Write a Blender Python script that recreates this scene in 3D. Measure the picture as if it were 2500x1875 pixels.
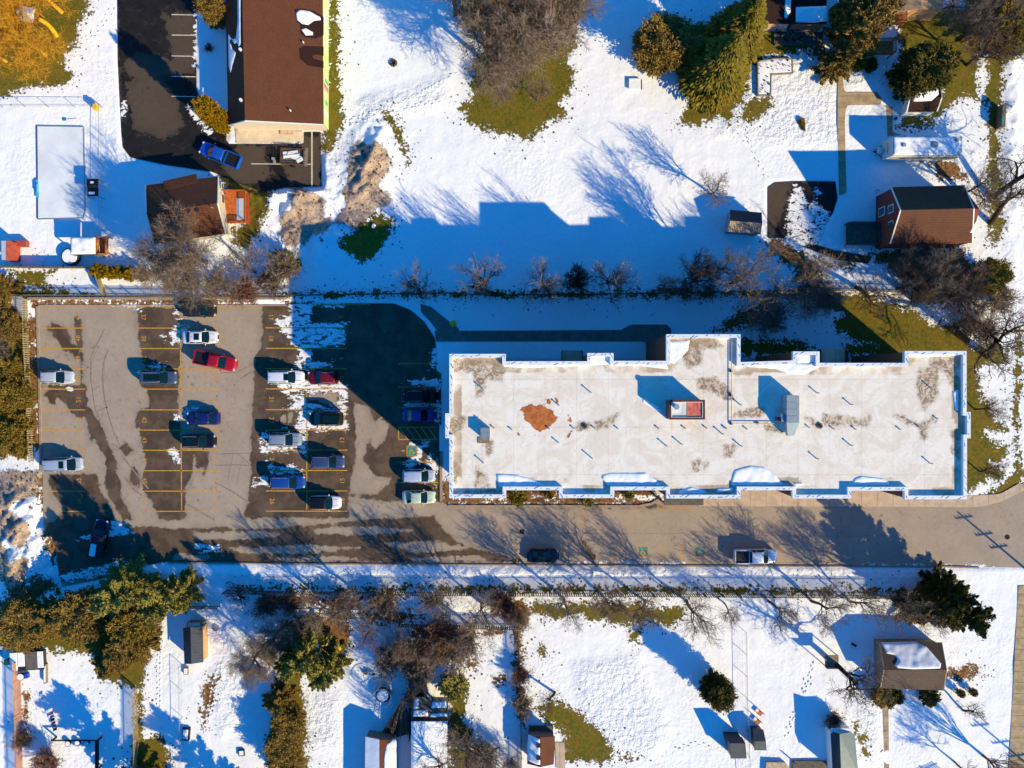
import bpy, math, random
import numpy as np
from mathutils import Vector, Matrix, noise as mnoise
R = math.radians
SC = bpy.context.scene
for _o in list(bpy.data.objects): bpy.data.objects.remove(_o)
# ---------------------------------------------------------------- camera, sky, sun
HC = 113.8                       # camera height, metres; 18 photo pixels = 1 m on the ground
cam = bpy.data.objects.new('camera', bpy.data.cameras.new('camera')); SC.collection.objects.link(cam)
cam.location = (0, 0, HC); cam.rotation_euler = (0, 0, 0)
cam.data.sensor_width = 36; cam.data.lens = 18.0/((1250/18.0)/HC)
cam.data.clip_start = 1; cam.data.clip_end = 6000
SC.camera = cam
EL = R(28.0)
W_ = bpy.data.worlds.new('World'); SC.world = W_; W_.use_nodes = True
_n = W_.node_tree.nodes; _l = W_.node_tree.links
_bg = _n['Background']; _sky = _n.new('ShaderNodeTexSky'); _sky.sky_type = 'NISHITA'; _sky.sun_disc = False
_sky.sun_elevation = EL; _sky.sun_rotation = R(130); _sky.air_density = 1.0; _sky.dust_density = 0.0; _sky.ozone_density = 8.0
_hs = _n.new('ShaderNodeHueSaturation'); _hs.inputs['Saturation'].default_value = 1.25; _hs.inputs['Hue'].default_value = 0.5
_l.new(_sky.outputs[0], _hs.inputs['Color']); _l.new(_hs.outputs[0], _bg.inputs['Color']); _bg.inputs['Strength'].default_value = 0.15
sun = bpy.data.objects.new('sun', bpy.data.lights.new('sun', 'SUN')); SC.collection.objects.link(sun)
sun.data.energy = 4.2; sun.data.angle = R(0.5); sun.data.color = (1.0, 0.83, 0.46)
_d = Vector((-.766*math.cos(EL), .643*math.cos(EL), -math.sin(EL)))
sun.rotation_euler = _d.to_track_quat('-Z', 'Y').to_euler(); sun.location = (60, -60, 80)
SC.view_settings.view_transform = 'Standard'; SC.view_settings.look = 'None'
SC.view_settings.exposure = 0.72; SC.view_settings.gamma = 1; SC.view_settings.use_curve_mapping = False
# ---------------------------------------------------------------- helpers
COL = SC.collection
def P(px, py, z=0.0):
    k = (1 - z/HC)/18.0
    return Vector(((px-1250)*k, (937.5-py)*k, z))
def T(ox, oy, s, pts): return [(ox+x/s, oy+y/s) for x, y in pts]
def G(pts): return [((x-1250)/18.0, (937.5-y)/18.0) for x, y in pts]
def lin(c): return tuple(((v/255)/12.92 if v/255 <= .04045 else ((v/255+.055)/1.055)**2.4) for v in c)
def tag(o, label=None, cat=None, group=None, kind=None):
    if label: o['label'] = label
    if cat: o['category'] = cat
    if group: o['group'] = group
    if kind: o['kind'] = kind
    return o
def empty(name, loc, rz=0, label=None, cat=None, group=None, sc=None):
    o = bpy.data.objects.new(name, None); COL.objects.link(o); o.location = loc; o.rotation_euler = (0, 0, rz)
    if sc: o.scale = (sc, sc, sc) if not isinstance(sc, tuple) else sc
    o.empty_display_size = .3
    return tag(o, label, cat, group)
def mesh_np(name, V, F, mats):
    """V (n,3) array, F (m,k) array of equal-size faces"""
    me = bpy.data.meshes.new(name)
    V = np.asarray(V, np.float32); F = np.asarray(F, np.int32); m, k = F.shape
    me.vertices.add(len(V)); me.vertices.foreach_set('co', V.ravel())
    me.loops.add(m*k); me.loops.foreach_set('vertex_index', F.ravel())
    me.polygons.add(m); me.polygons.foreach_set('loop_start', np.arange(0, m*k, k, dtype=np.int32))
    me.polygons.foreach_set('loop_total', np.full(m, k, np.int32))
    for x in mats: me.materials.append(x)
    me.update(calc_edges=True); me.validate()
    return me
def smooth(me): me.polygons.foreach_set('use_smooth', [True]*len(me.polygons))
class MB:
    def __init__(s): s.v = []; s.f = []; s.m = []
    def add(s, vs, fs, mi=0):
        b = len(s.v); s.v += [tuple(v) for v in vs]; s.f += [tuple(b+i for i in f) for f in fs]; s.m += [mi]*len(fs); return s
    def box(s, x0, x1, y0, y1, z0, z1, mi=0):
        return s.add([(x0,y0,z0),(x1,y0,z0),(x1,y1,z0),(x0,y1,z0),(x0,y0,z1),(x1,y0,z1),(x1,y1,z1),(x0,y1,z1)],
                     [(0,3,2,1),(4,5,6,7),(0,1,5,4),(1,2,6,5),(2,3,7,6),(3,0,4,7)], mi)
    def rbox(s, c, sx, sy, sz, rz=0, mi=0, tilt=None):
        M = Matrix.Rotation(rz, 3, 'Z')
        if tilt is not None: M = M @ tilt
        vs = [Vector(c)+M @ Vector((a*sx/2, b*sy/2, d*sz/2)) for d in (-1, 1) for a, b in ((-1,-1),(1,-1),(1,1),(-1,1))]
        return s.add(vs, [(0,3,2,1),(4,5,6,7),(0,1,5,4),(1,2,6,5),(2,3,7,6),(3,0,4,7)], mi)
    def prism(s, poly, z0, z1, mi=0, top=True):
        n = len(poly)
        a = sum(poly[i][0]*poly[(i+1) % n][1]-poly[(i+1) % n][0]*poly[i][1] for i in range(n))
        if a < 0: poly = poly[::-1]
        vs = [(x, y, z0) for x, y in poly]+[(x, y, z1) for x, y in poly]
        fs = [(i, (i+1) % n, n+(i+1) % n, n+i) for i in range(n)]
        if top: fs += [tuple(range(n, 2*n)), tuple(range(n-1, -1, -1))]
        return s.add(vs, fs, mi)
    def tube(s, a, b, r0, r1=None, n=6, mi=0, cap=True):
        a = Vector(a); b = Vector(b); r1 = r0 if r1 is None else r1; d = (b-a)
        if d.length < 1e-6: return s
        d.normalize(); u = d.orthogonal().normalized(); w = d.cross(u)
        vs = []
        for c, r in ((a, r0), (b, r1)):
            for i in range(n):
                t = 2*math.pi*i/n; vs.append(c+u*(r*math.cos(t))+w*(r*math.sin(t)))
        fs = [(i, (i+1) % n, n+(i+1) % n, n+i) for i in range(n)]
        if cap: fs += [tuple(range(n-1, -1, -1)), tuple(range(n, 2*n))]
        return s.add(vs, fs, mi)
    def line(s, a, b, w, z, mi=0):
        a = Vector((a[0], a[1])); b = Vector((b[0], b[1])); d = (b-a).normalized(); n = Vector((-d.y, d.x))*w/2
        return s.add([(a.x-n.x, a.y-n.y, z), (b.x-n.x, b.y-n.y, z), (b.x+n.x, b.y+n.y, z), (a.x+n.x, a.y+n.y, z)], [(0, 1, 2, 3)], mi)
    def mesh(s, name, mats, sm=False):
        me = bpy.data.meshes.new(name); me.from_pydata(s.v, [], s.f)
        for x in (mats if isinstance(mats, (list, tuple)) else [mats]): me.materials.append(x)
        me.polygons.foreach_set('material_index', s.m)
        if sm: smooth(me)
        me.update(); return me
    def build(s, name, mats, parent=None, loc=None, rz=0, sm=False, bevel=0):
        o = bpy.data.objects.new(name, s.mesh(name, mats, sm)); COL.objects.link(o)
        if parent: o.parent = parent
        if loc is not None: o.location = loc
        if rz: o.rotation_euler = (0, 0, rz)
        if bevel:
            b = o.modifiers.new('bevel', 'BEVEL'); b.width = bevel; b.segments = 2; b.limit_method = 'ANGLE'
        return o
def obj(name, me, parent=None, loc=None):
    o = bpy.data.objects.new(name, me); COL.objects.link(o)
    if parent: o.parent = parent
    if loc is not None: o.location = loc
    return o
def copy_tree(o, parent=None):
    c = o.copy(); COL.objects.link(c); c.parent = parent
    for ch in KIDS.get(o.name, []) if False else [k for k in bpy.data.objects if k.parent == o]: copy_tree(ch, c)
    return c
KIDS = {}
# ---------------------------------------------------------------- materials
def newmat(name):
    m = bpy.data.materials.new(name); m.use_nodes = True; nt = m.node_tree
    b = nt.nodes['Principled BSDF']; return m, nt, b
def nd(nt, t, **k):
    n = nt.nodes.new(t)
    for a, v in k.items():
        if a.startswith('i_'): n.inputs[a[2:]].default_value = v
        else: setattr(n, a, v)
    return n
def math_(nt, op, a, b=None, c=None, clamp=False):
    n = nt.nodes.new('ShaderNodeMath'); n.operation = op; n.use_clamp = clamp
    for i, v in enumerate((a, b, c)):
        if v is None: continue
        if isinstance(v, (int, float)): n.inputs[i].default_value = v
        else: nt.links.new(v, n.inputs[i])
    return n.outputs[0]
def mixc(nt, f, a, b):
    n = nt.nodes.new('ShaderNodeMix'); n.data_type = 'RGBA'
    for s, v in ((n.inputs[0], f), (n.inputs[6], a), (n.inputs[7], b)):
        if hasattr(v, 'is_output'): nt.links.new(v, s)
        elif isinstance(v, (int, float)): s.default_value = v
        else: s.default_value = (*v[:3], 1)
    return n.outputs[2]
def noi(nt, sc, det=4, ro=.55, co=None, dist=0):
    n = nt.nodes.new('ShaderNodeTexNoise'); n.inputs['Scale'].default_value = sc; n.inputs['Detail'].default_value = det
    n.inputs['Roughness'].default_value = ro; n.inputs['Distortion'].default_value = dist
    if co is None:
        co = getattr_co(nt)
    nt.links.new(co, n.inputs['Vector']); return n.outputs['Fac']
_cos = {}
def getattr_co(nt):
    k = nt.as_pointer()
    if k not in _cos: _cos[k] = nt.nodes.new('ShaderNodeTexCoord')
    return _cos[k].outputs['Object']
def ss(nt, v, a, b):
    n = nt.nodes.new('ShaderNodeMapRange'); n.interpolation_type = 'SMOOTHSTEP'
    nt.links.new(v, n.inputs[0]); n.inputs[1].default_value = a; n.inputs[2].default_value = b; return n.outputs[0]
def attr(nt, name):
    n = nt.nodes.new('ShaderNodeAttribute'); n.attribute_name = name; return n.outputs['Fac']
def bump(nt, b, h, dist, st=1.0):
    n = nt.nodes.new('ShaderNodeBump'); n.inputs['Strength'].default_value = st; n.inputs['Distance'].default_value = dist
    nt.links.new(h, n.inputs['Height']); nt.links.new(n.outputs[0], b.inputs['Normal'])
def mat(name, c, rough=.8, metal=0, var=.18, vs=2.0, bmp=0, bs=8.0, c2=None, coat=0, stripe=None, spec=.4):
    m, nt, b = newmat(name)
    c = lin(c); c2 = lin(c2) if c2 else tuple(v*(1-var*2) for v in c)
    f = ss(nt, noi(nt, vs, 6, .62), .3, .7)
    base = mixc(nt, f, tuple(min(1, v*(1+var*.6)) for v in c), c2)
    if stripe:                      # (axis, period, colour, duty)
        sx = nt.nodes.new('ShaderNodeSeparateXYZ'); nt.links.new(getattr_co(nt), sx.inputs[0])
        fr = math_(nt, 'FRACT', math_(nt, 'DIVIDE', sx.outputs[stripe[0]], stripe[1]))
        base = mixc(nt, math_(nt, 'LESS_THAN', fr, stripe[3]), base, lin(stripe[2]))
    nt.links.new(base, b.inputs['Base Color'])
    b.inputs['Roughness'].default_value = rough; b.inputs['Metallic'].default_value = metal
    b.inputs['Specular IOR Level'].default_value = spec
    if coat: b.inputs['Coat Weight'].default_value = coat; b.inputs['Coat Roughness'].default_value = .06
    if bmp: bump(nt, b, noi(nt, bs, 5, .6), bmp)
    return m
def shingle(name, c, c2=None, period=.28, axis=1):
    m, nt, b = newmat(name); co = getattr_co(nt)
    c = lin(c); c2 = lin(c2) if c2 else tuple(v*.55 for v in c)
    a = ss(nt, noi(nt, 9, 3, .7), .35, .65); big = ss(nt, noi(nt, .5, 5, .6), .3, .75)
    base = mixc(nt, math_(nt, 'MULTIPLY', a, .75), c, c2); base = mixc(nt, math_(nt, 'MULTIPLY', big, .45), base, c2)
    sx = nt.nodes.new('ShaderNodeSeparateXYZ'); nt.links.new(co, sx.inputs[0])
    fr = math_(nt, 'FRACT', math_(nt, 'DIVIDE', sx.outputs[axis], period))
    base = mixc(nt, math_(nt, 'MULTIPLY', math_(nt, 'LESS_THAN', fr, .15), .35), base, tuple(v*.4 for v in c))
    nt.links.new(base, b.inputs['Base Color']); b.inputs['Roughness'].default_value = .9
    b.inputs['Specular IOR Level'].default_value = .2
    bump(nt, b, fr, .02); return m
M = {}
def snow_nodes(nt, fine=1.0):
    n1 = noi(nt, .55, 4, .5); n2 = noi(nt, 2.2, 4, .55, dist=.3); n3 = noi(nt, .12, 3, .5)
    col = mixc(nt, ss(nt, n2, .3, .7), (.84, .84, .87), (.90, .895, .91))
    col = mixc(nt, math_(nt, 'MULTIPLY', ss(nt, n3, .35, .65), .35), col, (.80, .81, .86))
    tr = ss(nt, noi(nt, .05, 3, .5), .47, .62)
    h = math_(nt, 'ADD', math_(nt, 'MULTIPLY', n1, .6), math_(nt, 'MULTIPLY', math_(nt, 'MULTIPLY', n2, .22), math_(nt, 'ADD', math_(nt, 'MULTIPLY', tr, 1.3), .12)))
    return col, h
def make_snow(name='snow', d=.16):
    m, nt, b = newmat(name); col, h = snow_nodes(nt)
    nt.links.new(col, b.inputs['Base Color']); b.inputs['Roughness'].default_value = .75; b.inputs['Specular IOR Level'].default_value = .2
    bump(nt, b, h, d); return m
M['snow'] = make_snow()
def mask(nt, name, amp, sc, w=.05, det=7, ro=.66, off=0, dist=0.4, co=None):
    n = noi(nt, sc, det, ro, dist=dist, co=co)
    v = math_(nt, 'ADD', attr(nt, name), math_(nt, 'MULTIPLY', math_(nt, 'SUBTRACT', n, .5-off), amp))
    return ss(nt, v, -w, w)
def mask2(nt, name, a1=3.6, s1=.8, a2=4.2, s2=2.8, w=.08):
    v = math_(nt, 'ADD', attr(nt, name), math_(nt, 'MULTIPLY', math_(nt, 'SUBTRACT', noi(nt, s1, 6, .6), .5), a1))
    v = math_(nt, 'ADD', v, math_(nt, 'MULTIPLY', math_(nt, 'SUBTRACT', noi(nt, s2, 6, .7), .5), a2)); return ss(nt, v, -w, w)
def make_ground():
    m, nt, b = newmat('snowy_ground'); snow, h = snow_nodes(nt)
    big = ss(nt, noi(nt, .35, 5, .6), .35, .65); fine = ss(nt, noi(nt, 7, 4, .7), .3, .7); mid = noi(nt, 2.2, 5, .65)
    grass = mixc(nt, big, lin((116, 104, 26)), lin((78, 92, 18)))
    grass = mixc(nt, ss(nt, mid, .4, .65), grass, lin((138, 108, 40)))
    grass = mixc(nt, math_(nt, 'MULTIPLY', fine, .5), grass, lin((60, 52, 14)))
    leaf = mixc(nt, fine, lin((128, 84, 45)), lin((62, 38, 22))); leaf = mixc(nt, ss(nt, mid, .4, .6), leaf, lin((140, 104, 66)))
    dirt = mixc(nt, ss(nt, mid, .35, .65), lin((176, 142, 112)), lin((120, 88, 62)))
    dirt = mixc(nt, math_(nt, 'MULTIPLY', fine, .5), dirt, lin((206, 184, 164)))
    mg = mask2(nt, 'bare'); ml = mask2(nt, 'leaf'); md = mask(nt, 'dirt', 3.0, .8, .25, 9, .72, off=.18)
    # a few crumbs of grass showing wherever the snow is thin
    thin = ss(nt, math_(nt, 'ADD', math_(nt, 'MULTIPLY', attr(nt, 'bare'), .10), noi(nt, 2.6, 6, .7)), .60, .64)
    thin = math_(nt, 'MULTIPLY', thin, ss(nt, attr(nt, 'bare'), -2.2, -.2))
    col = mixc(nt, math_(nt, 'MULTIPLY', md, .9), snow, dirt)
    col = mixc(nt, thin, col, lin((92, 78, 26)))
    col = mixc(nt, mg, col, grass); col = mixc(nt, ml, col, leaf)
    nt.links.new(col, b.inputs['Base Color']); b.inputs['Roughness'].default_value = .8; b.inputs['Specular IOR Level'].default_value = .15
    inv = math_(nt, 'SUBTRACT', 1, math_(nt, 'MAXIMUM', mg, ml))
    h2 = math_(nt, 'ADD', math_(nt, 'MULTIPLY', math_(nt, 'MULTIPLY', h, inv), 1.0), math_(nt, 'MULTIPLY', inv, .4))
    h2 = math_(nt, 'ADD', h2, math_(nt, 'MULTIPLY', math_(nt, 'MULTIPLY', noi(nt, 2.5, 6, .7), md), 1.2))
    h2 = math_(nt, 'ADD', h2, math_(nt, 'MULTIPLY', math_(nt, 'MULTIPLY', noi(nt, 12, 4, .7), .12), math_(nt, 'SUBTRACT', 1.1, inv)))
    tr = math_(nt, 'MULTIPLY', ss(nt, attr(nt, 'tramp'), -1.0, 1.5), inv); vt = nt.nodes.new('ShaderNodeTexVoronoi'); vt.feature = 'SMOOTH_F1'; vt.inputs['Scale'].default_value = 1.9
    nt.links.new(getattr_co(nt), vt.inputs['Vector'])
    h2 = math_(nt, 'ADD', h2, math_(nt, 'MULTIPLY', tr, math_(nt, 'ADD', math_(nt, 'MULTIPLY', vt.outputs['Distance'], .3), math_(nt, 'MULTIPLY', noi(nt, 1.1, 7, .66, dist=.1), 1.5))))
    bump(nt, b, h2, .22); return m
M['ground'] = make_ground()
def make_asphalt(name, dry, wet, black=False):
    m, nt, b = newmat(name); co = getattr_co(nt)
    big = noi(nt, .25, 4, .5); fine = noi(nt, 14, 3, .7); mid = noi(nt, 1.6, 6, .6)
    mp = nt.nodes.new('ShaderNodeMapping'); nt.links.new(co, mp.inputs[0]); mp.inputs['Scale'].default_value = (.75, 1.7, 1)
    mp.inputs['Rotation'].default_value = (0, 0, R(14)); st = noi(nt, 1.0, 6, .65, co=mp.outputs[0], dist=.6)
    d = mixc(nt, math_(nt, 'MULTIPLY', ss(nt, mid, .35, .75), .55), lin(dry), tuple(v*.80 for v in lin(dry)))
    d = mixc(nt, math_(nt, 'MULTIPLY', ss(nt, big, .4, .65), .35), d, tuple(v*.7 for v in lin(dry)))
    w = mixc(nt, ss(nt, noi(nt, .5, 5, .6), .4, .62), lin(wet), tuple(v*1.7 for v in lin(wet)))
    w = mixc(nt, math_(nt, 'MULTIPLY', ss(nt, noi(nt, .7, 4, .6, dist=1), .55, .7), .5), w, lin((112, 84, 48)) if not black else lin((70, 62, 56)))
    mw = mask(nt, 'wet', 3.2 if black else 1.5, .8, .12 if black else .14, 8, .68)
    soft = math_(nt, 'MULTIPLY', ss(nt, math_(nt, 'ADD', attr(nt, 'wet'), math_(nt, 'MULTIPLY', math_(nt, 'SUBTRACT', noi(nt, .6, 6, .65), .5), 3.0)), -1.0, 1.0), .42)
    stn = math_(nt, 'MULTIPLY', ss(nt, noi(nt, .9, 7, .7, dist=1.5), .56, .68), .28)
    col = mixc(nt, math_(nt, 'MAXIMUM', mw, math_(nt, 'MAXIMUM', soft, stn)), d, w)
    spot = nt.nodes.new('ShaderNodeTexVoronoi'); spot.inputs['Scale'].default_value = .45; nt.links.new(co, spot.inputs['Vector'])
    col = mixc(nt, math_(nt, 'MULTIPLY', ss(nt, spot.outputs['Distance'], .10, .05), .5), col, tuple(v*1.1 for v in lin(wet)))
    col = mixc(nt, math_(nt, 'MULTIPLY', ss(nt, fine, .62, .75), .15), col, tuple(v*1.6 for v in lin(wet)))
    v = nt.nodes.new('ShaderNodeTexVoronoi'); v.feature = 'DISTANCE_TO_EDGE'; v.inputs['Scale'].default_value = .16
    dn = nt.nodes.new('ShaderNodeVectorMath'); dn.operation = 'ADD'; nt.links.new(co, dn.inputs[0])
    nn = nt.nodes.new('ShaderNodeTexNoise'); nn.inputs['Scale'].default_value = .6; nn.inputs['Detail'].default_value = 5; nt.links.new(co, nn.inputs['Vector'])
    sc_ = nt.nodes.new('ShaderNodeVectorMath'); sc_.operation = 'SCALE'; sc_.inputs['Scale'].default_value = 3.0
    nt.links.new(nn.outputs['Color'], sc_.inputs[0]); nt.links.new(sc_.outputs[0], dn.inputs[1]); nt.links.new(dn.outputs[0], v.inputs['Vector'])
    crack = math_(nt, 'MULTIPLY', math_(nt, 'LESS_THAN', v.outputs['Distance'], .006), ss(nt, mid, .45, .6))
    col = mixc(nt, math_(nt, 'MULTIPLY', crack, .35), col, (.03, .026, .024))
    at = math_(nt, 'MINIMUM', attr(nt, 'snow'), .22)
    vv = math_(nt, 'ADD', at, math_(nt, 'MULTIPLY', math_(nt, 'SUBTRACT', noi(nt, 1.0, 9, .70, dist=.9, co=mp.outputs[0]), .5), 3.4))
    vv = math_(nt, 'ADD', vv, math_(nt, 'MULTIPLY', math_(nt, 'SUBTRACT', noi(nt, 3.0, 6, .7), .5), 1.6)); msn = ss(nt, vv, -.02, .12)
    col = mixc(nt, msn, col, (.84, .84, .87))
    nt.links.new(col, b.inputs['Base Color'])
    ro = math_(nt, 'SUBTRACT', .9, math_(nt, 'MULTIPLY', mw, .22)); nt.links.new(ro, b.inputs['Roughness']); b.inputs['Specular IOR Level'].default_value = .25
    h = math_(nt, 'ADD', math_(nt, 'MULTIPLY', fine, .08), math_(nt, 'MULTIPLY', msn, .8))
    bump(nt, b, h, .05); return m
M['asph'] = make_asphalt('asphalt', (166, 149, 133), (76, 62, 50))
M['black'] = make_asphalt('dark_asphalt', (82, 70, 60), (24, 21, 20), True)
def make_roofdeck():
    m, nt, b = newmat('roof_membrane'); co = getattr_co(nt)
    n1 = noi(nt, .35, 6, .6, dist=1.6); n2 = noi(nt, 1.5, 6, .65, dist=.8)
    v1 = math_(nt, 'ABSOLUTE', math_(nt, 'SUBTRACT', noi(nt, .28, 3, .5, dist=2.2), .5))
    col = mixc(nt, ss(nt, n1, .4, .62), lin((232, 224, 213)), lin((222, 209, 193)))
    col = mixc(nt, math_(nt, 'MULTIPLY', ss(nt, v1, .022, .006), .30), col, lin((200, 184, 164)))
    col = mixc(nt, math_(nt, 'MULTIPLY', ss(nt, n2, .58, .72), .35), col, lin((205, 192, 178)))
    sx = nt.nodes.new('ShaderNodeSeparateXYZ'); nt.links.new(co, sx.inputs[0])
    for ax, per in ((0, 3.72), (1, 5.6)):
        fr = math_(nt, 'FRACT', math_(nt, 'DIVIDE', math_(nt, 'ADD', sx.outputs[ax], 100.3), per))
        col = mixc(nt, math_(nt, 'MULTIPLY', math_(nt, 'LESS_THAN', fr, .012), .30), col, lin((150, 138, 125)))
    st = mask(nt, 'stain', 2.0, 1.1, .30, 9, .75, off=.10); tex = ss(nt, noi(nt, 1.1, 9, .78, dist=1.8), .44, .54)
    sc = mixc(nt, tex, lin((204, 184, 158)), lin((112, 86, 62)))
    col = mixc(nt, math_(nt, 'MULTIPLY', st, .85), col, sc)
    ed = math_(nt, 'MULTIPLY', ss(nt, math_(nt, 'ADD', attr(nt, 'edge'), math_(nt, 'MULTIPLY', noi(nt, .8, 7, .7), -1.9)), -.1, -.9), ss(nt, noi(nt, .22, 4, .6), .45, .6))
    col = mixc(nt, math_(nt, 'MULTIPLY', ed, .75), col, lin((150, 126, 100)))
    rs = mask(nt, 'rust', 1.5, 1.6, .04, 7, .65)
    col = mixc(nt, rs, col, mixc(nt, ss(nt, n2, .4, .6), lin((190, 112, 62)), lin((160, 88, 44))))
    nt.links.new(col, b.inputs['Base Color']); b.inputs['Roughness'].default_value = .75; b.inputs['Specular IOR Level'].default_value = .2
    bump(nt, b, math_(nt, 'ADD', n2, rs), .03); return m
M['deck'] = make_roofdeck()
def make_leaf(name, c, c2, c3):
    m, nt, b = newmat(name)
    g = nt.nodes.new('ShaderNodeNewGeometry'); rnd = g.outputs['Random Per Island']
    big = ss(nt, noi(nt, .55, 4, .6), .35, .65)
    col = mixc(nt, rnd, lin(c), lin(c2)); col = mixc(nt, math_(nt, 'MULTIPLY', big, .7), col, lin(c3))
    nt.links.new(col, b.inputs['Base Color']); b.inputs['Roughness'].default_value = .85; b.inputs['Specular IOR Level'].default_value = .1
    return m
M['cedar'] = make_leaf('cedar_foliage', (140, 116, 44), (90, 80, 32), (150, 120, 54))
M['spruce'] = make_leaf('spruce_foliage', (126, 114, 40), (72, 72, 26), (138, 118, 46))
M['dark'] = make_leaf('dark_foliage', (84, 82, 32), (50, 54, 26), (104, 90, 40))
M['gold'] = make_leaf('golden_foliage', (168, 128, 14), (112, 88, 12), (140, 112, 16))
M['brownleaf'] = make_leaf('winter_brown_foliage', (152, 122, 60), (100, 80, 42), (134, 110, 50))
M['pine'] = make_leaf('pine_foliage', (146, 138, 66), (92, 94, 46), (156, 140, 70))
def bark(name, c): return mat(name, c, .9, var=.25, vs=3, bmp=.01, bs=20, spec=.1)
M['bark'] = bark('bark', (104, 80, 64)); M['twig'] = bark('twigs', (152, 132, 116)); M['twigr'] = bark('reddish_twigs', (150, 110, 92))
M['darkbark'] = bark('dark_bark', (62, 48, 42)); M['goldtwig'] = bark('golden_twigs', (222, 162, 52)); M['greytwig'] = bark('grey_twigs', (176, 154, 138))
M['dktwig'] = bark('dark_twigs', (120, 100, 86))
# ---------------------------------------------------------------- sheets
def sdf(X, Y, poly, mar=4.0):
    """signed distance, + inside; poly in metres"""
    p = np.array(poly, float); out = np.full(X.shape, -mar)
    m = (X > p[:, 0].min()-mar) & (X < p[:, 0].max()+mar) & (Y > p[:, 1].min()-mar) & (Y < p[:, 1].max()+mar)
    x = X[m]; y = Y[m]
    if x.size == 0: return out
    d = np.full(x.shape, 1e9); ins = np.zeros(x.shape, bool); n = len(p)
    for i in range(n):
        ax, ay = p[i]; bx, by = p[(i+1) % n]; ex, ey = bx-ax, by-ay; L = ex*ex+ey*ey+1e-12
        t = np.clip(((x-ax)*ex+(y-ay)*ey)/L, 0, 1); d = np.minimum(d, np.hypot(x-ax-t*ex, y-ay-t*ey))
        c = ((ay > y) != (by > y)); ins ^= c & (x < (bx-ax)*(y-ay)/((by-ay) if by != ay else 1e-12)+ax)
    out[m] = np.where(ins, d, -np.minimum(d, mar)); return out
def union(X, Y, polys):
    a = np.full(X.shape, -4.0)
    for p in polys: a = np.maximum(a, sdf(X, Y, G(p)))
    return a
def setattr_(me, name, v):
    a = me.attributes.new(name, 'FLOAT', 'POINT'); a.data.foreach_set('value', np.asarray(v, np.float32).ravel())
def sheet(name, poly, z, step, m, attrs=None, dome=None, lines=None, parent=None, thick=0, sm=False, metres=False, zf=None):
    """polygon sheet with per-vertex masks; poly in photo pixels on the ground unless metres"""
    p = np.array(poly if metres else G(poly), float)
    xs = np.arange(p[:, 0].min()-step*.5, p[:, 0].max()+step, step); ys = np.arange(p[:, 1].min()-step*.5, p[:, 1].max()+step, step)
    X, Y = np.meshgrid(xs, ys); D = sdf(X, Y, p)
    # project outside vertices that touch an inside one on to the outline
    ins = D > 0; n = len(p); qx = X.copy(); qy = Y.copy(); best = np.full(X.shape, 1e9)
    for i in range(n):
        ax, ay = p[i]; bx, by = p[(i+1) % n]; ex, ey = bx-ax, by-ay; L = ex*ex+ey*ey+1e-12
        t = np.clip(((X-ax)*ex+(Y-ay)*ey)/L, 0, 1); cx = ax+t*ex; cy = ay+t*ey; d = np.hypot(X-cx, Y-cy)
        k = d < best; best = np.where(k, d, best); qx = np.where(k, cx, qx); qy = np.where(k, cy, qy)
    XX = np.where(ins, X, qx); YY = np.where(ins, Y, qy)
    ny, nx = X.shape; idx = np.arange(ny*nx).reshape(ny, nx)
    keep = ins[:-1, :-1] | ins[1:, :-1] | ins[:-1, 1:] | ins[1:, 1:]
    F = np.stack([idx[:-1, :-1][keep], idx[:-1, 1:][keep], idx[1:, 1:][keep], idx[1:, :-1][keep]], 1)
    Dp = np.where(ins, D, 0); Z = np.full(X.shape, float(z))
    if zf is not None: Z = Z+zf(XX, YY)
    if dome:
        hh, wd = dome; q = np.clip(Dp/wd, 0, 1)
        N = np.array([mnoise.noise((float(a)*1.1, float(b)*1.1, 3.1)) for a, b in zip(XX.ravel(), YY.ravel())]).reshape(X.shape) if X.size < 60000 else 0
        Z = Z+hh*np.sqrt(1-(1-q)**2)*(1+.5*N)
    V = np.stack([XX, YY, Z], -1).reshape(-1, 3)
    used = np.unique(F); rem = np.full(len(V), -1); rem[used] = np.arange(len(used)); F = rem[F]; V = V[used]
    me = mesh_np(name, V, F, [m])
    if attrs:
        for k, polys in attrs.items():
            setattr_(me, k, union(V[:, 0], V[:, 1], polys))
    if dome or sm: smooth(me)
    o = obj(name, me, parent); return o
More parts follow.
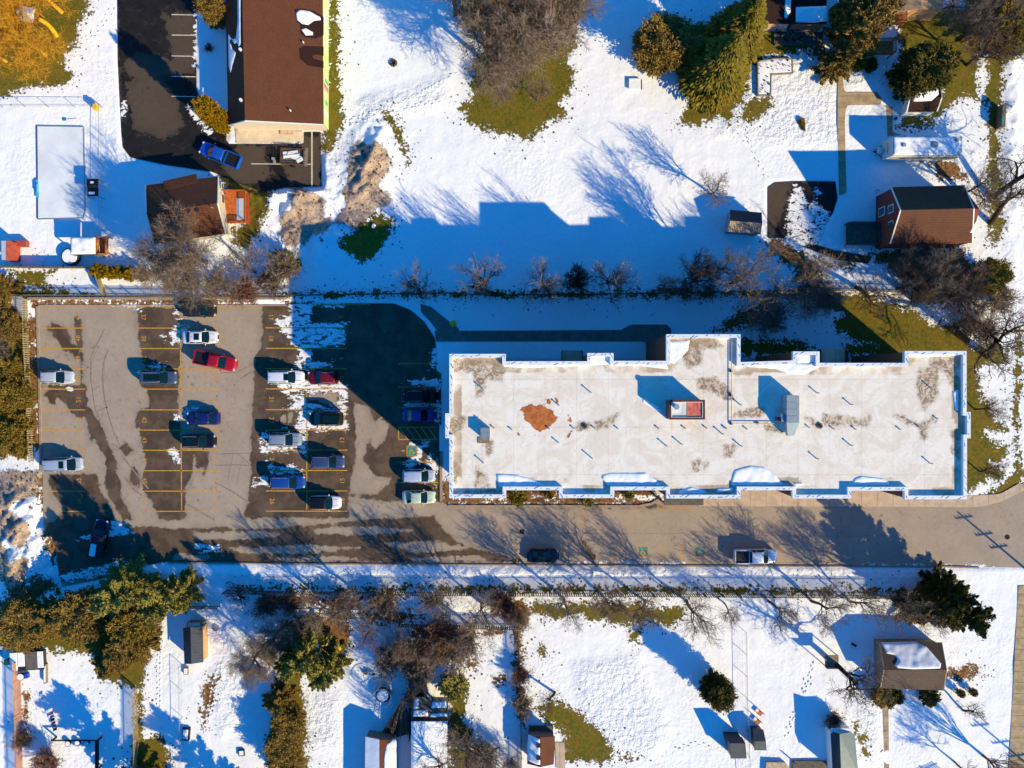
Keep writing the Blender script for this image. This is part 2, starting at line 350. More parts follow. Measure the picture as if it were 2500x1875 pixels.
# ---------------------------------------------------------------- where the snow has melted (photo pixels)
t850 = lambda q: T(850, 0, 3.53, q); t425 = lambda q: T(425, 0, 3.53, q); t1450 = lambda q: T(1450, 0, 3.53, q); t0 = lambda q: T(0, 0, 3.53, q)
u550 = lambda q: T(550, 400, 3.53, q); u0 = lambda q: T(0, 400, 3.53, q); u1875 = lambda q: T(1875, 400, 3.53, q)
v0 = lambda q: T(0, 800, 3.53, q); v550 = lambda q: T(550, 800, 3.53, q); r1750 = lambda q: T(1750, 800, 2.765, q)
b0 = lambda q: T(0, 1405, 3.53, q); b600 = lambda q: T(600, 1405, 3.53, q); b1200 = lambda q: T(1200, 1405, 3.53, q); b1750 = lambda q: T(1750, 1350, 2.95, q)
m0 = lambda q: T(0, 1150, 3.53, q); rt = lambda q: T(1875, 0, 3.53, q)
BARE = [
 t850([(1960,150),(1970,380),(1880,540),(1950,600),(1940,720),(1900,800),(1830,880),(1870,1000),(1750,1040),(1700,1080),(1600,1160),(1520,1210),(1400,1160),(1180,1120),(1050,1060),(970,960),(960,910),(1060,870),(1060,640),(1100,480),(1190,400),(1190,300),(1060,280),(1000,200),(950,100),(1000,-60),(2000,-60)]),
 t850([(305,980),(370,985),(420,1060),(440,1120),(480,1190),(500,1300),(530,1370),(535,1420),(512,1430),(505,1370),(470,1300),(420,1220),(400,1090),(340,1040)]),
 t425([(1335,-20),(1400,-20),(1420,200),(1420,600),(1440,880),(1460,1000),(1440,1110),(1340,1300),(1270,1310),(1265,1150),(1290,1130)]),
 t1450([(780,200),(1500,250),(1960,380),(2040,560),(1860,440),(1480,480),(1340,560),(1310,830),(1230,900),(1160,1080),(1080,1010),(960,1040),(900,1080),(730,1070),(800,930),(850,800),(840,500)]),
 t1450([(1340,860),(1530,850),(1500,960),(1380,1030),(1250,1020)]),
 u550([(1230,480),(1320,435),(1440,470),(1450,530),(1400,650),(1330,730),(1290,800),(1180,840),(1090,790),(1000,710),(1050,630),(1150,570)]),
 t0([(-60,-60),(740,-60),(770,120),(680,180),(670,360),(600,430),(540,550),(620,640),(610,710),(480,740),(340,720),(150,780),(-60,860)]),
 u550([(-40,110),(60,110),(240,190),(400,220),(370,400),(300,560),(180,740),(90,700),(60,560),(200,500),(-40,150)]),
 u0([(100,920),(450,920),(400,1050),(250,1060),(150,1020)]), u0([(150,1075),(480,1075),(650,1120),(900,1140),(180,1150)]), [(690,716),(2000,714),(2000,722),(690,724)],
 u1875([(440,1110),(870,1130),(1000,1210),(1240,1250),(1480,1440),(1720,1600),(1720,1700),(1000,1700),(900,1560),(700,1500),(560,1400),(640,1300),(430,1200)]),
 u1875([(-260,1530),(100,1520),(330,1560),(400,1640),(-260,1640)]), u1875([(640,1560),(900,1530),(1000,1640),(700,1650)]),
 r1750([(1500,-30),(1680,20),(1720,140),(1880,105),(1960,150),(1950,230),(1760,260),(1790,500),(1860,520),(1850,590),(1960,700),(1800,700),(1850,780),(1960,790),(1950,880),(1850,920),(1960,970),(1920,1020),(1880,1050),(1840,1010),(1760,1060),(1690,1130),(1400,1130),(1400,-30)]),
 [(2412,60),(2480,100),(2450,160),(2437,330),(2442,480),(2450,570),(2418,600),(2410,300)], [(2340,-30),(2540,-30),(2540,120),(2470,140),(2420,120),(2380,60)],
 [(2478,800),(2494,800),(2490,950),(2481,1090),(2510,1165),(2445,1213),(2370,1222),(2440,1185),(2480,1150),(2472,1000)],
 u1875([(1830,1580),(1960,1560),(2060,1620),(1990,1700),(1850,1700)]),
 rt([(1160,80),(1700,80),(1850,350),(1800,700),(1830,880),(1780,850),(1700,830),(1620,880),(1520,950),(1400,1080),(1250,1110),(1100,1080),(1200,1010),(1400,990),(1500,760),(1150,700),(1130,300)]),
 b1200([(370,230),(500,230),(560,270),(700,240),(850,240),(1200,230),(1500,290),(1690,260),(1700,300),(1600,390),(1540,460),(1400,390),(1150,420),(900,380),(700,330),(540,380),(420,330),(300,360)]),
 b1200([(1210,460),(1290,480),(1270,560),(1210,540)]), [(975,1431),(1500,1433),(1830,1437),(2200,1441),(2200,1450),(1500,1445),(975,1441)], [(560,1434),(975,1436),(975,1441),(560,1440)], b1200([(400,580),(440,600),(470,700),(440,720),(400,660)]),
 b1200([(420,1100),(600,1090),(720,1160),(900,1300),(1000,1430),(1050,1530),(990,1600),(620,1600),(620,1330),(540,1320),(380,1160)]), b1200([(1080,1560),(1250,1560),(1180,1600),(1100,1600)]),
 b0([(-60,400),(700,380),(1280,400),(1285,700),(1230,930),(1220,1400),(1380,1380),(1460,1500),(1430,1760),(1130,1760),(1190,970),(900,900),(830,680),(400,640),(-60,640)]),
 b600([(1700,850),(1900,900),(1920,1030),(1870,1220),(1800,1500),(2100,1480),(2150,1759),(1760,1759),(1760,1050)]),
 b600([(270,780),(480,780),(540,1759),(230,1759)]), b600([(700,480),(870,570),(880,640),(720,660)]), m0([(1040,1220),(1280,1300),(1280,1659),(900,1600)]),
 b1750([(960,1240),(1010,1230),(1060,1330),(1100,1450),(1080,1480),(1050,1440),(1030,1330)]),
 [(1808,1190),(1935,1190),(1935,1208),(1808,1208)], [(2078,1190),(2209,1190),(2209,1208),(2078,1208)],
 rt([(1160,1010),(1400,980),(1400,1080),(1250,1110)]), v0([(-40,-60),(250,-60),(340,500),(350,1040),(200,1060),(-40,1030)]),
]
LEAF = [
 b1750([(1668,830),(1780,805),(1890,830),(1905,880),(1760,912),(1668,885)]),
 [(640,1458),(760,1452),(800,1470),(700,1482)], [(1190,1440),(1250,1460),(1240,1500),(1200,1480)], [(880,1500),(980,1490),(1060,1512),(900,1520)], [(680,1520),(760,1500),(850,1520),(860,1580),(720,1560)], [(1010,1560),(1080,1545),(1110,1600),(1040,1640)], [(1000,1540),(1250,1538),(1240,1550),(1010,1552)], [(1130,1620),(1165,1610),(1160,1640)], [(1195,1650),(1230,1655),(1236,1668),(1200,1664)], [(840,1470),(870,1462),(880,1480)], [(60,1690),(72,1700),(66,1780),(56,1760)], [(495,1690),(512,1650),(530,1655),(505,1760),(492,1790)],
 u0([(240,1160),(340,1170),(900,1175),(1500,1150),(2206,1190),(2206,1218),(330,1218),(300,1260)]), v0([(240,-100),(330,-100),(345,900),(360,1020),(270,1000),(250,300)]), [(690,738),(760,738),(760,744),(690,744)],
 b600([(1480,450),(1700,460),(2100,470),(1780,600),(1800,660),(1700,750),(1500,800),(1450,1000),(1400,700)]), b600([(1510,170),(1700,190),(1720,240),(1560,280)]), b600([(1040,170),(1400,170),(1300,220),(1050,230)]),
 [(1062,1214),(1625,1214),(1600,1233),(1075,1233)], [(1236,1185),(1365,1185),(1365,1214),(1236,1214)], [(1499,1185),(1600,1185),(1600,1214),(1499,1214)], [(1077,1168),(1110,1168),(1110,1233),(1077,1233)],
 b1200([(60,230),(300,200),(350,330),(250,470),(200,420)]), b1200([(190,480),(260,480),(290,1300),(230,1250)]),
 m0([(330,60),(370,60),(372,330),(345,330)]), m0([(400,500),(470,520),(520,700),(520,900),(420,700)]), m0([(120,1000),(320,900),(520,980),(330,1090),(100,1300),(-40,1250),(-40,1180)]),
 u1875([(0,700),(300,780),(700,900),(900,760),(1400,700),(1700,720),(1700,1000),(1500,1060),(1200,1000),(900,800),(500,860),(0,800)]),
 rt([(1400,1400),(1600,1380),(1700,1560),(1480,1540)]), [(1870,590),(1900,580),(1990,640),(2010,700),(1960,690)],
 [(1800,760),(1850,742),(1905,745),(1880,770),(1820,800),(1745,806)],
]
DIRT = [
 u550([(1130,-140),(1340,-120),(1400,0),(1370,60),(1290,150),(1280,230),(1400,300),(1350,350),(1260,310),(1250,400),(1200,470),(1140,540),(1040,500),(990,480),(1060,420),(1100,330),(1050,260),(1090,150)]),
 u550([(600,200),(650,230),(720,280),(830,330),(830,480),(760,500),(700,540),(890,510),(870,570),(740,590),(680,660),(560,670),(520,600),(500,490),(600,440),(640,370),(640,280)]),
 v0([(-40,1270),(330,1270),(350,1300),(300,1400),(150,1480),(60,1600),(-40,1659)]), m0([(-40,300),(60,420),(0,600),(60,750),(150,830),(240,760),(200,1050),(130,1000),(60,920),(-40,800)]),
 m0([(140,380),(250,470),(220,620),(120,540)]),
]
TRAMP = [[(1850,100),(2050,150),(2050,350),(1900,360),(1750,330),(1800,200)], [(1400,1620),(1560,1600),(1640,1780),(1600,1850),(1480,1840),(1420,1740)], [(540,1560),(600,1560),(620,1750),(540,1800),(510,1700)], [(2100,120),(2210,130),(2150,220),(2060,215)], [(2100,1700),(2150,1700),(2150,1860),(2090,1860)],
 [(850,250),(1000,210),(1100,180),(1100,260),(900,300)], [(560,1450),(700,1460),(1200,1470),(1230,1500),(560,1500)], [(0,1200),(110,1200),(130,1420),(0,1480)], [(600,330),(900,330),(960,480),(700,540),(600,500)], [(740,1700),(830,1700),(830,1830),(740,1830)], [(1900,1380),(2300,1385),(2300,1430),(700,1425),(700,1385)]]
BUMPS = [(900,400,42,100,1.7,.2), (725,470,90,60,1.7,-.5), (640,450,45,40,.9,0), (40,1250,70,70,1.5,0), (60,1380,50,90,1.3,0), (760,590,90,60,.9,0), (1000,1400,900,14,.35,0),
 (130,1465,60,20,.7,0), (1900,735,60,25,.4,0), (2470,350,22,220,.45,0), (350,355,60,20,.9,0)]
LOT = [(93,744),(700,744),(760,741),(960,741),(1000,756),(1035,785),(1062,826),(1066,870),(1064,905),(1077,912),(1077,1225),(1092,1234),(1560,1234),(1612,1221),(1640,1230),(1707,1234),(2368,1237),(2405,1234),(2450,1212),(2500,1178),(2800,1168),
       (2800,1392),(2500,1386),(2390,1384),(2300,1381),(1700,1379),(700,1374),(410,1371),(340,1382),(255,1412),(152,1432),(143,1395),(135,1335),(122,1300),(106,1290),(104,1150),(98,1000),(94,850)]
BLK = [(283,-300),(478,-300),(480,225),(553,312),(553,352),(742,352),(742,322),(783,322),(785,455),(700,458),(640,468),(560,440),(520,420),(400,402),(318,384),(300,360),(297,330),(293,250),(288,150)]
DRV = u1875([(0,200),(60,160),(230,150),(580,150),(600,300),(560,420),(500,520),(430,700),(560,740),(900,800),(860,860),(600,830),(420,760),(160,660),(130,640),(0,640)])
WALK = T(1100, 400, 3.53, [(-140,1440),(1480,1432),(1520,1400),(1560,1385),(1860,1385),(1900,1420),(1900,1600),(1700,1600),(1700,1532),(-120,1532)])
def gz(x, y):
    X = np.array([x, ], float); Y = np.array([y, ], float); return float(terrain(X, Y)[0])
_rs = np.random.RandomState(7); _tab = _rs.rand(256, 256)
def vnoise(X, Y, s):
    x = X*s; y = Y*s; xi = np.floor(x).astype(int); yi = np.floor(y).astype(int); fx = x-xi; fy = y-yi; fx = fx*fx*(3-2*fx); fy = fy*fy*(3-2*fy)
    g = lambda a, b: _tab[a & 255, b & 255]
    return (g(xi, yi)*(1-fx)+g(xi+1, yi)*fx)*(1-fy)+(g(xi, yi+1)*(1-fx)+g(xi+1, yi+1)*fx)*fy-.5
def terrain(X, Y):
    px = X*18+1250; py = 937.5-Y*18; z = np.zeros(X.shape)
    for bx, by, rx, ry, h, rot in BUMPS:
        dx = px-bx; dy = py-by; c, s = math.cos(rot), math.sin(rot); a = (dx*c+dy*s)/rx; b = (-dx*s+dy*c)/ry
        z += h*np.exp(-(a*a+b*b)*1.1)
    n = .5+.5*np.sin(X*1.7+np.sin(Y*1.3)*1.5)*np.sin(Y*1.9+np.sin(X*1.1)*1.4)
    z *= (.7+.25*n+.9*vnoise(X, Y, .8)+.6*vnoise(X+9, Y, 1.7)); z = np.maximum(z, -.02)
    z += .10*vnoise(X, Y, .16)+.05*vnoise(X, Y+31, .45)-.02
    z += .012*np.sin(X*.31+1)*np.sin(Y*.27)
    return z
def make_ground_obj():
    def axis(a, b, st): 
        core = np.arange(a, b+st/2, st); ext = []; d = st; v = b
        while v < 2500: d *= 1.35; v += d; ext.append(v)
        e = np.array(ext); return np.concatenate([(a-(e-b))[::-1], core, e])
    xs = axis(-80, 80, .27); ys = axis(-62, 62, .27)
    X, Y = np.meshgrid(xs, ys); Z = terrain(X, Y)+.05
    for pl in (LOT, BLK, DRV):
        D = sdf(X, Y, G(pl)); Z = np.where(D > -.9, np.minimum(Z, np.clip(.05-(D+.45)*.35, -.12, None)+np.clip(-D-.45, 0, 9)*2), Z)
    D = sdf(X, Y, G([(1100,870),(2250,870),(2250,1210),(1100,1210)])); Z = np.where(D > .5, -.1, Z)
    ny, nx = X.shape; idx = np.arange(ny*nx).reshape(ny, nx)
    F = np.stack([idx[:-1, :-1].ravel(), idx[:-1, 1:].ravel(), idx[1:, 1:].ravel(), idx[1:, :-1].ravel()], 1)
    me = mesh_np('ground', np.stack([X, Y, Z], -1).reshape(-1, 3), F, [M['ground']]); smooth(me)
    setattr_(me, 'tramp', union(X, Y, TRAMP)); setattr_(me, 'bare', union(X, Y, BARE)); setattr_(me, 'leaf', union(X, Y, LEAF)); setattr_(me, 'dirt', union(X, Y, DIRT))
    tag(obj('ground', me), kind='structure')
make_ground_obj()
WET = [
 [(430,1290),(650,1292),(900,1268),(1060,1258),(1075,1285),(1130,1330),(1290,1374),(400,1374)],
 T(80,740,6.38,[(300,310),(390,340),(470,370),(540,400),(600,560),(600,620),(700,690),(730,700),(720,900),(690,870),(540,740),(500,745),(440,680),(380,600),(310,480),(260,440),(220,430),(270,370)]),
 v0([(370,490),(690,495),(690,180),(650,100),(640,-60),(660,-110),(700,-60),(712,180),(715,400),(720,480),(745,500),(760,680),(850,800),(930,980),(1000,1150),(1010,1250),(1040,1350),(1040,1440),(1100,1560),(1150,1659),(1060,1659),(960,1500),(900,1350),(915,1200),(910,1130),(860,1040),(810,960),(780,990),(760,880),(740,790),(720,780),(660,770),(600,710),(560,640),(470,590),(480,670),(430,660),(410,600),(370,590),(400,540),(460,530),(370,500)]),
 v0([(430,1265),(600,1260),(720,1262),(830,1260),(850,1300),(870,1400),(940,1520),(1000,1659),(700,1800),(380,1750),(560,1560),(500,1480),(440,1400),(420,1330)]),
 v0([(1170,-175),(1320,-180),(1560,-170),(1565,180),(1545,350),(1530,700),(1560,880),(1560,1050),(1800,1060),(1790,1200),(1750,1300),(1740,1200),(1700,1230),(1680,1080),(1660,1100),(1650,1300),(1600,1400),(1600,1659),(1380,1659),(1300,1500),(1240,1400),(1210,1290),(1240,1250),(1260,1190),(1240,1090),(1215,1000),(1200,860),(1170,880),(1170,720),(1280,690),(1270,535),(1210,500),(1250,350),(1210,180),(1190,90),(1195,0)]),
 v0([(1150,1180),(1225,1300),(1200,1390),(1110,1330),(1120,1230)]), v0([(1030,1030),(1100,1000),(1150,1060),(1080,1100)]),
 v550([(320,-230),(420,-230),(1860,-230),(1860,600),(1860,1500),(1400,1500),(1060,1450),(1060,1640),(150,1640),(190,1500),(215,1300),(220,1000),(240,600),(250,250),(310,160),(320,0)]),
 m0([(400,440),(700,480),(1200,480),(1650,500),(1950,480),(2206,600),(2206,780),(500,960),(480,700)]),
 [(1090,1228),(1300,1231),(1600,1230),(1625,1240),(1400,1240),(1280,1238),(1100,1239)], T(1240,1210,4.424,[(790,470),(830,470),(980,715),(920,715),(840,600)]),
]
DRY = [[(470,1300),(620,1296),(700,1306),(610,1316),(480,1318)], [(760,1290),(900,1284),(1020,1296),(880,1306),(770,1304)], [(560,1338),(760,1330),(880,1338),(740,1352),(590,1352)], [(930,1326),(1060,1320),(1150,1340),(1020,1350)], [(650,1362),(830,1358),(900,1368),(700,1371)], [(1000,1362),(1150,1356),(1200,1368),(1040,1371)], [(430,1352),(520,1356),(500,1368),(420,1366)],
 v550([(1100,640),(1240,700),(1330,900),(1240,960),(1180,1130),(1300,1290),(1430,1290),(1400,1350),(1300,1430),(1060,1440),(1090,1300),(1130,1100),(1120,850)]),
       v550([(720,570),(960,560),(975,690),(900,680),(850,640),(710,625)]), v550([(480,760),(510,760),(520,815),(475,815)]), v550([(545,730),(575,730),(580,815),(545,815)]),
       v550([(1250,870),(1330,780),(1420,830),(1380,960),(1290,1060),(1260,1000)])]
LSNOW = [
 u0([(840,1195),(900,1180),(1030,1195),(1180,1190),(1185,1225),(1050,1220),(960,1210)]), u0([(1290,1195),(1450,1185),(1460,1210),(1300,1225)]), u0([(1130,1235),(1225,1245),(1220,1270)]), u0([(1500,1260),(1520,1260),(1550,1300),(1525,1320)]),
 u0([(1490,1410),(1560,1350),(1640,1400),(1570,1480),(1565,1540),(1480,1545),(1465,1460)]), u0([(1390,1480),(1420,1485),(1430,1520),(1400,1510)]),
 u550([(560,1180),(1040,1180),(1035,1240),(740,1240),(720,1370),(1035,1380),(1030,1560),(860,1560),(720,1640),(630,1590),(540,1530),(530,1460),(420,1360),(560,1300)]),
 v550([(640,190),(740,190),(735,290),(930,300),(930,330),(680,360),(640,345),(600,320)]), v550([(360,430),(400,490),(700,470),(1048,480),(1048,700),(980,690),(970,560),(720,565),(500,545)]), v550([(520,570),(630,580),(700,600),(700,700),(620,720),(500,700),(600,640)]),
 v550([(650,720),(700,650),(960,690),(1050,690),(1052,880),(700,880),(500,860),(600,850)]), v550([(305,900),(370,900),(400,1020),(650,1020),(640,860),(700,890),(690,1100),(600,1060),(310,1070)]), v550([(290,1290),(340,1280),(385,1380),(300,1330)]), v550([(350,1095),(365,1095),(360,1140)]),
 v550([(380,1190),(560,1190),(690,1260),(400,1270)]), v550([(1740,335),(1780,280),(1775,180),(1860,140),(2000,120),(2000,340),(1850,340)]), v550([(1550,465),(1860,440),(1870,520),(1840,530),(1690,500)]), v550([(1530,650),(1850,640),(1860,830),(1800,810),(1700,700),(1540,690)]), v550([(1530,560),(1550,560),(1550,610)]),
 v550([(1560,1010),(1640,990),(1700,1040),(1690,1130),(1640,1140),(1655,1100),(1655,1030)]), v550([(1690,1000),(1750,980),(1750,1010),(1700,1020)]), v550([(1540,1150),(1650,1110),(1700,1180),(1560,1210)]), v550([(1720,1160),(1760,1090),(1840,1140),(1830,1250),(1780,1220)]),
 v550([(1760,1345),(1785,1345),(1800,1370)]), v0([(575,520),(620,510),(665,520),(600,550)]), v0([(1440,1050),(1500,1040),(1540,1080),(1540,1170),(1500,1160)]), v0([(1510,760),(1560,750),(1560,830),(1520,820)]),
 v0([(1180,370),(1270,330),(1430,320),(1400,360),(1210,400)]), v0([(1590,700),(1720,680),(1700,720),(1600,740)]), m0([(640,610),(900,560),(1150,540),(1100,470),(960,420),(900,500)]), m0([(500,900),(1000,780),(1280,790),(1250,850),(900,900),(560,960)]), v0([(2185,1300),(2206,1350),(2190,1400)]),
 m0([(1650,640),(1900,640),(1890,680),(1700,690)]), T(1240,1210,4.424,[(1480,715),(1900,720),(1900,740),(1200,740),(0,735)]), [(2100,1378),(2400,1381),(2440,1390),(2200,1390)],
]
def lot_sheets():
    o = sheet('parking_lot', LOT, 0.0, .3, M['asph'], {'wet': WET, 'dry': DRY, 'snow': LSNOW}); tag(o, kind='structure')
    me = o.data; n = len(me.vertices); a = np.zeros(n, np.float32); b = np.zeros(n, np.float32)
    me.attributes['wet'].data.foreach_get('value', a); me.attributes['dry'].data.foreach_get('value', b)
    me.attributes['wet'].data.foreach_set('value', np.minimum(a, -b))
    bw = [BLK[:]]; bd = [t0([(1060,520),(1250,450),(1500,520),(1650,620),(1300,700),(1100,660)]), t0([(1080,700),(1400,640),(1500,800),(1600,1100),(1400,1200),(1150,1100),(1100,850)]), t0([(1380,130),(1700,100),(1700,640),(1500,560),(1450,300)]), t425([(560,1240),(760,1260),(860,1500),(700,1600),(480,1560),(420,1400)]),
          t425([(860,1200),(1260,1170),(1270,1600),(1000,1600)])]
    o = sheet('tarmac', BLK, 0.0, .4, M['black'], {'wet': bw, 'dry': bd, 'snow': [t0([(1690,30),(1700,100),(1700,560),(1670,560)]), t0([(1620,900),(1680,960),(1840,1150),(1800,1160),(1640,1010)]), t0([(1050,860),(1080,860),(1080,1000),(1040,1000)])]}); tag(o, kind='structure')
    me = o.data; n = len(me.vertices); a = np.zeros(n, np.float32); b = np.zeros(n, np.float32)
    me.attributes['wet'].data.foreach_get('value', a); me.attributes['dry'].data.foreach_get('value', b)
    me.attributes['wet'].data.foreach_set('value', np.minimum(a, -b))
    tag(sheet('driveway', DRV, .006, .3, M['black'], {'wet': [u1875([(250,150),(620,150),(620,420),(440,700),(900,900),(0,760),(200,200)])], 'snow': [u1875([(230,180),(290,200),(330,350),(420,330),(560,460),(640,560),(640,700),(150,700),(160,560),(190,280)]), u1875([(400,180),(430,180),(440,300),(410,300)])]}), kind='structure')
lot_sheets()
M['conc'] = mat('concrete', (196, 172, 148), .9, var=.1, vs=1.2, bmp=.01, bs=6, stripe=(0, 2.15, (150, 130, 112), .03))
M['conc2'] = mat('old_concrete', (176, 152, 118), .9, var=.16, vs=1.2, bmp=.01, bs=6, stripe=(1, 1.5, (120, 100, 80), .05))
M['concd'] = mat('grey_concrete', (120, 112, 104), .9, var=.12, vs=1, stripe=(0, 1.53, (80, 76, 70), .03))
M['paint'] = mat('yellow_paint', (212, 152, 62), .8, var=.22, vs=5)
M['paintw'] = mat('white_paint', (212, 200, 180), .8, var=.2, vs=5)
M['teal'] = mat('teal_paint', (70, 140, 132), .8, var=.25, vs=4)
tag(sheet('footpath', WALK, .10, .5, M['concd']), kind='structure')
tag(sheet('footpath', [(1027,742),(1052,750),(1088,778),(1120,803),(1120,833),(1077,833),(1070,812),(1050,785),(1028,762)], .095, .4, M['concd']), kind='structure')
tag(sheet('pavement', [(1707,1190),(2250,1190),(2366,1210),(2440,1206),(2490,1178),(2500,1196),(2450,1222),(2400,1236),(2366,1238),(1707,1235)], .13, .5, M['conc']), kind='structure')
tag(sheet('pavement', [(2486,1430),(2560,1430),(2560,2100),(2448,2100),(2462,1875),(2474,1650),(2478,1560)], .095, .6, M['conc2']), kind='structure')
tag(sheet('footpath', [(2045,155),(2055,160),(2060,220),(2066,226),(2140,225),(2152,240),(2150,256),(2065,258),(2062,300),(2066,470),(2048,480),(2044,300)], .092, .4, M['conc2']), kind='structure')
tag(sheet('footpath', [(2163,256),(2179,262),(2178,322),(2200,330),(2166,333)], .088, .4, M['conc2']), kind='structure')
tag(sheet('footpath', [(2155,1710),(2168,1710),(2172,1990),(2160,1990)], .092, .4, M['conc2']), kind='structure')
tag(sheet('footpath', [(1355,1812),(1378,1812),(1380,1875),(1358,1875)], .092, .4, M['conc']), kind='structure')
tag(sheet('patio', [(575,316),(742,322),(742,349),(578,352)], .16, .4, mat('patio_concrete', (214, 196, 170), .9, var=.08, vs=1)), kind='structure')
# ---- painted markings
def markings():
    z = .005; k = MB(); L = lambda a, b, w=.13: k.line(G([a])[0], G([b])[0], w, z)
    ys = [801, 851, 900.6, 950, 1000.6, 1050, 1099.4, 1149, 1199, 1248.4]
    L((100,747),(700,746)); L((762,744),(905,744))
    for i, y in enumerate(ys):
        d = i*.5
        L((97+d,y),(207+d*.6,y)); L((338+d*.4,y),(537+d*.3,y)); L((648+d*.3,y-.5),(847+d*.2,y-.5))
        if i in (2, 3): pass
    L((440,770),(443.5,1246)); L((749,955),(749,1244)); 
    for y in (888, 945, 995, 1128, 1178): L((973,y),(1072,y))
    L((973,1228),(1077,1228)); L((973,1043),(1068,1043)); L((973,1073),(1068,1073)); L((973,1043),(973,1073))
    for x in (975, 993, 1010, 1028, 1045): L((x,1044),(x+20,1072))
    for x in (1262.6,1380.6,1499,1617,1663): L((x,1330),(x,1373))
    for x in (1782.5,1902.6,2023): L((x,1331),(x,1375))
    L((1602,1223),(1610,1223), .3)
    k.build('parking_lines', M['paint']); tag(bpy.data.objects['parking_lines'], kind='structure')
    w = MB()
    for y in (35.5, 85.5, 136.5, 186.5, 235): w.line(G([(419,y)])[0], G([(478,y+1)])[0], .13, z)
    w.line(G([(761.5,322)])[0], G([(761.5,455)])[0], .2, z); w.line(G([(613,400)])[0], G([(761,401)])[0], .13, z+.002)
    tag(w.build('painted_lines', M['paintw']), kind='structure')
    def text(s, px, py, size, rz, m=M['paint'], zz=z, name='painted_number'):
        c = bpy.data.curves.new(name, 'FONT'); c.body = s; c.size = size; c.align_x = 'CENTER'; c.align_y = 'CENTER'
        t = bpy.data.objects.new(name, c); COL.objects.link(t); dg = bpy.context.evaluated_depsgraph_get()
        me = bpy.data.meshes.new_from_object(t.evaluated_get(dg)); bpy.data.objects.remove(t)
        me.materials.clear(); me.materials.append(m); o = obj(name, me); q = G([(px, py)])[0]; o.location = (q[0], q[1], zz); o.rotation_euler = (0, 0, rz)
        return o
    mids = [774]+[(ys[i]+ys[i+1])/2 for i in range(9)]
    for x, st, rz in ((191,47,90),(350,37,-90),(525,27,90),(661,17,-90),(834,7,90)):
        for i, y in enumerate(mids): tag(text(str(st+i), x+i*.3, y, .85, R(rz)), kind='structure')
    tag(text('4', 985, 1101, .8, R(90)), kind='structure')
    tag(text('NO  PARKING', 1647, 1242, .75, 0, name='painted_words'), kind='structure'); tag(text('NO PARKING', 1420, 1245, .7, R(90), name='painted_words'), kind='structure')
    for cx, cy in ((1570,1347),(1709.5,1347),(1005.5,1101)):
        a = MB(); g = G([(cx, cy)])[0]; s = .68; a.box(g[0]-s, g[0]+s, g[1]-s, g[1]+s, 0.004, .006); tag(a.build('accessible_bay_panel', M['teal']), kind='structure')
        q = MB(); x, y = g; z2 = .010
        for p0, p1 in (((-s,-s),(s,-s)),((s,-s),(s,s)),((s,s),(-s,s)),((-s,s),(-s,-s))): q.line((x+p0[0],y+p0[1]),(x+p1[0],y+p1[1]), .1, z2)
        # wheelchair symbol: head, back, seat, leg, wheel
        z2 += .002
        for p0, p1 in (((-.1,.28),(-.1,-.02)),((-.1,-.02),(.2,-.05)),((.2,-.05),(.3,-.34)),((-.1,.14),(.14,.12))): q.line((x+p0[0],y+p0[1]),(x+p1[0],y+p1[1]), .1, z2); z2 += .001
        for i in range(12):
            t0_, t1_ = R(100+i*22), R(100+(i+1)*22); q.line((x-.02+.27*math.cos(t0_), y-.16+.27*math.sin(t0_)), (x-.02+.27*math.cos(t1_), y-.16+.27*math.sin(t1_)), .09, z2+i*.0002)
        q.prism([(x-.1+.085*math.cos(t*.785), y+.4+.085*math.sin(t*.785)) for t in range(8)], .009, .014)
        tag(q.build('accessible_bay_symbol', M['paint']), kind='structure')
markings()
def tracks():
    m = mat('tyre_track_stain', (142, 126, 112), .9, var=.2, vs=3); q = MB(); i = 0
    for pts, w in ((v0([(900,10),(830,150),(780,260),(780,420),(800,580),(820,700),(860,800)]), .16), (v0([(930,200),(890,300),(880,430),(890,560),(930,740),(980,900),(1030,1010)]), .16), (v0([(845,160),(790,300),(785,440)]), .07), (v0([(905,230),(890,500),(905,600)]), .08), (v0([(1050,1100),(1110,1180),(1200,1290),(1280,1390)]), .22), (v0([(1075,1290),(1160,1400),(1230,1450)]), .2),
        (v0([(870,1085),(1000,1085),(1150,1080)]) if 0 else v0([(1860,1088),(2000,1085),(2160,1080)]), .12), (v0([(1860,1186),(2050,1182),(2150,1186)]), .15), (v0([(2040,1085),(2120,1140),(2150,1180)]), .12), (v0([(1850,1330),(2000,1410),(2150,1510)]), .2), (v0([(1610,1520),(1750,1600),(1850,1659)]), .2), (v0([(2075,440),(2206,350)]), .22), (v0([(1900,390),(2040,385),(2206,300)]), .1), (v0([(1960,1330),(2010,1080)]), .08), (v0([(2040,1350),(2085,1120)]), .06),
        (v0([(835,720),(930,682)]), .14), (v0([(800,535),(860,502)]), .14), (v0([(775,160),(800,185)]), .14), ([(1250,1301.5),(1400,1302),(1550,1301.8),(1672,1302.5)], .07), ([(1790,1306),(1900,1308),(2020,1309),(2200,1308)], .06)):
        g = G(pts)
        for a, b_ in zip(g, g[1:]): q.line(a, b_, w, .0022+.0001*(i % 9)); i += 1
    tag(q.build('tyre_marks', m), kind='structure')
tracks()
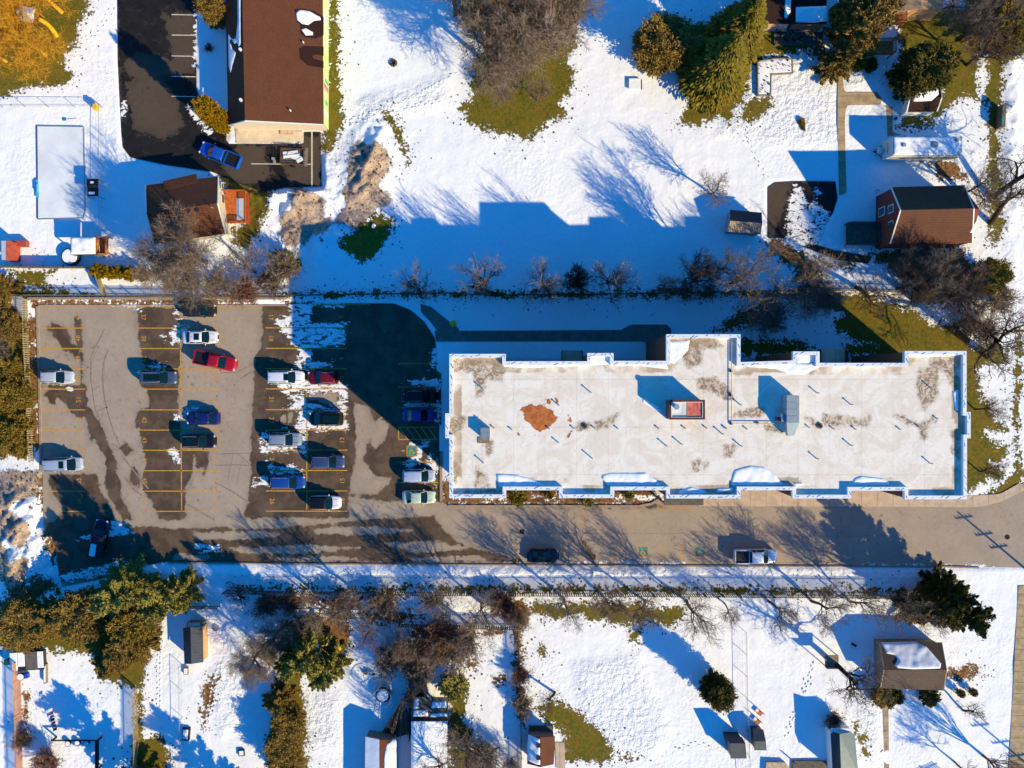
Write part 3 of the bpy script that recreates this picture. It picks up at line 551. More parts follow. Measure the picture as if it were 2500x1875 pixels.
# kerbs
k = MB()
M['kerb'] = mat('kerb_concrete', (158, 138, 120), .9, var=.12, vs=1.5)
def kerb(pts, w=.18, h=.14):
    b = MB(); g = G(pts)
    for a, c in zip(g, g[1:]):
        a = Vector(a); c = Vector(c); d = (c-a); b.rbox(((a+c)/2).to_3d()+Vector((0, 0, h/2-.06)), d.length+.02, w, h+.12, math.atan2(d.y, d.x))
    tag(b.build('kerb', M['kerb']), kind='structure')
kerb([(91,748),(94,850),(98,1000),(101,1150)], .3); kerb([(410,1373),(700,1376.5),(1700,1381.5),(2300,1383),(2390,1386)]); kerb([(1077,1100),(1077,1226),(1092,1236),(1400,1236),(1560,1236),(1590,1230),(1610,1218)], .35)
kerb([(70,729),(400,729),(700,729)], .3, .3)
for (x, y) in ((1273,1296.5),): pass
gr = MB(); c = G([(1274, 1298)])[0]; gr.box(c[0]-.3, c[0]+.3, c[1]-.3, c[1]+.3, .004, .012); gr.build('storm_drain_grate', mat('drain_iron', (52, 44, 40), .7, stripe=(0, .1, (14, 12, 12), .5)))
tag(bpy.data.objects['storm_drain_grate'], 'square iron drain grate in the road left of the dark car', 'drain')
gr = MB(); c = G([(1277, 1236)])[0]; gr.box(c[0]-.3, c[0]+.3, c[1]-.25, c[1]+.25, .004, .03); o = gr.build('kerb_drain', bpy.data.materials['drain_iron'])
tag(o, 'dark drain box against the kerb below the green shrub', 'drain')

# loose bits lying on the snow: tufts of grass at the melt edges, leaves, clods
def scatter():
    rs = np.random.RandomState(11); px = rs.uniform(0, 2500, 90000); py = rs.uniform(0, 1875, 90000); X = (px-1250)/18; Y = (937.5-py)/18
    lot = union(X, Y, [LOT, BLK, DRV, WALK, [(1100,870),(2250,870),(2250,1210),(1100,1210)]]); z = terrain(X, Y)+.05
    def quads(name, sel, r0, r1, h, mats, label):
        i = np.where(sel)[0]; n = len(i); a = rs.uniform(0, 6.28, n); r = rs.uniform(r0, r1, n)*rs.uniform(.4, 1, n); V = np.zeros((n, 4, 3))
        for k in range(4):
            rr = r*rs.uniform(.5, 1.3, n); V[:, k, 0] = X[i]+rr*np.cos(a+k*1.57); V[:, k, 1] = Y[i]+rr*np.sin(a+k*1.57); V[:, k, 2] = z[i]+h+rs.uniform(0, h, n)
        me = mesh_np(name, V.reshape(-1, 3), np.arange(4*n).reshape(n, 4), mats); o = obj(name, me); tag(o, label, name.split('_')[-1], kind='stuff')
    bare_d = union(X, Y, BARE); leaf_d = union(X, Y, LEAF); dirt_d = union(X, Y, DIRT); ok = lot < -.5
    u = rs.rand(90000)
    quads('grass_tufts', ok & (bare_d > -3) & (bare_d < .1) & (u < .55*np.exp(bare_d*1.1)), .06, .22, .02, [mat('tuft_grass', (96, 84, 26), .9, var=.3, vs=3)], 'stray tufts of thawed grass poking through the snow around the bare patches')
    tr = union(X, Y, [[(560,1450),(1260,1450),(1260,1540),(560,1540)], [(980,1540),(1260,1540),(1120,1875),(1080,1875)], [(400,640),(720,600),(740,720),(380,720)], [(1880,590),(2330,690),(2330,800),(1880,720)], [(640,1500),(900,1500),(900,1680),(640,1680)], [(2150,60),(2420,60),(2420,250),(2150,250)], [(70,735),(110,735),(110,1140),(76,1140)], [(1180,1560),(1300,1540),(1300,1780),(1240,1780)], [(1880,80),(2120,80),(2120,160),(1880,160)]])
    quads('fallen_leaves', ok & (((leaf_d > -2.2) & (leaf_d < 1) & (u < .5*np.exp(np.minimum(leaf_d, 0)*.9))) | ((tr > 0) & (u < .22))), .05, .16, .02, [mat('leaf_litter', (104, 70, 42), .9, var=.35, vs=3)], 'brown fallen leaves and twigs scattered over the snow')
    quads('dirt_crumbs', ok & (dirt_d > -2.0) & (u < .6*np.exp(np.minimum(dirt_d, 0)*1.2)), .06, .25, .03, [mat('crumbled_dirt', (112, 84, 60), .9, var=.4, vs=3)], 'dirt crumbs strewn over the ploughed snow piles')
    # added snow blocks in trails; their small shadows stand in for footprint dents
    q = MB(); rn = random.Random(8)
    def trail(pts, st=.45, w=.35, dens=1):
        g = G(pts)
        for a, c in zip(g, g[1:]):
            a = Vector(a); c = Vector(c); d = c-a; L = d.length; d /= L; nn = Vector((-d.y, d.x)); s = 0; k = 0
            while s < L:
                k += 1; p = a+d*s+nn*((w if k % 2 else -w)*.5+rn.uniform(-.08, .08)); zz = gz(p.x, p.y)+.05
                q.rbox((p.x, p.y, zz), rn.uniform(.22, .34), rn.uniform(.10, .16), rn.uniform(.12, .22), math.atan2(d.y, d.x)+rn.uniform(-.4, .4)); s += st*rn.uniform(.8, 1.5)
    trail(b1750([(690,790),(670,940),(630,1010),(600,1080),(540,1200),(500,1330)])); trail(b1750([(650,880),(620,1000),(560,1150),(510,1260)]), .6)
    trail([(1310,741),(1500,745),(1700,744)], .7, .3); trail(t850([(0,1030),(200,1000),(400,960),(640,900),(800,870)])); trail(t850([(290,960),(500,860),(700,760),(950,620)]), .5, .1); trail(t850([(0,1070),(150,1020),(330,960)]), .4, .8)
    trail(b1200([(1590,1490),(1760,1450),(1900,1460)]), .5); trail(b0([(1390,520),(1370,800),(1370,1000),(1380,1400)]), .35, .4); trail(b0([(1900,760),(1840,980),(1780,1300)]), .3, .5); trail(t0([(600,420),(760,330),(900,200),(980,60)]), .5, .6); trail(t0([(640,470),(850,560),(960,640)]), .5, .5)
    trail(t1450([(1310,1030),(1330,1200),(1420,1400),(1500,1540)]), .5, .3)
    tag(q.build('footprint_clods', M['snow']), 'raised snow clods in trails crossing the gardens, shaped to shade like footprints', 'footprints', kind='stuff')
# ---------------------------------------------------------------- apartment building
M['brick'] = mat('brown_brick', (120, 84, 66), .9, var=.12, vs=4, stripe=(2, .21, (84, 62, 52), .12), bmp=.006, bs=14)
M['redbrick'] = mat('red_brick', (124, 62, 48), .9, var=.14, vs=4, stripe=(2, .21, (110, 60, 48), .12))
M['glass'] = mat('window_glass', (60, 80, 92), .08, var=.05, spec=.8)
M['wframe'] = mat('white_frame', (226, 222, 214), .6, var=.03)
M['parapet'] = mat('white_parapet_cap', (224, 226, 232), .6, var=.05, vs=.8)
M['blueprint'] = mat('blue_print', (52, 128, 214), .6, var=.1)
M['sidew'] = mat('pale_cladding', (214, 196, 172), .8, var=.04, stripe=(2, .2, (176, 160, 140), .12))
M['wood'] = mat('cedar_wood', (188, 116, 58), .85, var=.2, vs=3, stripe=(0, .14, (90, 54, 30), .12))
M['woodp'] = mat('weathered_wood', (150, 132, 108), .9, var=.2, vs=3)
M['greywood'] = mat('grey_weathered_wood', (104, 94, 82), .9, var=.22, vs=3)
M['steel'] = mat('galvanised_steel', (140, 152, 160), .55, metal=.1, var=.06, vs=1.5)
M['dkmetal'] = mat('dark_metal', (40, 42, 48), .5, var=.15)
M['white'] = mat('white_metal', (226, 228, 230), .5, var=.04)
M['blackp'] = mat('black_plastic', (26, 26, 28), .5, var=.1)
M['maroon'] = mat('maroon_trim', (86, 40, 40), .6, var=.1)
M['yellow'] = mat('yellow_plastic', (232, 186, 24), .5, var=.08)
M['grille'] = mat('tan_wood_panel', (140, 124, 104), .8, stripe=(0, .12, (112, 98, 80), .2))
ROOF = [(1097,864),(1235,864),(1235,882),(1434,882),(1434,862),(1498,862),(1498,881),(1627,881),(1627,816),(1808,816),(1808,884),(1936,880),(1936,858),(2001,858),(2001,886),(2209,886),(2209,857),(2360,857),
        (2360,1006),(2370,1006),(2370,1070),(2361,1070),(2361,1219),(2209,1219),(2209,1198),(2078,1198),(2078,1217),(1935,1217),(1935,1197),(1808,1197),(1808,1217),(1627,1217),(1627,1197),(1499,1197),(1499,1216),(1365,1216),(1365,1197),(1236,1197),(1236,1216),(1097,1216),
        (1097,1070),(1087,1070),(1087,1009),(1097,1009)]
ZR = 15.7
def RP(pts, z=ZR): return [tuple(P(x, y, z)[:2]) for x, y in pts]
def offset(poly, d):
    n = len(poly); out = []; a = sum(poly[i][0]*poly[(i+1) % n][1]-poly[(i+1) % n][0]*poly[i][1] for i in range(n)); s = 1 if a > 0 else -1
    for i in range(n):
        p0, p1, p2 = Vector(poly[i-1]), Vector(poly[i]), Vector(poly[(i+1) % n]); d1 = (p1-p0).normalized(); d2 = (p2-p1).normalized()
        n1 = Vector((-d1.y, d1.x))*s; n2 = Vector((-d2.y, d2.x))*s; q = (n1+n2); c = q.length_squared
        out.append(tuple(p1+q*(2*d/c if c > .01 else 0)))
    return out
def apartment():
    base = P(1250+478/1.0, 1040, 0); base = Vector((25.0, -5.5, 0))
    root = empty('apartment_building', base, 0, 'long five storey brick apartment block with a stained white flat roof and stepped outline', 'apartment building')
    def loc(o): o.parent = root; o.location = -base; return o
    outer = RP(ROOF); inner = offset(outer, .42); wall = offset(outer, .12)
    w = MB(); n = len(wall)
    # walls
    w.prism(wall, -.3, ZR-.62); loc(w.build('wall', M['brick']))
    # deck
    d = sheet('roof_deck', inner, ZR-.55, .3, M['deck'], {
        'stain': [], 'rust': []}, metres=True)
    return root, loc, outer, inner, d
APT, aloc, AOUT, AIN, ADECK = apartment()
# (roof marks are listed in photo pixels, so bring the deck's masks down to the roof plane)
def deck_attrs():
    me = ADECK.data; nv = len(me.vertices); co = np.zeros(nv*3, np.float32); me.vertices.foreach_get('co', co); co = co.reshape(-1, 3)
    k = 1/(1-(ZR-.55)/HC); X = co[:, 0]*k; Y = co[:, 1]*k
    S = [T(1050,800,2.95,q) for q in ([(160,230),(500,220),(520,290),(300,300),(170,320)],[(320,300),(360,290),(390,420),(370,490),(345,490)],[(390,310),(520,300),(510,380),(400,350)],[(150,640),(240,650),(240,700),(180,770),(145,740)],[(400,830),(440,820),(440,900),(415,920)],[(340,1020),(400,1060),(420,1130),(330,1140)],[(260,1180),(520,1165),(510,1200),(260,1200)],[(1180,690),(1260,680),(1350,625),(1270,720),(1190,725)],[(1060,690),(1150,690),(1150,720),(1060,730)],[(1720,100),(1960,80),(1940,250),(1860,290),(1830,200),(1740,160)],[(1960,80),(2050,90),(2100,140),(1960,140)],[(1940,370),(2060,370),(2160,460),(2140,490),(1940,430)],[(1900,960),(1940,950),(1930,1030),(1900,1020)],[(1960,970),(2000,980),(1980,1030)],[(2130,860),(2190,840),(2180,900),(2130,930)],[(170,980),(200,1040),(180,1110)])]
    S += [T(1750,800,2.765,q) for q in ([(600,600),(690,650),(700,680),(640,650)],[(720,590),(850,600),(1010,640),(1020,590),(1040,610),(1020,655),(720,640)],[(1200,590),(1240,600),(1360,660),(1230,615)],[(1370,660),(1460,600),(1480,620),(1400,670),(1410,750),(1390,750)],[(1360,290),(1480,280),(1490,460),(1440,500),(1400,540),(1360,460)],[(1440,200),(1620,190),(1625,400),(1590,400),(1540,290),(1450,270)],[(1590,700),(1640,740),(1635,900),(1600,850)],[(0,370),(110,480),(60,480),(0,440)],[(150,570),(310,540),(310,590),(100,600)],[(60,810),(100,820),(90,860),(60,860)],[(330,650),(440,700),(330,680)])]
    RU = [T(1050,800,2.95,q) for q in ([(650,590),(700,560),(820,560),(880,600),(915,650),(900,690),(860,700),(850,730),(790,750),(740,720),(690,660)],[(830,510),(870,520),(885,550),(840,540)],[(895,505),(925,520),(930,560),(905,545)],[(785,505),(802,500),(797,525)],[(990,640),(1020,630),(1018,700),(995,680)],[(980,780),(1018,740),(1010,780),(978,797)],[(625,770),(655,745),(650,775)],[(735,760),(765,770),(750,785)])]
    setattr_(me, 'edge', np.abs(sdf(co[:, 0], co[:, 1], AIN, 6)))
    for nme, pl in (('stain', S), ('rust', RU)): me.attributes[nme].data.foreach_set('value', union(X, Y, pl).astype(np.float32))
deck_attrs(); aloc(ADECK)
def apt_details():
    n = len(AOUT)
    def ring(a, b, z0, z1, name, m):
        q = MB()
        vs = [(x, y, z) for z in (z0, z1) for x, y in a]+[(x, y, z) for z in (z0, z1) for x, y in b]; fs = []
        for i in range(n):
            j = (i+1) % n; fs += [(n+i, n+j, 3*n+j, 3*n+i), (i, n+i, n+j, j), (2*n+i, 2*n+j, 3*n+j, 3*n+i), (i, j, 2*n+j, 2*n+i)]
        q.add(vs, fs); return q
    q = ring(AOUT, AIN, ZR-.6, ZR, 'parapet', M['parapet']); rnd = random.Random(4)
    for i in range(n):
        a = Vector(AOUT[i]); b = Vector(AOUT[(i+1) % n]); L = (b-a).length; d = (b-a)/max(L, 1e-6); nn = Vector(AIN[i])-a
        nrm = Vector((-d.y, d.x)); nrm = nrm if nrm.dot(Vector(AIN[i])-a) > 0 else -nrm
        s = .3
        while s < L-.4:
            c = a+d*s+nrm*rnd.uniform(.1, .33); ang = math.atan2(d.y, d.x)+rnd.choice((.5, .45, .0, .6)); l = rnd.choice((.18, .3, .5, .7)); u = Vector((math.cos(ang), math.sin(ang)))*min(l/2, .3)
            c2 = c
            q.line(c2-u, c2+u, rnd.choice((.05, .09, .12)), ZR+.003+rnd.random()*.002, 1); s += rnd.uniform(.35, 1.5)
    aloc(q.build('parapet', [M['parapet'], M['blueprint']]))
    # snow left on the roof
    sm = [T(1050,800,2.95,q) for q in ([(475,1052),(620,1058),(720,1085),(800,1120),(840,1136),(500,1150),(480,1100)],[(1240,1060),(1300,1045),(1560,1045),(1620,1090),(1660,1125),(1700,1135),(1280,1140),(1235,1085)],[(1790,1180),(1880,1145),(1960,1165),(2000,1190),(2180,1190),(1790,1197)],[(1150,195),(1310,190),(1305,245),(1350,262),(1120,270),(1140,240)],[(520,262),(1100,262),(1100,275),(700,290),(530,280)],[(1320,262),(1700,262),(1720,300),(1500,275),(1330,275)],[(1725,100),(1870,90),(1860,160),(1760,260),(1722,250)],[(1110,1190),(980,1190),(1010,1180)],[(1530,500),(1690,600),(1640,600),(1530,540)])]
    sm += [T(1750,800,2.765,q) for q in ([(120,960),(230,930),(320,940),(400,1000),(450,1060),(100,1068),(95,1040)],[(910,1060),(930,1020),(970,1000),(1120,1015),(1165,1040),(1165,1064)],[(515,1045),(600,1050),(540,1080)],[(540,180),(660,180),(660,235),(540,240)],[(190,240),(520,240),(690,240),(1270,240),(1270,256),(700,262),(580,320),(480,310),(400,280),(200,262)],[(1290,172),(1640,172),(1640,190),(1300,200)],[(1590,430),(1632,420),(1632,560),(1610,560)],[(0,1085),(110,1080),(105,1105),(0,1112)])]
    for i, pl in enumerate(sm):
        k = (1-(ZR-.5)/HC)
        poly = [(x*k, y*k) for x, y in G(pl)]
        o = sheet('roof_snow', poly, ZR-.57, .12, M['snow'], dome=(.16, .35), metres=True); aloc(o)
    # vent stacks
    ps = [T(1050,800,2.95,[q])[0] for q in ((380,440),(1155,465),(925,557),(343,653),(460,722),(587,733),(858,727),(1034,724),(1185,724),(1350,725),(1643,724),(1834,724),(1988,722),(2125,720),(2103,764),(1700,850),(1806,836),(922,826),(382,970),(1163,937))]
    tall = [1.0,1.0,.8,.35,.35,.35,.35,.35,.35,.35,.35,.35,.35,.35,1.0,1.0,1.0,.7,1.0,1.1]
    ps += [T(1750,800,2.765,[q])[0] for q in ((155,518),(675,440),(902,517),(160,797),(902,793),(672,882),(1438,402),(1438,914),(58,680),(200,683),(620,672),(785,682),(932,684),(1233,685),(1362,670),(1482,612))]
    tall += [.9]*8+[.35]*8
    for (x, y), h in zip(ps, tall):
        z0 = ZR-.55; c = P(x, y, z0); q = MB()
        q.tube((0, 0, 0), (0, 0, h*.62), .07, n=8); q.tube((0, 0, h*.62), (0, 0, h*.62+.1), .1, n=8)
        o = q.build('vent_pipe', M['steel']); o.parent = APT; o.location = c-Vector((25, -5.5, 0))
    for x, y in ((1427,1040),(2001,1039.5)):
        c = P(x, y, ZR-.55); q = MB(); q.tube((0, 0, 0), (0, 0, .12), .34, n=16, mi=0); q.tube((0, 0, .12), (0, 0, .2), .17, n=12, mi=1)
        o = q.build('roof_drain', [M['greywood'], M['blackp']]); o.parent = APT; o.location = c-Vector((25, -5.5, 0))
    # lift penthouse
    z0 = ZR-.55; h = 2.3; zt = z0+h
    A = P(1635, 977, zt); B = P(1720.5, 1023.5, zt); x0, x1, y1, y0 = A.x, B.x, A.y, B.y
    pb = Vector(((x0+x1)/2, (y0+y1)/2, z0)); off = -Vector((25, -5.5, 0)); X = (x1-x0)/2; Y = (y1-y0)/2
    pen = MB().box(-X, X, -Y, Y, 0, h-.25).build('penthouse', mat('penthouse_wall', (88, 60, 56), .9, stripe=(2, .5, (60, 44, 42), .06)), APT, pb+off)
    q = MB()
    for a in ((-X-.04, X+.04, Y-.18, Y+.04), (-X-.04, X+.04, -Y-.04, -Y+.18), (-X-.04, -X+.18, -Y+.18, Y-.18), (X-.18, X+.04, -Y+.18, Y-.18)): q.box(*a, h-.27, h)
    q.build('penthouse_trim', M['maroon'], pen)
    q = MB(); q.box(-X+.18, X-.18, -Y+.18, Y-.18, h-.249, h-.2); q.build('penthouse_roof', mat('pale_roof', (212, 208, 200), .7, var=.08, vs=1), pen)
    q = MB(); q.box(X-2.0, X-.19, -Y+.2, Y-.2, h-.2, h-.15); q.build('red_sealant_patch', mat('red_sealant', (172, 66, 54), .7, var=.3, vs=2.2, c2=(206, 130, 112)), pen)
    q = MB(); q.box(-X+.2, -X+1.3, Y-1.4, Y-.2, h-.2, h-.12); q.build('fan_base', M['white'], pen); q = MB(); q.tube((-X+.72, Y-.75, h-.12), (-X+.72, Y-.75, h+.45), .24, .2, 12); q.tube((-X+.72, Y-.75, h+.45), (-X+.72, Y-.75, h+.55), .34, .3, 12); q.build('roof_fan', M['steel'], pen)
    q = MB()
    for a in ((-X+.19, -X+.26, -Y+.2, Y-1.42), (X-.26, X-.2, -Y+.2, Y-.2), (-X+.27, X-.27, -Y+.19, -Y+.24), (-X+1.32, X-.27, Y-.24, Y-.19)): q.box(*a, h-.2, h-.02)
    q.build('roof_upstand', M['wframe'], pen)
    # gas line
    q = MB(); zp = ZR-.3; a, b, c2 = P(1786, 836, zp), P(1786, 1033, zp), P(1905, 1034, zp)
    q.tube(a, b, .05, n=6); q.tube(b, c2, .05, n=6); q.tube(a, a+Vector((.9, .05, 0)), .05, n=6)
    o = q.build('gas_pipe', mat('gas_pipe_yellow', (214, 184, 96), .5)); aloc(o)
    for x, y in ((1784,906),(1784,965),(1848,1033),(1785,1034)):
        q = MB(); c = P(x, y, ZR-.55); q.rbox((0, 0, .1), .3, .26, .2); o = q.build('pipe_block', M['blackp']); o.parent = APT; o.location = c+off
    c = P(1185, 1056, ZR-.1); q = MB(); q.box(-.5, .5, -.58, .58, -.45, .55); q.box(-.55, .55, -.62, .62, .55, .6); o = q.build('roof_hatch', mat('hatch_grey', (142, 150, 160), .5, metal=.3)); o.parent = APT; o.location = c+off
    # windows and balcony slabs
    wl = offset(AOUT, .12); cnt = 0; rr = random.Random(2)
    for i in range(n):
        a = Vector(wl[i]); b = Vector(wl[(i+1) % n]); L = (b-a).length
        if L < 4 or cnt > 92: continue
        d = (b-a)/L; nrm = Vector((d.y, -d.x)); k = max(1, int(L/5.2))
        if AOUT[i][1] > -3 and abs(d.x) > .5: nrm = Vector((0, 1)) 
        elif abs(d.x) > .5: nrm = Vector((0, -1))
        else: nrm = Vector((1 if a.x > 20 and abs(a.x-57) < 5 else -1, 0))
        for s in range(k):
            for fl in range(5):
                if cnt > 92 or (fl % 2 and abs(d.x) > .5 and a.y > 0): continue
                p = a+d*(L*(s+.5)/k); ang = math.atan2(d.y, d.x); zc = 1.7+fl*2.9
                q = MB(); q.rbox((0, 0, 0), 2.0, .10, 1.4, mi=0); q.rbox((-.48, 0, 0), .88, .14, 1.24, mi=1); q.rbox((.48, 0, 0), .88, .14, 1.24, mi=1)
                o = q.build('window', [M['wframe'], M['glass']]); o.parent = APT; o.location = Vector((p.x+nrm.x*.03, p.y+nrm.y*.03, zc))-Vector((25, -5.5, 0)); o.rotation_euler = (0, 0, ang); cnt += 1
    for x0p, x1p, y0p, y1p, z in ((1370,1422,857,884,13.0),(1997,2064,853,884,13.4)):
        A = P(x0p, y0p, z); B = P(x1p, y1p, z); q = MB(); q.box(A.x, B.x, B.y, A.y, z-.2, z); o = q.build('balcony_slab', M['conc']); aloc(o)
        q = MB(); q.box(A.x, A.x+.06, B.y, A.y, z, z+1.0); q.box(B.x-.06, B.x, B.y, A.y, z, z+1.0); q.box(A.x, B.x, A.y-.06, A.y, z+.9, z+.98)
        for f in range(9): xx = A.x+.2+f*(B.x-A.x-.4)/8; q.box(xx-.015, xx+.015, A.y-.045, A.y-.015, z, z+.9)
        q.build('railing', M['dkmetal'], o)
    # entrance porch slab on the west side and canopy on the south side
    q = MB(); A = P(1076, 1036, .5); B = P(1118, 1098, .5); q.box(A.x, B.x, B.y, A.y, 2.5, 2.75); q.box(A.x+.2, A.x+.4, A.y-.4, A.y-.2, 0, 2.5); q.box(A.x+.2, A.x+.4, B.y+.2, B.y+.4, 0, 2.5); aloc(q.build('entrance_canopy', M['white']))
    q = MB(); A = G([(1612, 1180)])[0]; B = G([(1706, 1226)])[0]; q.box(A[0], B[0], B[1], A[1], 2.6, 2.8); q.box(A[0]+.1, A[0]+.3, B[1]+.1, B[1]+.3, 0, 2.6); q.box(B[0]-.3, B[0]-.1, B[1]+.1, B[1]+.3, 0, 2.6); aloc(q.build('entrance_canopy', mat('canopy_grey', (98, 90, 82), .7)))
apt_details()
def ahu():
    z0 = ZR-.55; root = empty('rooftop_air_unit', P(1935, 1010, z0), 0, 'grey steel ducted air handling unit standing on the white flat roof', 'air handling unit')
    q = MB(); H = 1.9
    A = P(1921, 965, z0+H); B = P(1951.5, 1032, z0+H); o = root.location
    x0, x1, y1, y0 = A.x-o.x, B.x-o.x, A.y-o.y, B.y-o.y; L = (y1-y0)/4
    for i in range(4): q.box(x0, x1, y0+i*L+.015, y0+(i+1)*L-.015, .3, H)
    q.build('duct_box', M['steel'], root)
    q = MB(); A2 = P(1945, 1064, z0+1.0); yb = A2.y-o.y
    q.add([(x0,y0,.5),(x1,y0,.5),(x1-.3,yb,.3),(x0+.4,yb,.3),(x0,y0,H-.05),(x1,y0,H-.05),(x1-.3,yb,1.0),(x0+.4,yb,1.0)], [(0,3,2,1),(4,5,6,7),(0,1,5,4),(1,2,6,5),(2,3,7,6),(3,0,4,7)])
    q.build('sloped_duct', M['steel'], root)
    q = MB(); q.box(x0-.5, x0, y0+.1, y0+1.0, .5, 1.6); q.build('burner_box', M['steel'], root)
    q = MB(); q.box(x0-.9, x0-.5, y0+.15, y0+.6, .4, 1.3); q.build('control_box', M['dkmetal'], root)
    for a, b in ((x0+.1, y0+.1), (x1-.1, y0+.1), (x0+.1, y1-.1), (x1-.1, y1-.1)): q = MB(); q.box(a-.06, a+.06, b-.06, b+.06, 0, .3); q.build('leg', M['dkmetal'], root)
    c = P(1181, 1075, ZR-.45); q = MB(); q.box(-.68, .68, -.34, .34, -.08, 0); tag(q.build('loose_board', M['grille'], None, c), 'tan wooden panel lying on the white flat roof beside the grey hatch', 'panel')
ahu()
# ---------------------------------------------------------------- gabled buildings
def gable(name, label, cat, eav, ze, ridge, zr, roofm, wallm, inset=.3, snow=(), mats2=None, trim=None, z0=0.0, group=None, thick=.14):
    """eav: TL,TR,BR,BL photo px of the eaves corners; ridge: two photo px; first ridge point lies between TL and BL (or between TL and TR)"""
    E = [P(x, y, ze) for x, y in eav]; Rg = [P(x, y, zr) for x, y in ridge]
    c = sum(E, Vector())/4; base = Vector((c.x, c.y, z0)); E = [e-base for e in E]; Rg = [r-base for r in Rg]
    root = empty(name, base, 0, label, cat, group)
    r0 = Rg[0]; horiz = abs((Rg[1]-Rg[0]).x) > abs((Rg[1]-Rg[0]).y)
    slopes = [(E[0], E[1], Rg[1], Rg[0]), (E[3], Rg[0], Rg[1], E[2])] if horiz else [(E[0], Rg[0], Rg[1], E[3]), (E[1], E[2], Rg[1], Rg[0])]
    for i, s in enumerate(slopes):
        q = MB(); up = Vector((0, 0, thick)); nrm = (s[1]-s[0]).cross(s[2]-s[1])
        s = list(s) if nrm.z > 0 else list(s)[::-1]
        q.add([v-up for v in s]+s, [(3,2,1,0),(4,5,6,7),(0,1,5,4),(1,2,6,5),(2,3,7,6),(3,0,4,7)])
        q.build('roof', (mats2[i] if mats2 else roofm), root)
    def lerp(a, b, t): return a+(b-a)*t
    cx = sum((e for e in E), Vector())/4
    W = []
    for e in E:
        d = Vector((cx.x-e.x, cx.y-e.y, 0)); W.append(Vector((e.x+math.copysign(inset, d.x), e.y+math.copysign(inset, d.y), 0)))
    zt = ze-thick-.02; q = MB(); vs = [Vector((w.x, w.y, -z0)) for w in W]+[Vector((w.x, w.y, zt)) for w in W]
    vs = [Vector((v.x, v.y, v.z)) for v in vs]
    if horiz:
        a = Vector((Rg[0].x+inset, Rg[0].y, zr-thick-.12)); b = Vector((Rg[1].x-inset, Rg[1].y, zr-thick-.12))
        tl, br = vs[4], vs[6]; a.x = (vs[4].x+vs[7].x)/2; b.x = (vs[5].x+vs[6].x)/2
        q.add(vs+[a, b], [(0,1,5,4),(2,3,7,6),(3,0,4,8,7),(1,2,6,9,5),(4,5,9,8),(7,8,9,6)])
    else:
        a = Vector((Rg[0].x, (vs[4].y+vs[5].y)/2, zr-thick-.12)); b = Vector((Rg[1].x, (vs[7].y+vs[6].y)/2, zr-thick-.12))
        q.add(vs+[a, b], [(0,1,5,8,4),(2,3,7,9,6),(3,0,4,7),(1,2,6,5),(4,8,9,7),(5,6,9,8)])
    q.build('wall', wallm, root)
    if trim:
        q = MB(); up = Vector((0, 0, .02))
        ends = [(0, 3), (1, 2)] if horiz else [(0, 1), (3, 2)]
        for (i, j), rr in zip(ends, Rg):
            for e in (E[i], E[j]):
                q.tube(e-Vector((0, 0, .05)), rr-Vector((0, 0, .05)), .10, n=4)
        q.build('bargeboard', trim, root)
    for pl, zz in snow: pass
    return root, base, E, Rg
def plane_snow(root, base, pl, zpx, p0, p1, p2, name='snow_patch', h=.14, m=None):
    """snow lying on the sloping plane through p0,p1,p2 (local); outline in photo px seen at mean height zpx"""
    n = (p1-p0).cross(p2-p0).normalized()
    k = (1-zpx/HC); poly = [(x*k-base.x, y*k-base.y) for x, y in G(pl)]
    zf = lambda X, Y: p0.z-(n.x*(X-p0.x)+n.y*(Y-p0.y))/n.z
    return sheet(name, poly, .012, .15, m or M['snow'], dome=(h, .4) if h else None, metres=True, zf=zf, parent=root)
SH = {'brown': shingle('brown_shingle', (108, 72, 56), (74, 48, 38)), 'brownv': shingle('brown_shingle_v', (118, 72, 50), (84, 50, 36), axis=0), 'dk': shingle('dark_brown_shingle', (112, 68, 46), (74, 46, 34)),
      'grey': shingle('greybrown_shingle', (98, 82, 72), (70, 58, 50)), 'char': shingle('charcoal_shingle', (88, 90, 96), (54, 56, 62)), 'wet': shingle('wet_shingle', (58, 34, 28), (40, 26, 22)), 'slate': mat('dark_metal_roof', (44, 54, 72), .5, stripe=(1, .4, (26, 32, 44), .12), metal=.2)}
# brown roofed hall
r, b, E, Rg = gable('brown_roofed_hall', 'long hall with a brown shingle roof, cream end wall and green painted side wall', 'building', [(547,-160),(786,-160),(790,304.5),(557,306)], 3.5, [(588,-160),(598,295)], 5.3, SH['brownv'], M['sidew'], trim=M['wframe'])
for pl, m_, h in ((t425([(1050,110),(1080,80),(1160,85),(1250,130),(1255,155),(1200,165),(1150,205),(1100,200),(1060,170)]), M['snow'], .1), (t425([(1095,250),(1130,235),(1190,265),(1190,290),(1130,298)]), M['snow'], .1)):
    plane_snow(r, b, pl, 4.2, E[1], Rg[0], Rg[1], h=h)
for pl in (t425([(1040,85),(1100,72),(1200,85),(1282,130),(1282,290),(1220,325),(1130,320),(1090,290),(1090,215),(1060,190)]), t425([(1080,420),(1130,395),(1282,390),(1282,470),(1230,460),(1180,470),(1200,500),(1282,520),(1282,575),(1150,560),(1090,510)])):
    o = plane_snow(r, b, pl, 4.0, E[1], Rg[0], Rg[1], name='damp_patch', h=0, m=SH['wet'])
    o.location.z -= .006
for pl in (t425([(560,20),(590,0),(590,400),(570,420),(555,380),(520,380),(490,330),(460,280),(455,300),(460,560),(480,620),(500,560),(540,460),(500,420),(470,330),(540,340),(560,200)]),): plane_snow(r, b, pl, 4.2, E[0], Rg[0], Rg[1], h=.08)
q = MB(); q.tube((0,0,0),(0,0,.5),.06,n=8)
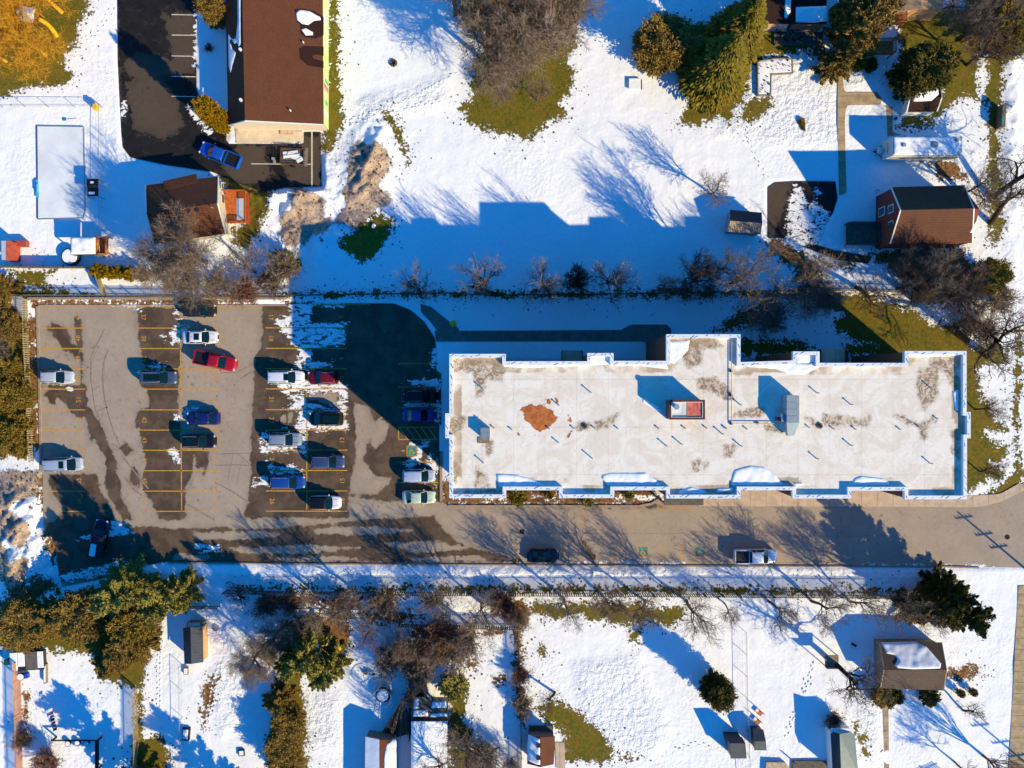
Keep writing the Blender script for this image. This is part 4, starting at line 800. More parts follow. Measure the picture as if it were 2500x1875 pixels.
for x, y, z in ((741,104,4.0),(709,270,4.4),(588,122,5.0),(589,245,5.0)): c = P(x, y, z); q = MB(); q.tube((0,0,-.3),(0,0,.35),.09 if x > 600 else .2,n=10); q.build('roof_vent', M['white'], r, c-b)
M['mural'] = mat('painted_green_wall', (176, 208, 120), .8, var=.15, vs=.35, c2=(206, 226, 170))
W1 = P(803, 322, 0).x-b.x
q = MB(); q.box(W1-.1, W1, -8.5+(-.0), 11.5, .1, 3.2)
yb = P(0, 318, 0).y-b.y; q = MB(); q.box(W1-.12, W1-.02, yb+.05, yb+25, .05, 3.3); q.build('painted_side_panel', M['mural'], r)
rn = random.Random(9)
for i in range(12):
    yy = yb+1+i*1.55+rn.random(); q = MB(); q.box(W1-.02, W1+.0, yy, yy+rn.uniform(.3, .9), rn.uniform(.3, 1.2), rn.uniform(1.7, 3.0)); q.build('painted_motif', mat('mural_motif%d' % i, rn.choice([(240,240,236),(40,150,140),(230,232,110),(232,120,130),(60,180,90)]), .8, var=.05), r)
c = P(702, 312, 1.5); q = MB(); q.box(-.7, .7, -.3, -.2, -1.3, .8); q.build('door', M['wframe'], r, P(702, 318, 0)-b+Vector((0, .35, 1.4)))
q = MB(); A = G([(695, 323)])[0]; q.box(-.9, .9, -.35, .35, 0, .2); q.build('doorstep', M['conc'], r, Vector((A[0]+.4, A[1]-.05, .16))-b)
# brown house
r, b, E, Rg = gable('brown_house', 'brown roofed house with cream gable beside the bare tree and wooden deck', 'house', [(355,452),(532.6,430.6),(551,570),(377,595)], 3.2, [(357,521),(531,496)], 5.4, SH['dk'], M['sidew'], trim=M['wframe'])
q = MB(); A = P(398, 442, 3.3)-b; B = P(479, 424, 3.0)-b; C = P(481, 445, 3.6)-b; D = P(400, 465, 3.9)-b
q.add([A, B, C, D]+[v-Vector((0, 0, .12)) for v in (A, B, C, D)], [(0,1,2,3),(7,6,5,4),(0,4,5,1),(1,5,6,2),(2,6,7,3),(3,7,4,0)]); q.build('dormer_roof', SH['dk'], r)
for x, y in ((437,517),(461,515),(482,512)): q = MB(); q.rbox((0,0,.1), .45, .42, .3); q.build('roof_vent', M['dkmetal'], r, P(x, y, 5.1)-b)
q = MB(); q.tube((0,0,0),(0,0,.7),.06,n=8); q.build('roof_vent', M['steel'], r, P(520,508,5.2)-b)
xw = P(562, 500, 0).x-b.x
for y, z, w, h in ((491,1.6,1.3,1.1),(462,1.9,.9,.7)): q = MB(); q.box(-.02, .03, -w/2, w/2, -h/2, h/2, 0); q.box(.0, .045, -w/2+.1, w/2-.1, -h/2+.1, h/2-.1, 1); q.build('window', [M['wframe'], M['glass']], r, Vector((xw-.45, P(0, y, 0).y-b.y, z)))
# wooden deck of the brown house
def deck(name, label, x0, x1, y0, y1, z, m, rail=True, group=None):
    A = P(x0, y0, z); B = P(x1, y1, z); w = abs(B.x-A.x)/2; d = abs(A.y-B.y)/2; root = empty(name, ((A.x+B.x)/2, (A.y+B.y)/2, 0), 0, label, 'deck', group)
    q = MB(); q.box(-w, w, -d, d, z-.15, z); q.build('floor', m, root)
    for a, bb in ((-w, -d), (w, -d), (w, d), (-w, d)): q = MB(); q.rbox((a*.96, bb*.96, (z+1)/2-.1), .14, .14, z+1); q.build('post', m, root)
    if rail:
        for s in range(3):
            q = MB()
            if s == 0: pts = ((w, -d), (w, d))
            elif s == 1: pts = ((-w, -d), (w, -d))
            else: pts = ((-w, d), (w, d))
            a = Vector((*pts[0], z+.95)); c = Vector((*pts[1], z+.95)); n = int((c-a).length/.16); q.tube(a, c, .07, n=4)
            for i in range(n+1): p = a.lerp(c, i/n); q.rbox((p.x, p.y, z+.45), .05, .05, .9)
            q.build('railing', m, root)
    return root
M['orange'] = mat('stained_deck_wood', (196, 106, 44), .8, var=.2, vs=3, stripe=(0, .14, (120, 62, 26), .12))
dr = deck('house_deck', 'orange stained wooden deck with snow beside the brown house', 549, 604, 468, 545, .9, M['orange'])
q = MB(); q.box(.1, 1.0, -1.7, 1.2, .91, .98); q.build('snow_patch', M['snow'], dr); q = MB(); w_ = 1.5; q.box(w_-.02, w_+.06, -2.1, 2.1, .1, .95); q.build('red_skirt', mat('red_boards', (168, 58, 50), .8), dr)
# brick house
r, b, E, Rg = gable('brick_house', 'red brick house with brown roof and white windows by the right street trees', 'house', [(2176,457),(2354,452),(2374,593),(2174,594)], 4.9, [(2199,513),(2378,509)], 8.0, SH['brown'], M['redbrick'], trim=M['wframe'], inset=.12)
xw = E[0].x+.12-.03
for x, y, z, w, h in ((0,517,1.9,1.2,1.9),(0,510,4.6,1.1,1.6),(0,549,4.6,1.0,1.4),(0,576,1.6,1.1,1.7)):
    if z > 3: y = 937.5+(y-937.5)*1
    q = MB(); q.box(-.04, .0, -w/2, w/2, -h/2, h/2, 0); q.box(-.06, -.02, -w/2+.12, w/2-.12, -h/2+.12, h/2-.12, 1); q.build('window', [M['wframe'], M['glass']], r, Vector((xw, P(0, y, z).y-b.y, z)))
for x, y in ((2275,521),(2330,520)): q = MB(); q.rbox((0,0,.1), .5, .4, .35); q.build('roof_vent', M['woodp'], r, P(x, y, 6.4)-b)
plane_snow(r, b, u1875([(1735,500),(1740,610),(1700,610),(1715,560)]), 5, E[3], Rg[0], Rg[1])
deck('back_deck', 'dark weathered deck in shade behind the red brick house', 2066, 2140, 545, 598, .8, M['greywood'])
# far right low house with a snow covered roof
r, b, E, Rg = gable('low_house', 'low grey-brown roofed house with snow on its upper slope at bottom right', 'house', [(2148,1569),(2299,1569),(2304,1686),(2150,1680.5)], 2.5, [(2158.5,1636),(2311,1636)], 3.9, SH['grey'], mat('taupe_wall', (150, 128, 112), .9), trim=M['woodp'], inset=.25)
plane_snow(r, b, T(1750,1350,2.95,[(1195,655),(1450,650),(1520,680),(1560,730),(1605,790),(1590,820),(1400,825),(1290,818),(1268,800),(1300,765),(1280,735),(1225,725)]), 3.2, E[0], E[1], Rg[1], h=.2)
# shed by garden path and others
r, b, E, Rg = gable('metal_shed', 'dark roofed shed with corrugated tan lower slope standing on shaded snow', 'shed', [(1783,512),(1860,519),(1857,572),(1775,565)], 2.2, [(1783,539),(1861,545)], 3.0, M['blackp'], M['steel'], mats2=[M['dkmetal'], mat('corrugated_tan', (196, 166, 140), .6, stripe=(0, .22, (110, 92, 80), .35))], inset=.15)
r, b, E, Rg = gable('wooden_shed', 'pine board shed with a dark blue-grey metal roof at lower left', 'shed', [(447,1534),(494,1531),(496,1617),(450,1621)], 2.2, [(465,1531.5),(467,1621)], 2.9, SH['slate'], mat('pine_boards', (222, 174, 122), .8, var=.15, stripe=(1, .2, (150, 108, 70), .15)), inset=.1)
r, b, E, Rg = gable('barn_shed', 'white walled barn shed with snow on its dark brown roof at upper right', 'shed', [(2219,206),(2296,204),(2288,272),(2214,273)], 2.2, [(2222,238),(2300,238)], 3.3, SH['wet'], M['wframe'], inset=.1, trim=M['wframe'])
plane_snow(r, b, rt([(1240,780),(1290,740),(1400,728),(1480,740),(1470,780),(1400,800),(1290,800)]), 2.8, E[0], E[1], Rg[1], h=.18)
plane_snow(r, b, rt([(1240,810),(1430,800),(1445,830),(1400,875),(1245,880)]), 2.8, E[3], Rg[0], Rg[1], h=.18)
r, b, E, Rg = gable('garden_shed', 'small brown roofed shed with a snow covered left slope by the mossy lawn', 'shed', [(1288,1796),(1355,1798),(1352,1866),(1287,1865)], 2.2, [(1320,1800),(1320,1873)], 3.0, SH['dk'], mat('grey_boards', (120, 108, 96), .9), inset=.15)
plane_snow(r, b, T(1180,1560,5.266,[(580,1240),(725,1270),(730,1600),(680,1605),(575,1580),(565,1400)]), 2.6, E[0], Rg[0], Rg[1], h=.2)
for x, y in ((1314,1819),(1314,1849)): q = MB(); q.rbox((0,0,.1), .5, .5, .3); q.build('roof_vent', M['blackp'], r, P(x, y, 2.9)-b)
deck('shed_deck', 'weathered deck in front of the brown roofed garden shed', 1291, 1350, 1772, 1795, .3, M['greywood'], rail=False)
r, b, E, Rg = gable('gambrel_shed', 'charcoal roofed shed next to the slatted playhouse at the bottom', 'shed', [(1772,1800),(1812,1800),(1823,1852),(1784,1852)], 2.0, [(1782,1815),(1820,1815)], 3.0, SH['char'], M['dkmetal'], inset=.1)
r, b, E, Rg = gable('slatted_playhouse', 'dark slatted playhouse roof with a white metal end near the fence', 'playhouse', [(1838,1782),(1864,1782),(1872,1832),(1842,1832)], 1.6, [(1842,1810),(1870,1810)], 2.2, M['greywood'], M['dkmetal'], mats2=[mat('dark_slats', (66, 74, 84), .7, stripe=(0, .2, (30, 32, 36), .2)), mat('dark_slats2', (80, 84, 88), .7, stripe=(0, .2, (36, 38, 40), .2))], inset=.1)
r, b, E, Rg = gable('greenhouse_shed', 'long dark shed with a greenhouse panel roof and white end at lower right', 'shed', [(2028,1786),(2086,1786),(2096,1890),(2034,1890)], 2.6, [(2050,1792),(2054,1892)], 3.5, M['dkmetal'], M['wframe'], mats2=[mat('black_panel', (20, 26, 38), .3), mat('green_grey_panel', (98, 114, 112), .35, var=.12)], inset=.08)
q = MB(); q.box(-1.5, 1.5, -.1, .55, 0, .06); q.build('white_awning', M['white'], r, P(2056, 1788, 2.7)-b)
deck('long_deck', 'brown board deck in shade left of the greenhouse shed', 1935, 2030, 1858, 1900, .3, M['greywood'], rail=False)
q = MB(); pp = G([(1868,1857),(1915,1858),(1940,1890),(1866,1890)]); q.prism(pp, .02, .5); tag(q.build('tan_patio_roof', mat('tan_roof', (196, 172, 140), .8)), 'flat tan patio cover at the bottom edge near the playhouse', 'patio cover')
# snowy carport roofs at the bottom
r, b, E, Rg = gable('snowy_garage', 'garage with a full snow covered roof and brown eaves at the bottom centre', 'garage', [(1004,1762),(1092,1762),(1092,1960),(1004,1960)], 2.6, [(1010,1762),(1010,1960)], 2.75, M['snow'], M['greywood'], inset=.1)
r, b, E, Rg = gable('narrow_house', 'narrow house roof, white left slope and half bare brown right slope', 'house', [(892,1799),(966,1806),(966,1960),(890,1960)], 2.4, [(926,1806),(926,1960)], 3.1, SH['dk'], M['woodp'], mats2=[M['snow'], SH['dk']], inset=.1)
plane_snow(r, b, T(860,1540,4.953,[(420,1370),(500,1310),(530,1340),(530,1680),(385,1680),(390,1480)]), 2.7, E[1], Rg[0], Rg[1], h=.15)
q = MB(); z = 2.2; A = P(1008, 1702, z); B = P(1094, 1752, z)
root = empty('pergola', ((A.x+B.x)/2, (A.y+B.y)/2, 0), 0, 'dark wooden pergola with patchy snow above the snowy garage', 'pergola'); w = abs(A.x-B.x)/2; d = abs(A.y-B.y)/2
for a, c in ((-w,-d),(w,-d),(w,d),(-w,d)): MB().rbox((a, c, z/2), .15, .15, z).build('post', M['greywood'], root)
MB().box(-w, w, -d, d, z-.06, z).build('roof', M['greywood'], root)
for x0, x1, y0, y1 in ((-w+.1,-w+.8,-.2,d-.2),(-w,-.3,-d+.1,-.3),(.1,w-.2,-.1,.8),(-.1,w-.1,-d+.05,-d+.6)):
    o = sheet('snow_patch', [(x0,y0),(x1,y0+.1),(x1-.1,y1),(x0+.15,y1-.1)], z+.005, .12, M['snow'], dome=(.12,.3), metres=True, parent=root)
# top right houses
r, b, E, Rg = gable('dark_roofed_house', 'dark brown roofed house with a pink gable behind the tall spruce', 'house', [(1862,-150),(1932,-150),(1932,58),(1864,56)], 3.0, [(1866,-150),(1868,57)], 3.4, SH['wet'], mat('pink_wall', (224, 184, 160), .8), inset=.15)
plane_snow(r, b, rt([(150,-20),(200,-20),(195,100),(160,160),(140,150)]), 3.1, E[1], Rg[0], Rg[1], h=.1)
r, b, E, Rg = gable('snowy_annex', 'low annex with shaded blue snow on its flat roof and a skylight', 'house', [(1936,-150),(2020,-150),(2018,58),(1936,58)], 2.8, [(1978,-150),(1978,58)], 3.0, SH['wet'], mat('taupe_boards', (132, 112, 92), .85, stripe=(2, .2, (100, 84, 68), .15)), inset=.15)
plane_snow(r, b, rt([(240,60),(500,60),(510,190),(400,200),(240,190)]), 2.9, E[0], Rg[0], Rg[1], h=.15)
deck('rear_patio', 'small snowy terrace with furniture under the pink gabled house', 1890, 2010, 78, 110, .25, M['greywood'], rail=False)
r, b, E, Rg = gable('tan_roofed_house', 'tan roofed house among the dark cedars at the top right', 'house', [(2185,-150),(2320,-150),(2300,30),(2190,30)], 3.0, [(2250,-150),(2250,20)], 4.0, SH['dk'], mat('tan_wall', (222, 170, 120), .8), mats2=[mat('tan_shingle', (214, 166, 118), .85), mat('tan_shingle2', (206, 158, 112), .85)], inset=.2)
deck('upper_deck', 'raised wooden deck with brown rails between the cedars, top right', 2090, 2180, 100, 133, 1.6, M['wood'])
q = MB(); q.box(-1.2, 1.2, -.5, .6, 0, .1)
deck('side_deck', 'tall narrow cedar deck stair beside the tan roofed house', 2176, 2206, 12, 60, 2.0, M['wood'])
# left edge structures
r, b, E, Rg = gable('red_shed', 'red shed with a white roof strip at the left edge', 'shed', [(3,588),(28,588),(28,634),(4,634)], 2.2, [(14,588),(14,634)], 2.4, M['white'], mat('red_paint', (170, 74, 54), .8), mats2=[M['wframe'], mat('red_paint2', (176, 80, 58), .8)], inset=.05)
q = MB(); A = P(45, 594, .9); q.box(-1.2, 1.0, -.4, .35, 0, .9); tag(q.build('garden_bench', bpy.data.materials['red_paint'], None, (A.x, A.y, .05)), 'low red wooden bench box beside the red shed', 'bench')
z = 2.4; A = P(172, 578, z); B = P(234, 622, z)
root = empty('snowy_gazebo', ((A.x+B.x)/2, (A.y+B.y)/2, 0), 0, 'gazebo with a flat snow covered roof next to the round pool', 'gazebo'); w = abs(A.x-B.x)/2; d = abs(A.y-B.y)/2
for a, c in ((-w+.1,-d+.1),(w-.1,-d+.1),(w-.1,d-.1),(-w+.1,d-.1)): MB().rbox((a, c, z/2), .15, .15, z).build('post', M['greywood'], root)
MB().box(-w, w, -d, d, z-.12, z).build('roof', M['dkmetal'], root)
sheet('roof_snow', [(-w+.05,-d+.05),(w-.05,-d+.1),(w-.05,d-.05),(-w+.05,d-.05)], z+.005, .15, M['snow'], dome=(.25,.4), metres=True, parent=root)
z = 2.0; A = P(233, 577, z); B = P(258, 620, z); root = empty('play_tower', ((A.x+B.x)/2, (A.y+B.y)/2, 0), 0, 'small wooden play tower attached right of the snowy gazebo', 'play tower'); w = abs(A.x-B.x)/2; d = abs(A.y-B.y)/2
for a, c in ((-w,-d),(w,-d),(w,d),(-w,d)): MB().rbox((a, c, z/2), .12, .12, z).build('post', M['wood'], root)
q = MB(); q.box(-w, w, d-.1, d, z-.8, z); q.box(-w, w, -d, -d+.1, z-.8, z); q.box(w-.1, w, -d, d, z-.8, z); q.box(-w, -w+.1, -d, d, z-.8, z); q.build('railing', M['wood'], root); MB().box(-w+.1, w-.1, -d+.1, d-.1, 1.0, 1.1).build('floor', M['wood'], root)
A = P(170, 626, .8); q = MB(); q.tube((0,0,0),(0,0,.8),1.15,n=28); root = q.build('round_pool', M['dkmetal'], None, (A.x, A.y, .03)); tag(root, 'round above ground pool filled with snow', 'pool')
q = MB(); q.tube((0,0,.78),(0,0,.9),1.03,.95,n=28); q.build('snow_cover', M['snow'], root)
A = P(196, 1, 0)
# ---------------------------------------------------------------- cars
def paint(c, name): 
    m, nt, b = newmat('car_paint_'+name); n = noi(nt, 3, 5, .7); col = mixc(nt, math_(nt, 'MULTIPLY', ss(nt, n, .45, .75), .22), lin(c), tuple(v*.6+.05 for v in lin(c)))
    nt.links.new(col, b.inputs['Base Color']); b.inputs['Metallic'].default_value = .25; b.inputs['Roughness'].default_value = .38
    b.inputs['Coat Weight'].default_value = .3; b.inputs['Specular IOR Level'].default_value = .3; b.inputs['Coat Roughness'].default_value = .1; return m
M['cglass'] = mat('car_glass', (12, 34, 38), .06, var=.1, spec=.4); M['tyre'] = mat('tyre_rubber', (24, 24, 25), .9); M['rim'] = mat('wheel_rim', (150, 152, 156), .35, metal=.8)
M['lamp'] = mat('headlamp', (222, 226, 230), .15, spec=.8); M['tail'] = mat('tail_lamp', (160, 18, 18), .2); M['trim'] = mat('black_trim', (20, 20, 22), .5); M['bumpg'] = mat('grille_black', (30, 30, 34), .4)
def loft(st, prof):
    """st: list of (x, halfwidth, z_bottom, z_top); prof: list of (wfrac, t)"""
    V = []; F = []; n = len(prof)
    for x, w, zb, zt in st:
        for a, t in prof: V.append((x, a*w, zb+(zt-zb)*t))
    for i in range(len(st)-1):
        for j in range(n-1): a = i*n+j; F.append((a, a+1, a+n+1, a+n))
        F.append((i*n+n-1, i*n, (i+1)*n, (i+1)*n+n-1))
    F.append(tuple(range(n-1, -1, -1))); F.append(tuple((len(st)-1)*n+j for j in range(n))); return V, F
PROF = [(-.90,0),(-.99,.14),(-1,.5),(-.985,.80),(-.93,.93),(-.80,.985),(-.4,1.0),(0,1.01),(.4,1.0),(.80,.985),(.93,.93),(.985,.80),(1,.5),(.99,.14),(.90,0)]
def car(label, cat, px, py, rz, typ, L, col, cname, group=None, roofcol=None, sun_roof=None, rails=False, rack=None, scale_w=1.0, name='parked_car'):
    W = {'sedan': .91, 'hatch': .90, 'suv': .94, 'van': .98, 'pickup': .98}[typ]*scale_w; H = {'sedan': 1.44, 'hatch': 1.5, 'suv': 1.68, 'van': 1.75, 'pickup': 1.85}[typ]
    g = P(px, py, .75); root = empty(name, (g.x, g.y, .0), R(rz), label, cat, group); h = L/2
    pm = paint(col, cname); rm = paint(roofcol, cname+'_roof') if roofcol else pm
    belt = H*(.60 if typ in ('sedan', 'hatch') else .62); hood = belt-.06; tr = belt+(.02 if typ == 'sedan' else .05)
    st = [(-h,W*.60,.38,.62),(-h+.05,W*.76,.30,tr-.22),(-h+.18,W*.90,.24,tr-.07),(-h+.5,W*.965,.22,tr),(-h+1.1,W,.20,belt+.02),(0,W,.20,belt+.01),(h-1.75,W,.20,belt-.01),(h-1.25,W*.985,.20,hood-.01),(h-.85,W*.955,.22,hood-.05),(h-.5,W*.90,.24,hood-.10),(h-.28,W*.82,.26,hood-.17),(h-.13,W*.70,.28,hood-.25),(h-.04,W*.52,.31,hood-.34),(h,W*.30,.36,hood-.42)]
    if typ == 'pickup': st[0] = (-h,W*.9,.40,belt-.02); st[1] = (-h+.05,W*.95,.35,belt); st[2] = (-h+.2,W*.97,.3,belt); st[3] = (-h+.5,W,.3,belt)
    V, F = loft(st, PROF); q = MB()
    if typ == 'pickup':
        xb = -h+.12; xf = -h+2.0
        V, F = loft([s for s in st if s[0] > -h+1.9 or True], PROF)
    q.add(V, F); body = q.build('body', pm, root, sm=True)
    # cabin
    if typ == 'sedan': xr0, xr1, xf1, xf0 = -h+.72, -h+1.35, h-2.05, h-1.30
    elif typ == 'hatch': xr0, xr1, xf1, xf0 = -h+.15, -h+.38, h-1.95, h-1.12
    elif typ == 'suv': xr0, xr1, xf1, xf0 = -h+.14, -h+.40, h-2.05, h-1.28
    elif typ == 'van': xr0, xr1, xf1, xf0 = -h+.12, -h+.36, h-1.75, h-.95
    else: xr0, xr1, xf1, xf0 = -h+2.05, -h+2.25, h-2.25, h-1.50
    zb = belt-.02; zt = H-.05; wb = W*.93; wt = W*.76; cf = .10
    def quadmesh(nm, pts, m, th=0): 
        q = MB(); q.add(pts, [tuple(range(len(pts)))]); return q.build(nm, m, root)
    def bow(x0, x1, z0, z1, w0, w1, sgn, nm):
        q = MB(); vs = []; n = 7
        for (x, z, w, bo) in ((x0, z0, w0, .12), (x1, z1, w1, .07)):
            for i in range(n): t = -1+2*i/(n-1); vs.append((x+sgn*bo*(1-t*t)-sgn*bo*.5, w*t, z))
        fs = [(i, i+1, n+i+1, n+i) for i in range(n-1)]
        q.add(vs, fs if sgn > 0 else [f[::-1] for f in fs]); q.build(nm, M['cglass'], root, sm=True)
    bow(xf0+.10, xf1-.08, zb, zt, wb*.92, wt*.93, 1, 'windshield'); bow(xr0, xr1, zb+.02, zt, wb*.92, wt*.93, -1, 'rear_window')
    for s in (-1, 1):
        pts = [(xr0+.10, s*wb, zb), (xf0-.12, s*wb, zb), (xf1-.02, s*wt*1.02, zt), (xr1+.03, s*wt*1.02, zt)]
        quadmesh('side_window', pts if s < 0 else pts[::-1], M['cglass'])
    # roof panel with pillars
    q = MB(); n = 9; stn = [(xr1-.08, wt*.90, 0), (xr1+.05, wt*.99, .03), ((xr1+xf1)/2, wt*1.04, .06), (xf1-.05, wt*1.0, .035), (xf1+.06, wt*.92, 0)]; vs = []
    for x, w, dz in stn:
        for i in range(n):
            t = -1+2*i/(n-1); vs.append((x, w*t, zt+dz+.05*(1-abs(t)**3)))
    fs = [(i*n+j, (i+1)*n+j, (i+1)*n+j+1, i*n+j+1) for i in range(len(stn)-1) for j in range(n-1)]
    m = len(vs); vs += [(x, y, z-.05) for x, y, z in vs]; fs += [tuple(m+k for k in f[::-1]) for f in list(fs)]
    for i in range(len(stn)-1):
        for j in (0, n-1): a = i*n+j; b_ = (i+1)*n+j; fs.append((a, b_, m+b_, m+a) if j else (b_, a, m+a, m+b_))
    for j in range(n-1): fs.append((j, j+1, m+j+1, m+j)); a = (len(stn)-1)*n+j; fs.append((a+1, a, m+a, m+a+1))
    q.add(vs, fs)
    for s in (-1, 1):
        q.tube((xf0-.04, s*wb*.97, zb), (xf1, s*wt*.98, zt+.02), .045, .04, 5); q.tube((xr0+.02, s*wb*.96, zb), (xr1, s*wt*.96, zt+.02), .07, .05, 5)
        xm = (xr1+xf1)/2-.1; q.tube((xm, s*wb*1.0, zb), (xm, s*wt*1.02, zt), .035, .03, 4)
    q.build('roof', rm, root, sm=True)
    if sun_roof:
        a, c = sun_roof; q = MB(); q.box(a, c, -wt*.62, wt*.62, zt+.09, zt+.13); q.build('sunroof', M['cglass'], root)
    if rails or typ in ('suv', 'van'):
        for s in (-1, 1): q = MB(); q.tube((xr1+.1, s*wt*.9, zt+.09), (xf1-.2, s*wt*.9, zt+.10), .025, n=4); q.build('roof_rail', M['trim'] if typ != 'suv' or sum(col) > 300 else M['steel'], root)
    q = MB(); q.tube((xr1+.35, 0, zt+.05), (xr1+.12, 0, zt+.22), .03, .012, 5); q.build('antenna', M['trim'], root)
    for s in (-1, 1):
        q = MB(); q.rbox((xf0-.35, s*(W+.10), belt+.05), .14, .22, .15); q.build('mirror', pm, root, bevel=.04)
        q = MB(); q.rbox((h-.24, s*W*.68, hood-.24), .26, W*.26, .13, -s*.62); q.build('headlight', M['lamp'], root, bevel=.03)
        q = MB(); q.rbox((-h+.16, s*W*.80, tr-.18), .16, .20, .24, s*.35); q.build('tail_light', M['tail'], root, bevel=.03)
        for x in (h-.88, -h+.88):
            q = MB(); y = s*(W-.12); q.tube((0, -s*.11, 0), (0, s*.11, 0), .33, n=18); wh = q.build('wheel', M['tyre'], root, (x, y, .33))
            q = MB(); q.tube((0, s*.112, 0), (0, s*.125, 0), .21, n=12); q.build('rim', M['rim'], wh)
    q = MB(); q.rbox((h-.05, 0, .50), .12, W*.62, .18); q.build('grille', M['bumpg'], root, bevel=.02)
    q = MB(); q.rbox((xf0+.06, 0, zb+.035), .05, W*1.4, .02); q.build('wipers', M['trim'], root)
    for s in (-1, 1):
        q = MB(); q.tube((xf0+.15, s*W*.5, hood+.045), (h-.45, s*W*.42, hood-.09), .012, n=4); q.build('bonnet_crease', M['trim'] if sum(col) > 300 else pm, root)
    if typ == 'pickup':
        q = MB(); x0 = -h+.12; x1 = -h+1.95; w = W*.86; z = belt+.03
        q.box(x0, x1, -w, w, belt-.02, belt+.04, 1)
        for a in ((x0-.08, x1+.03, w-.03, w+.12), (x0-.08, x1+.03, -w-.12, -w+.03), (x0-.10, x0, -w, w), (x1-.04, x1+.05, -w, w)): q.box(*a, belt-.02, belt+.24, 0)
        q.build('cargo_bed', [pm, M['blackp']], root)
    return root
LG = 'cars in the parking lot'
car('silver compact crossover in the leftmost stalls, upper of the two there', 'car', 141, 921, 0, 'suv', 4.4, (196,200,206), 'silver', LG)
car('long silver-blue van with a sunroof at the left kerb', 'van', 155, 1134, 2, 'van', 5.25, (176,186,204), 'silverblue', LG, sun_roof=(-.1,.55))
car('white sedan with a sunroof and snow behind it', 'car', 488, 823, 0, 'sedan', 4.9, (230,232,234), 'white', LG, sun_roof=(-.55,.15))
car('slate blue crossover with a long dark glass roof', 'car', 387, 922, 0, 'suv', 5.0, (66,82,112), 'slate', LG, sun_roof=(-1.6,.55))
car('red pickup truck with an empty black bed parked askew', 'pickup truck', 527, 881, -12, 'pickup', 5.75, (172,14,40), 'red', LG, name='pickup_truck')
car('deep blue sedan next to a black crossover in the centre stalls', 'car', 495, 1021, 180, 'sedan', 4.6, (26,34,104), 'deepblue', LG)
car('black crossover just below the deep blue sedan', 'car', 486, 1077, 0, 'suv', 4.6, (14,18,34), 'black1', LG, sun_roof=(-1.5,-.2))
car('white crossover with black roof rails and sunroof beside trampled snow', 'car', 698, 921, 0, 'suv', 5.0, (236,238,240), 'white2', LG, sun_roof=(-.05,.55))
car('dark red crossover nose to nose with the white crossover', 'car', 788, 922, 180, 'suv', 4.2, (124,12,34), 'darkred', LG)
car('black people carrier ringed by snow', 'car', 795.5, 1022, 180, 'van', 4.65, (10,12,16), 'black2', LG, sun_roof=(-1.7,.2))
car('dusty grey-blue crossover in the snowy stall left of the centre line', 'car', 696, 1073, 0, 'suv', 4.5, (138,150,166), 'greyblue', LG)
car('navy crossover parked nose right below the row with number 13', 'car', 801, 1127, 0, 'suv', 4.6, (58,72,112), 'navy', LG)
car('bright blue crossover nose right with a snowy rear corner', 'car', 703, 1177, 0, 'suv', 4.8, (22,72,152), 'brightblue', LG)
car('white crossover with a black roof, lowest in the middle stalls', 'car', 794, 1227, 0, 'suv', 4.4, (226,228,232), 'white3', LG, roofcol=(16,20,26))
car('silver hatchback nose in to the building near the accessible bay', 'car', 1023, 1162, 0, 'hatch', 4.55, (178,190,220), 'silver2', LG)
car('pale green-silver sedan nose in to the building corner', 'car', 1023, 1214, 0, 'sedan', 4.6, (196,208,186), 'palegreen', LG)
car('indigo sedan in the building shadow nose to the snowbank', 'car', 1024, 1014, 0, 'sedan', 4.6, (44,64,140), 'indigo', LG)
car('black crossover with bright roof rails in deep building shadow', 'car', 1030, 967, 0, 'suv', 4.6, (12,12,20), 'black3', LG)
car('dark car half hidden under bare branches at the top edge of the lot', 'car', 487, 757, 0, 'hatch', 4.5, (40,38,42), 'black4', LG)
t = car('dark navy pickup with a snowy tonneau in the tree shadow', 'pickup truck', 243, 1314, 80, 'pickup', 5.2, (14,18,44), 'navy2', LG, name='pickup_truck')
q = MB(); q.box(-2.4, -.75, -.0, .75, 1.27, 1.36); q.build('bed_snow', M['snow'], t)
car('black sedan parked alone along the roadside kerb', 'car', 1326, 1358, 0, 'sedan', 4.35, (8,34,48), 'black5', 'vehicles along the roadside kerb')
car('white pickup truck with a dark open bed along the roadside kerb', 'pickup truck', 1845, 1358, 0, 'pickup', 5.9, (214,222,236), 'white4', 'vehicles along the roadside kerb', name='pickup_truck')
car('bright blue pickup with an empty bed on the dark tarmac', 'pickup truck', 538, 379, 157, 'pickup', 5.85, (20,86,186), 'blue2', name='pickup_truck')
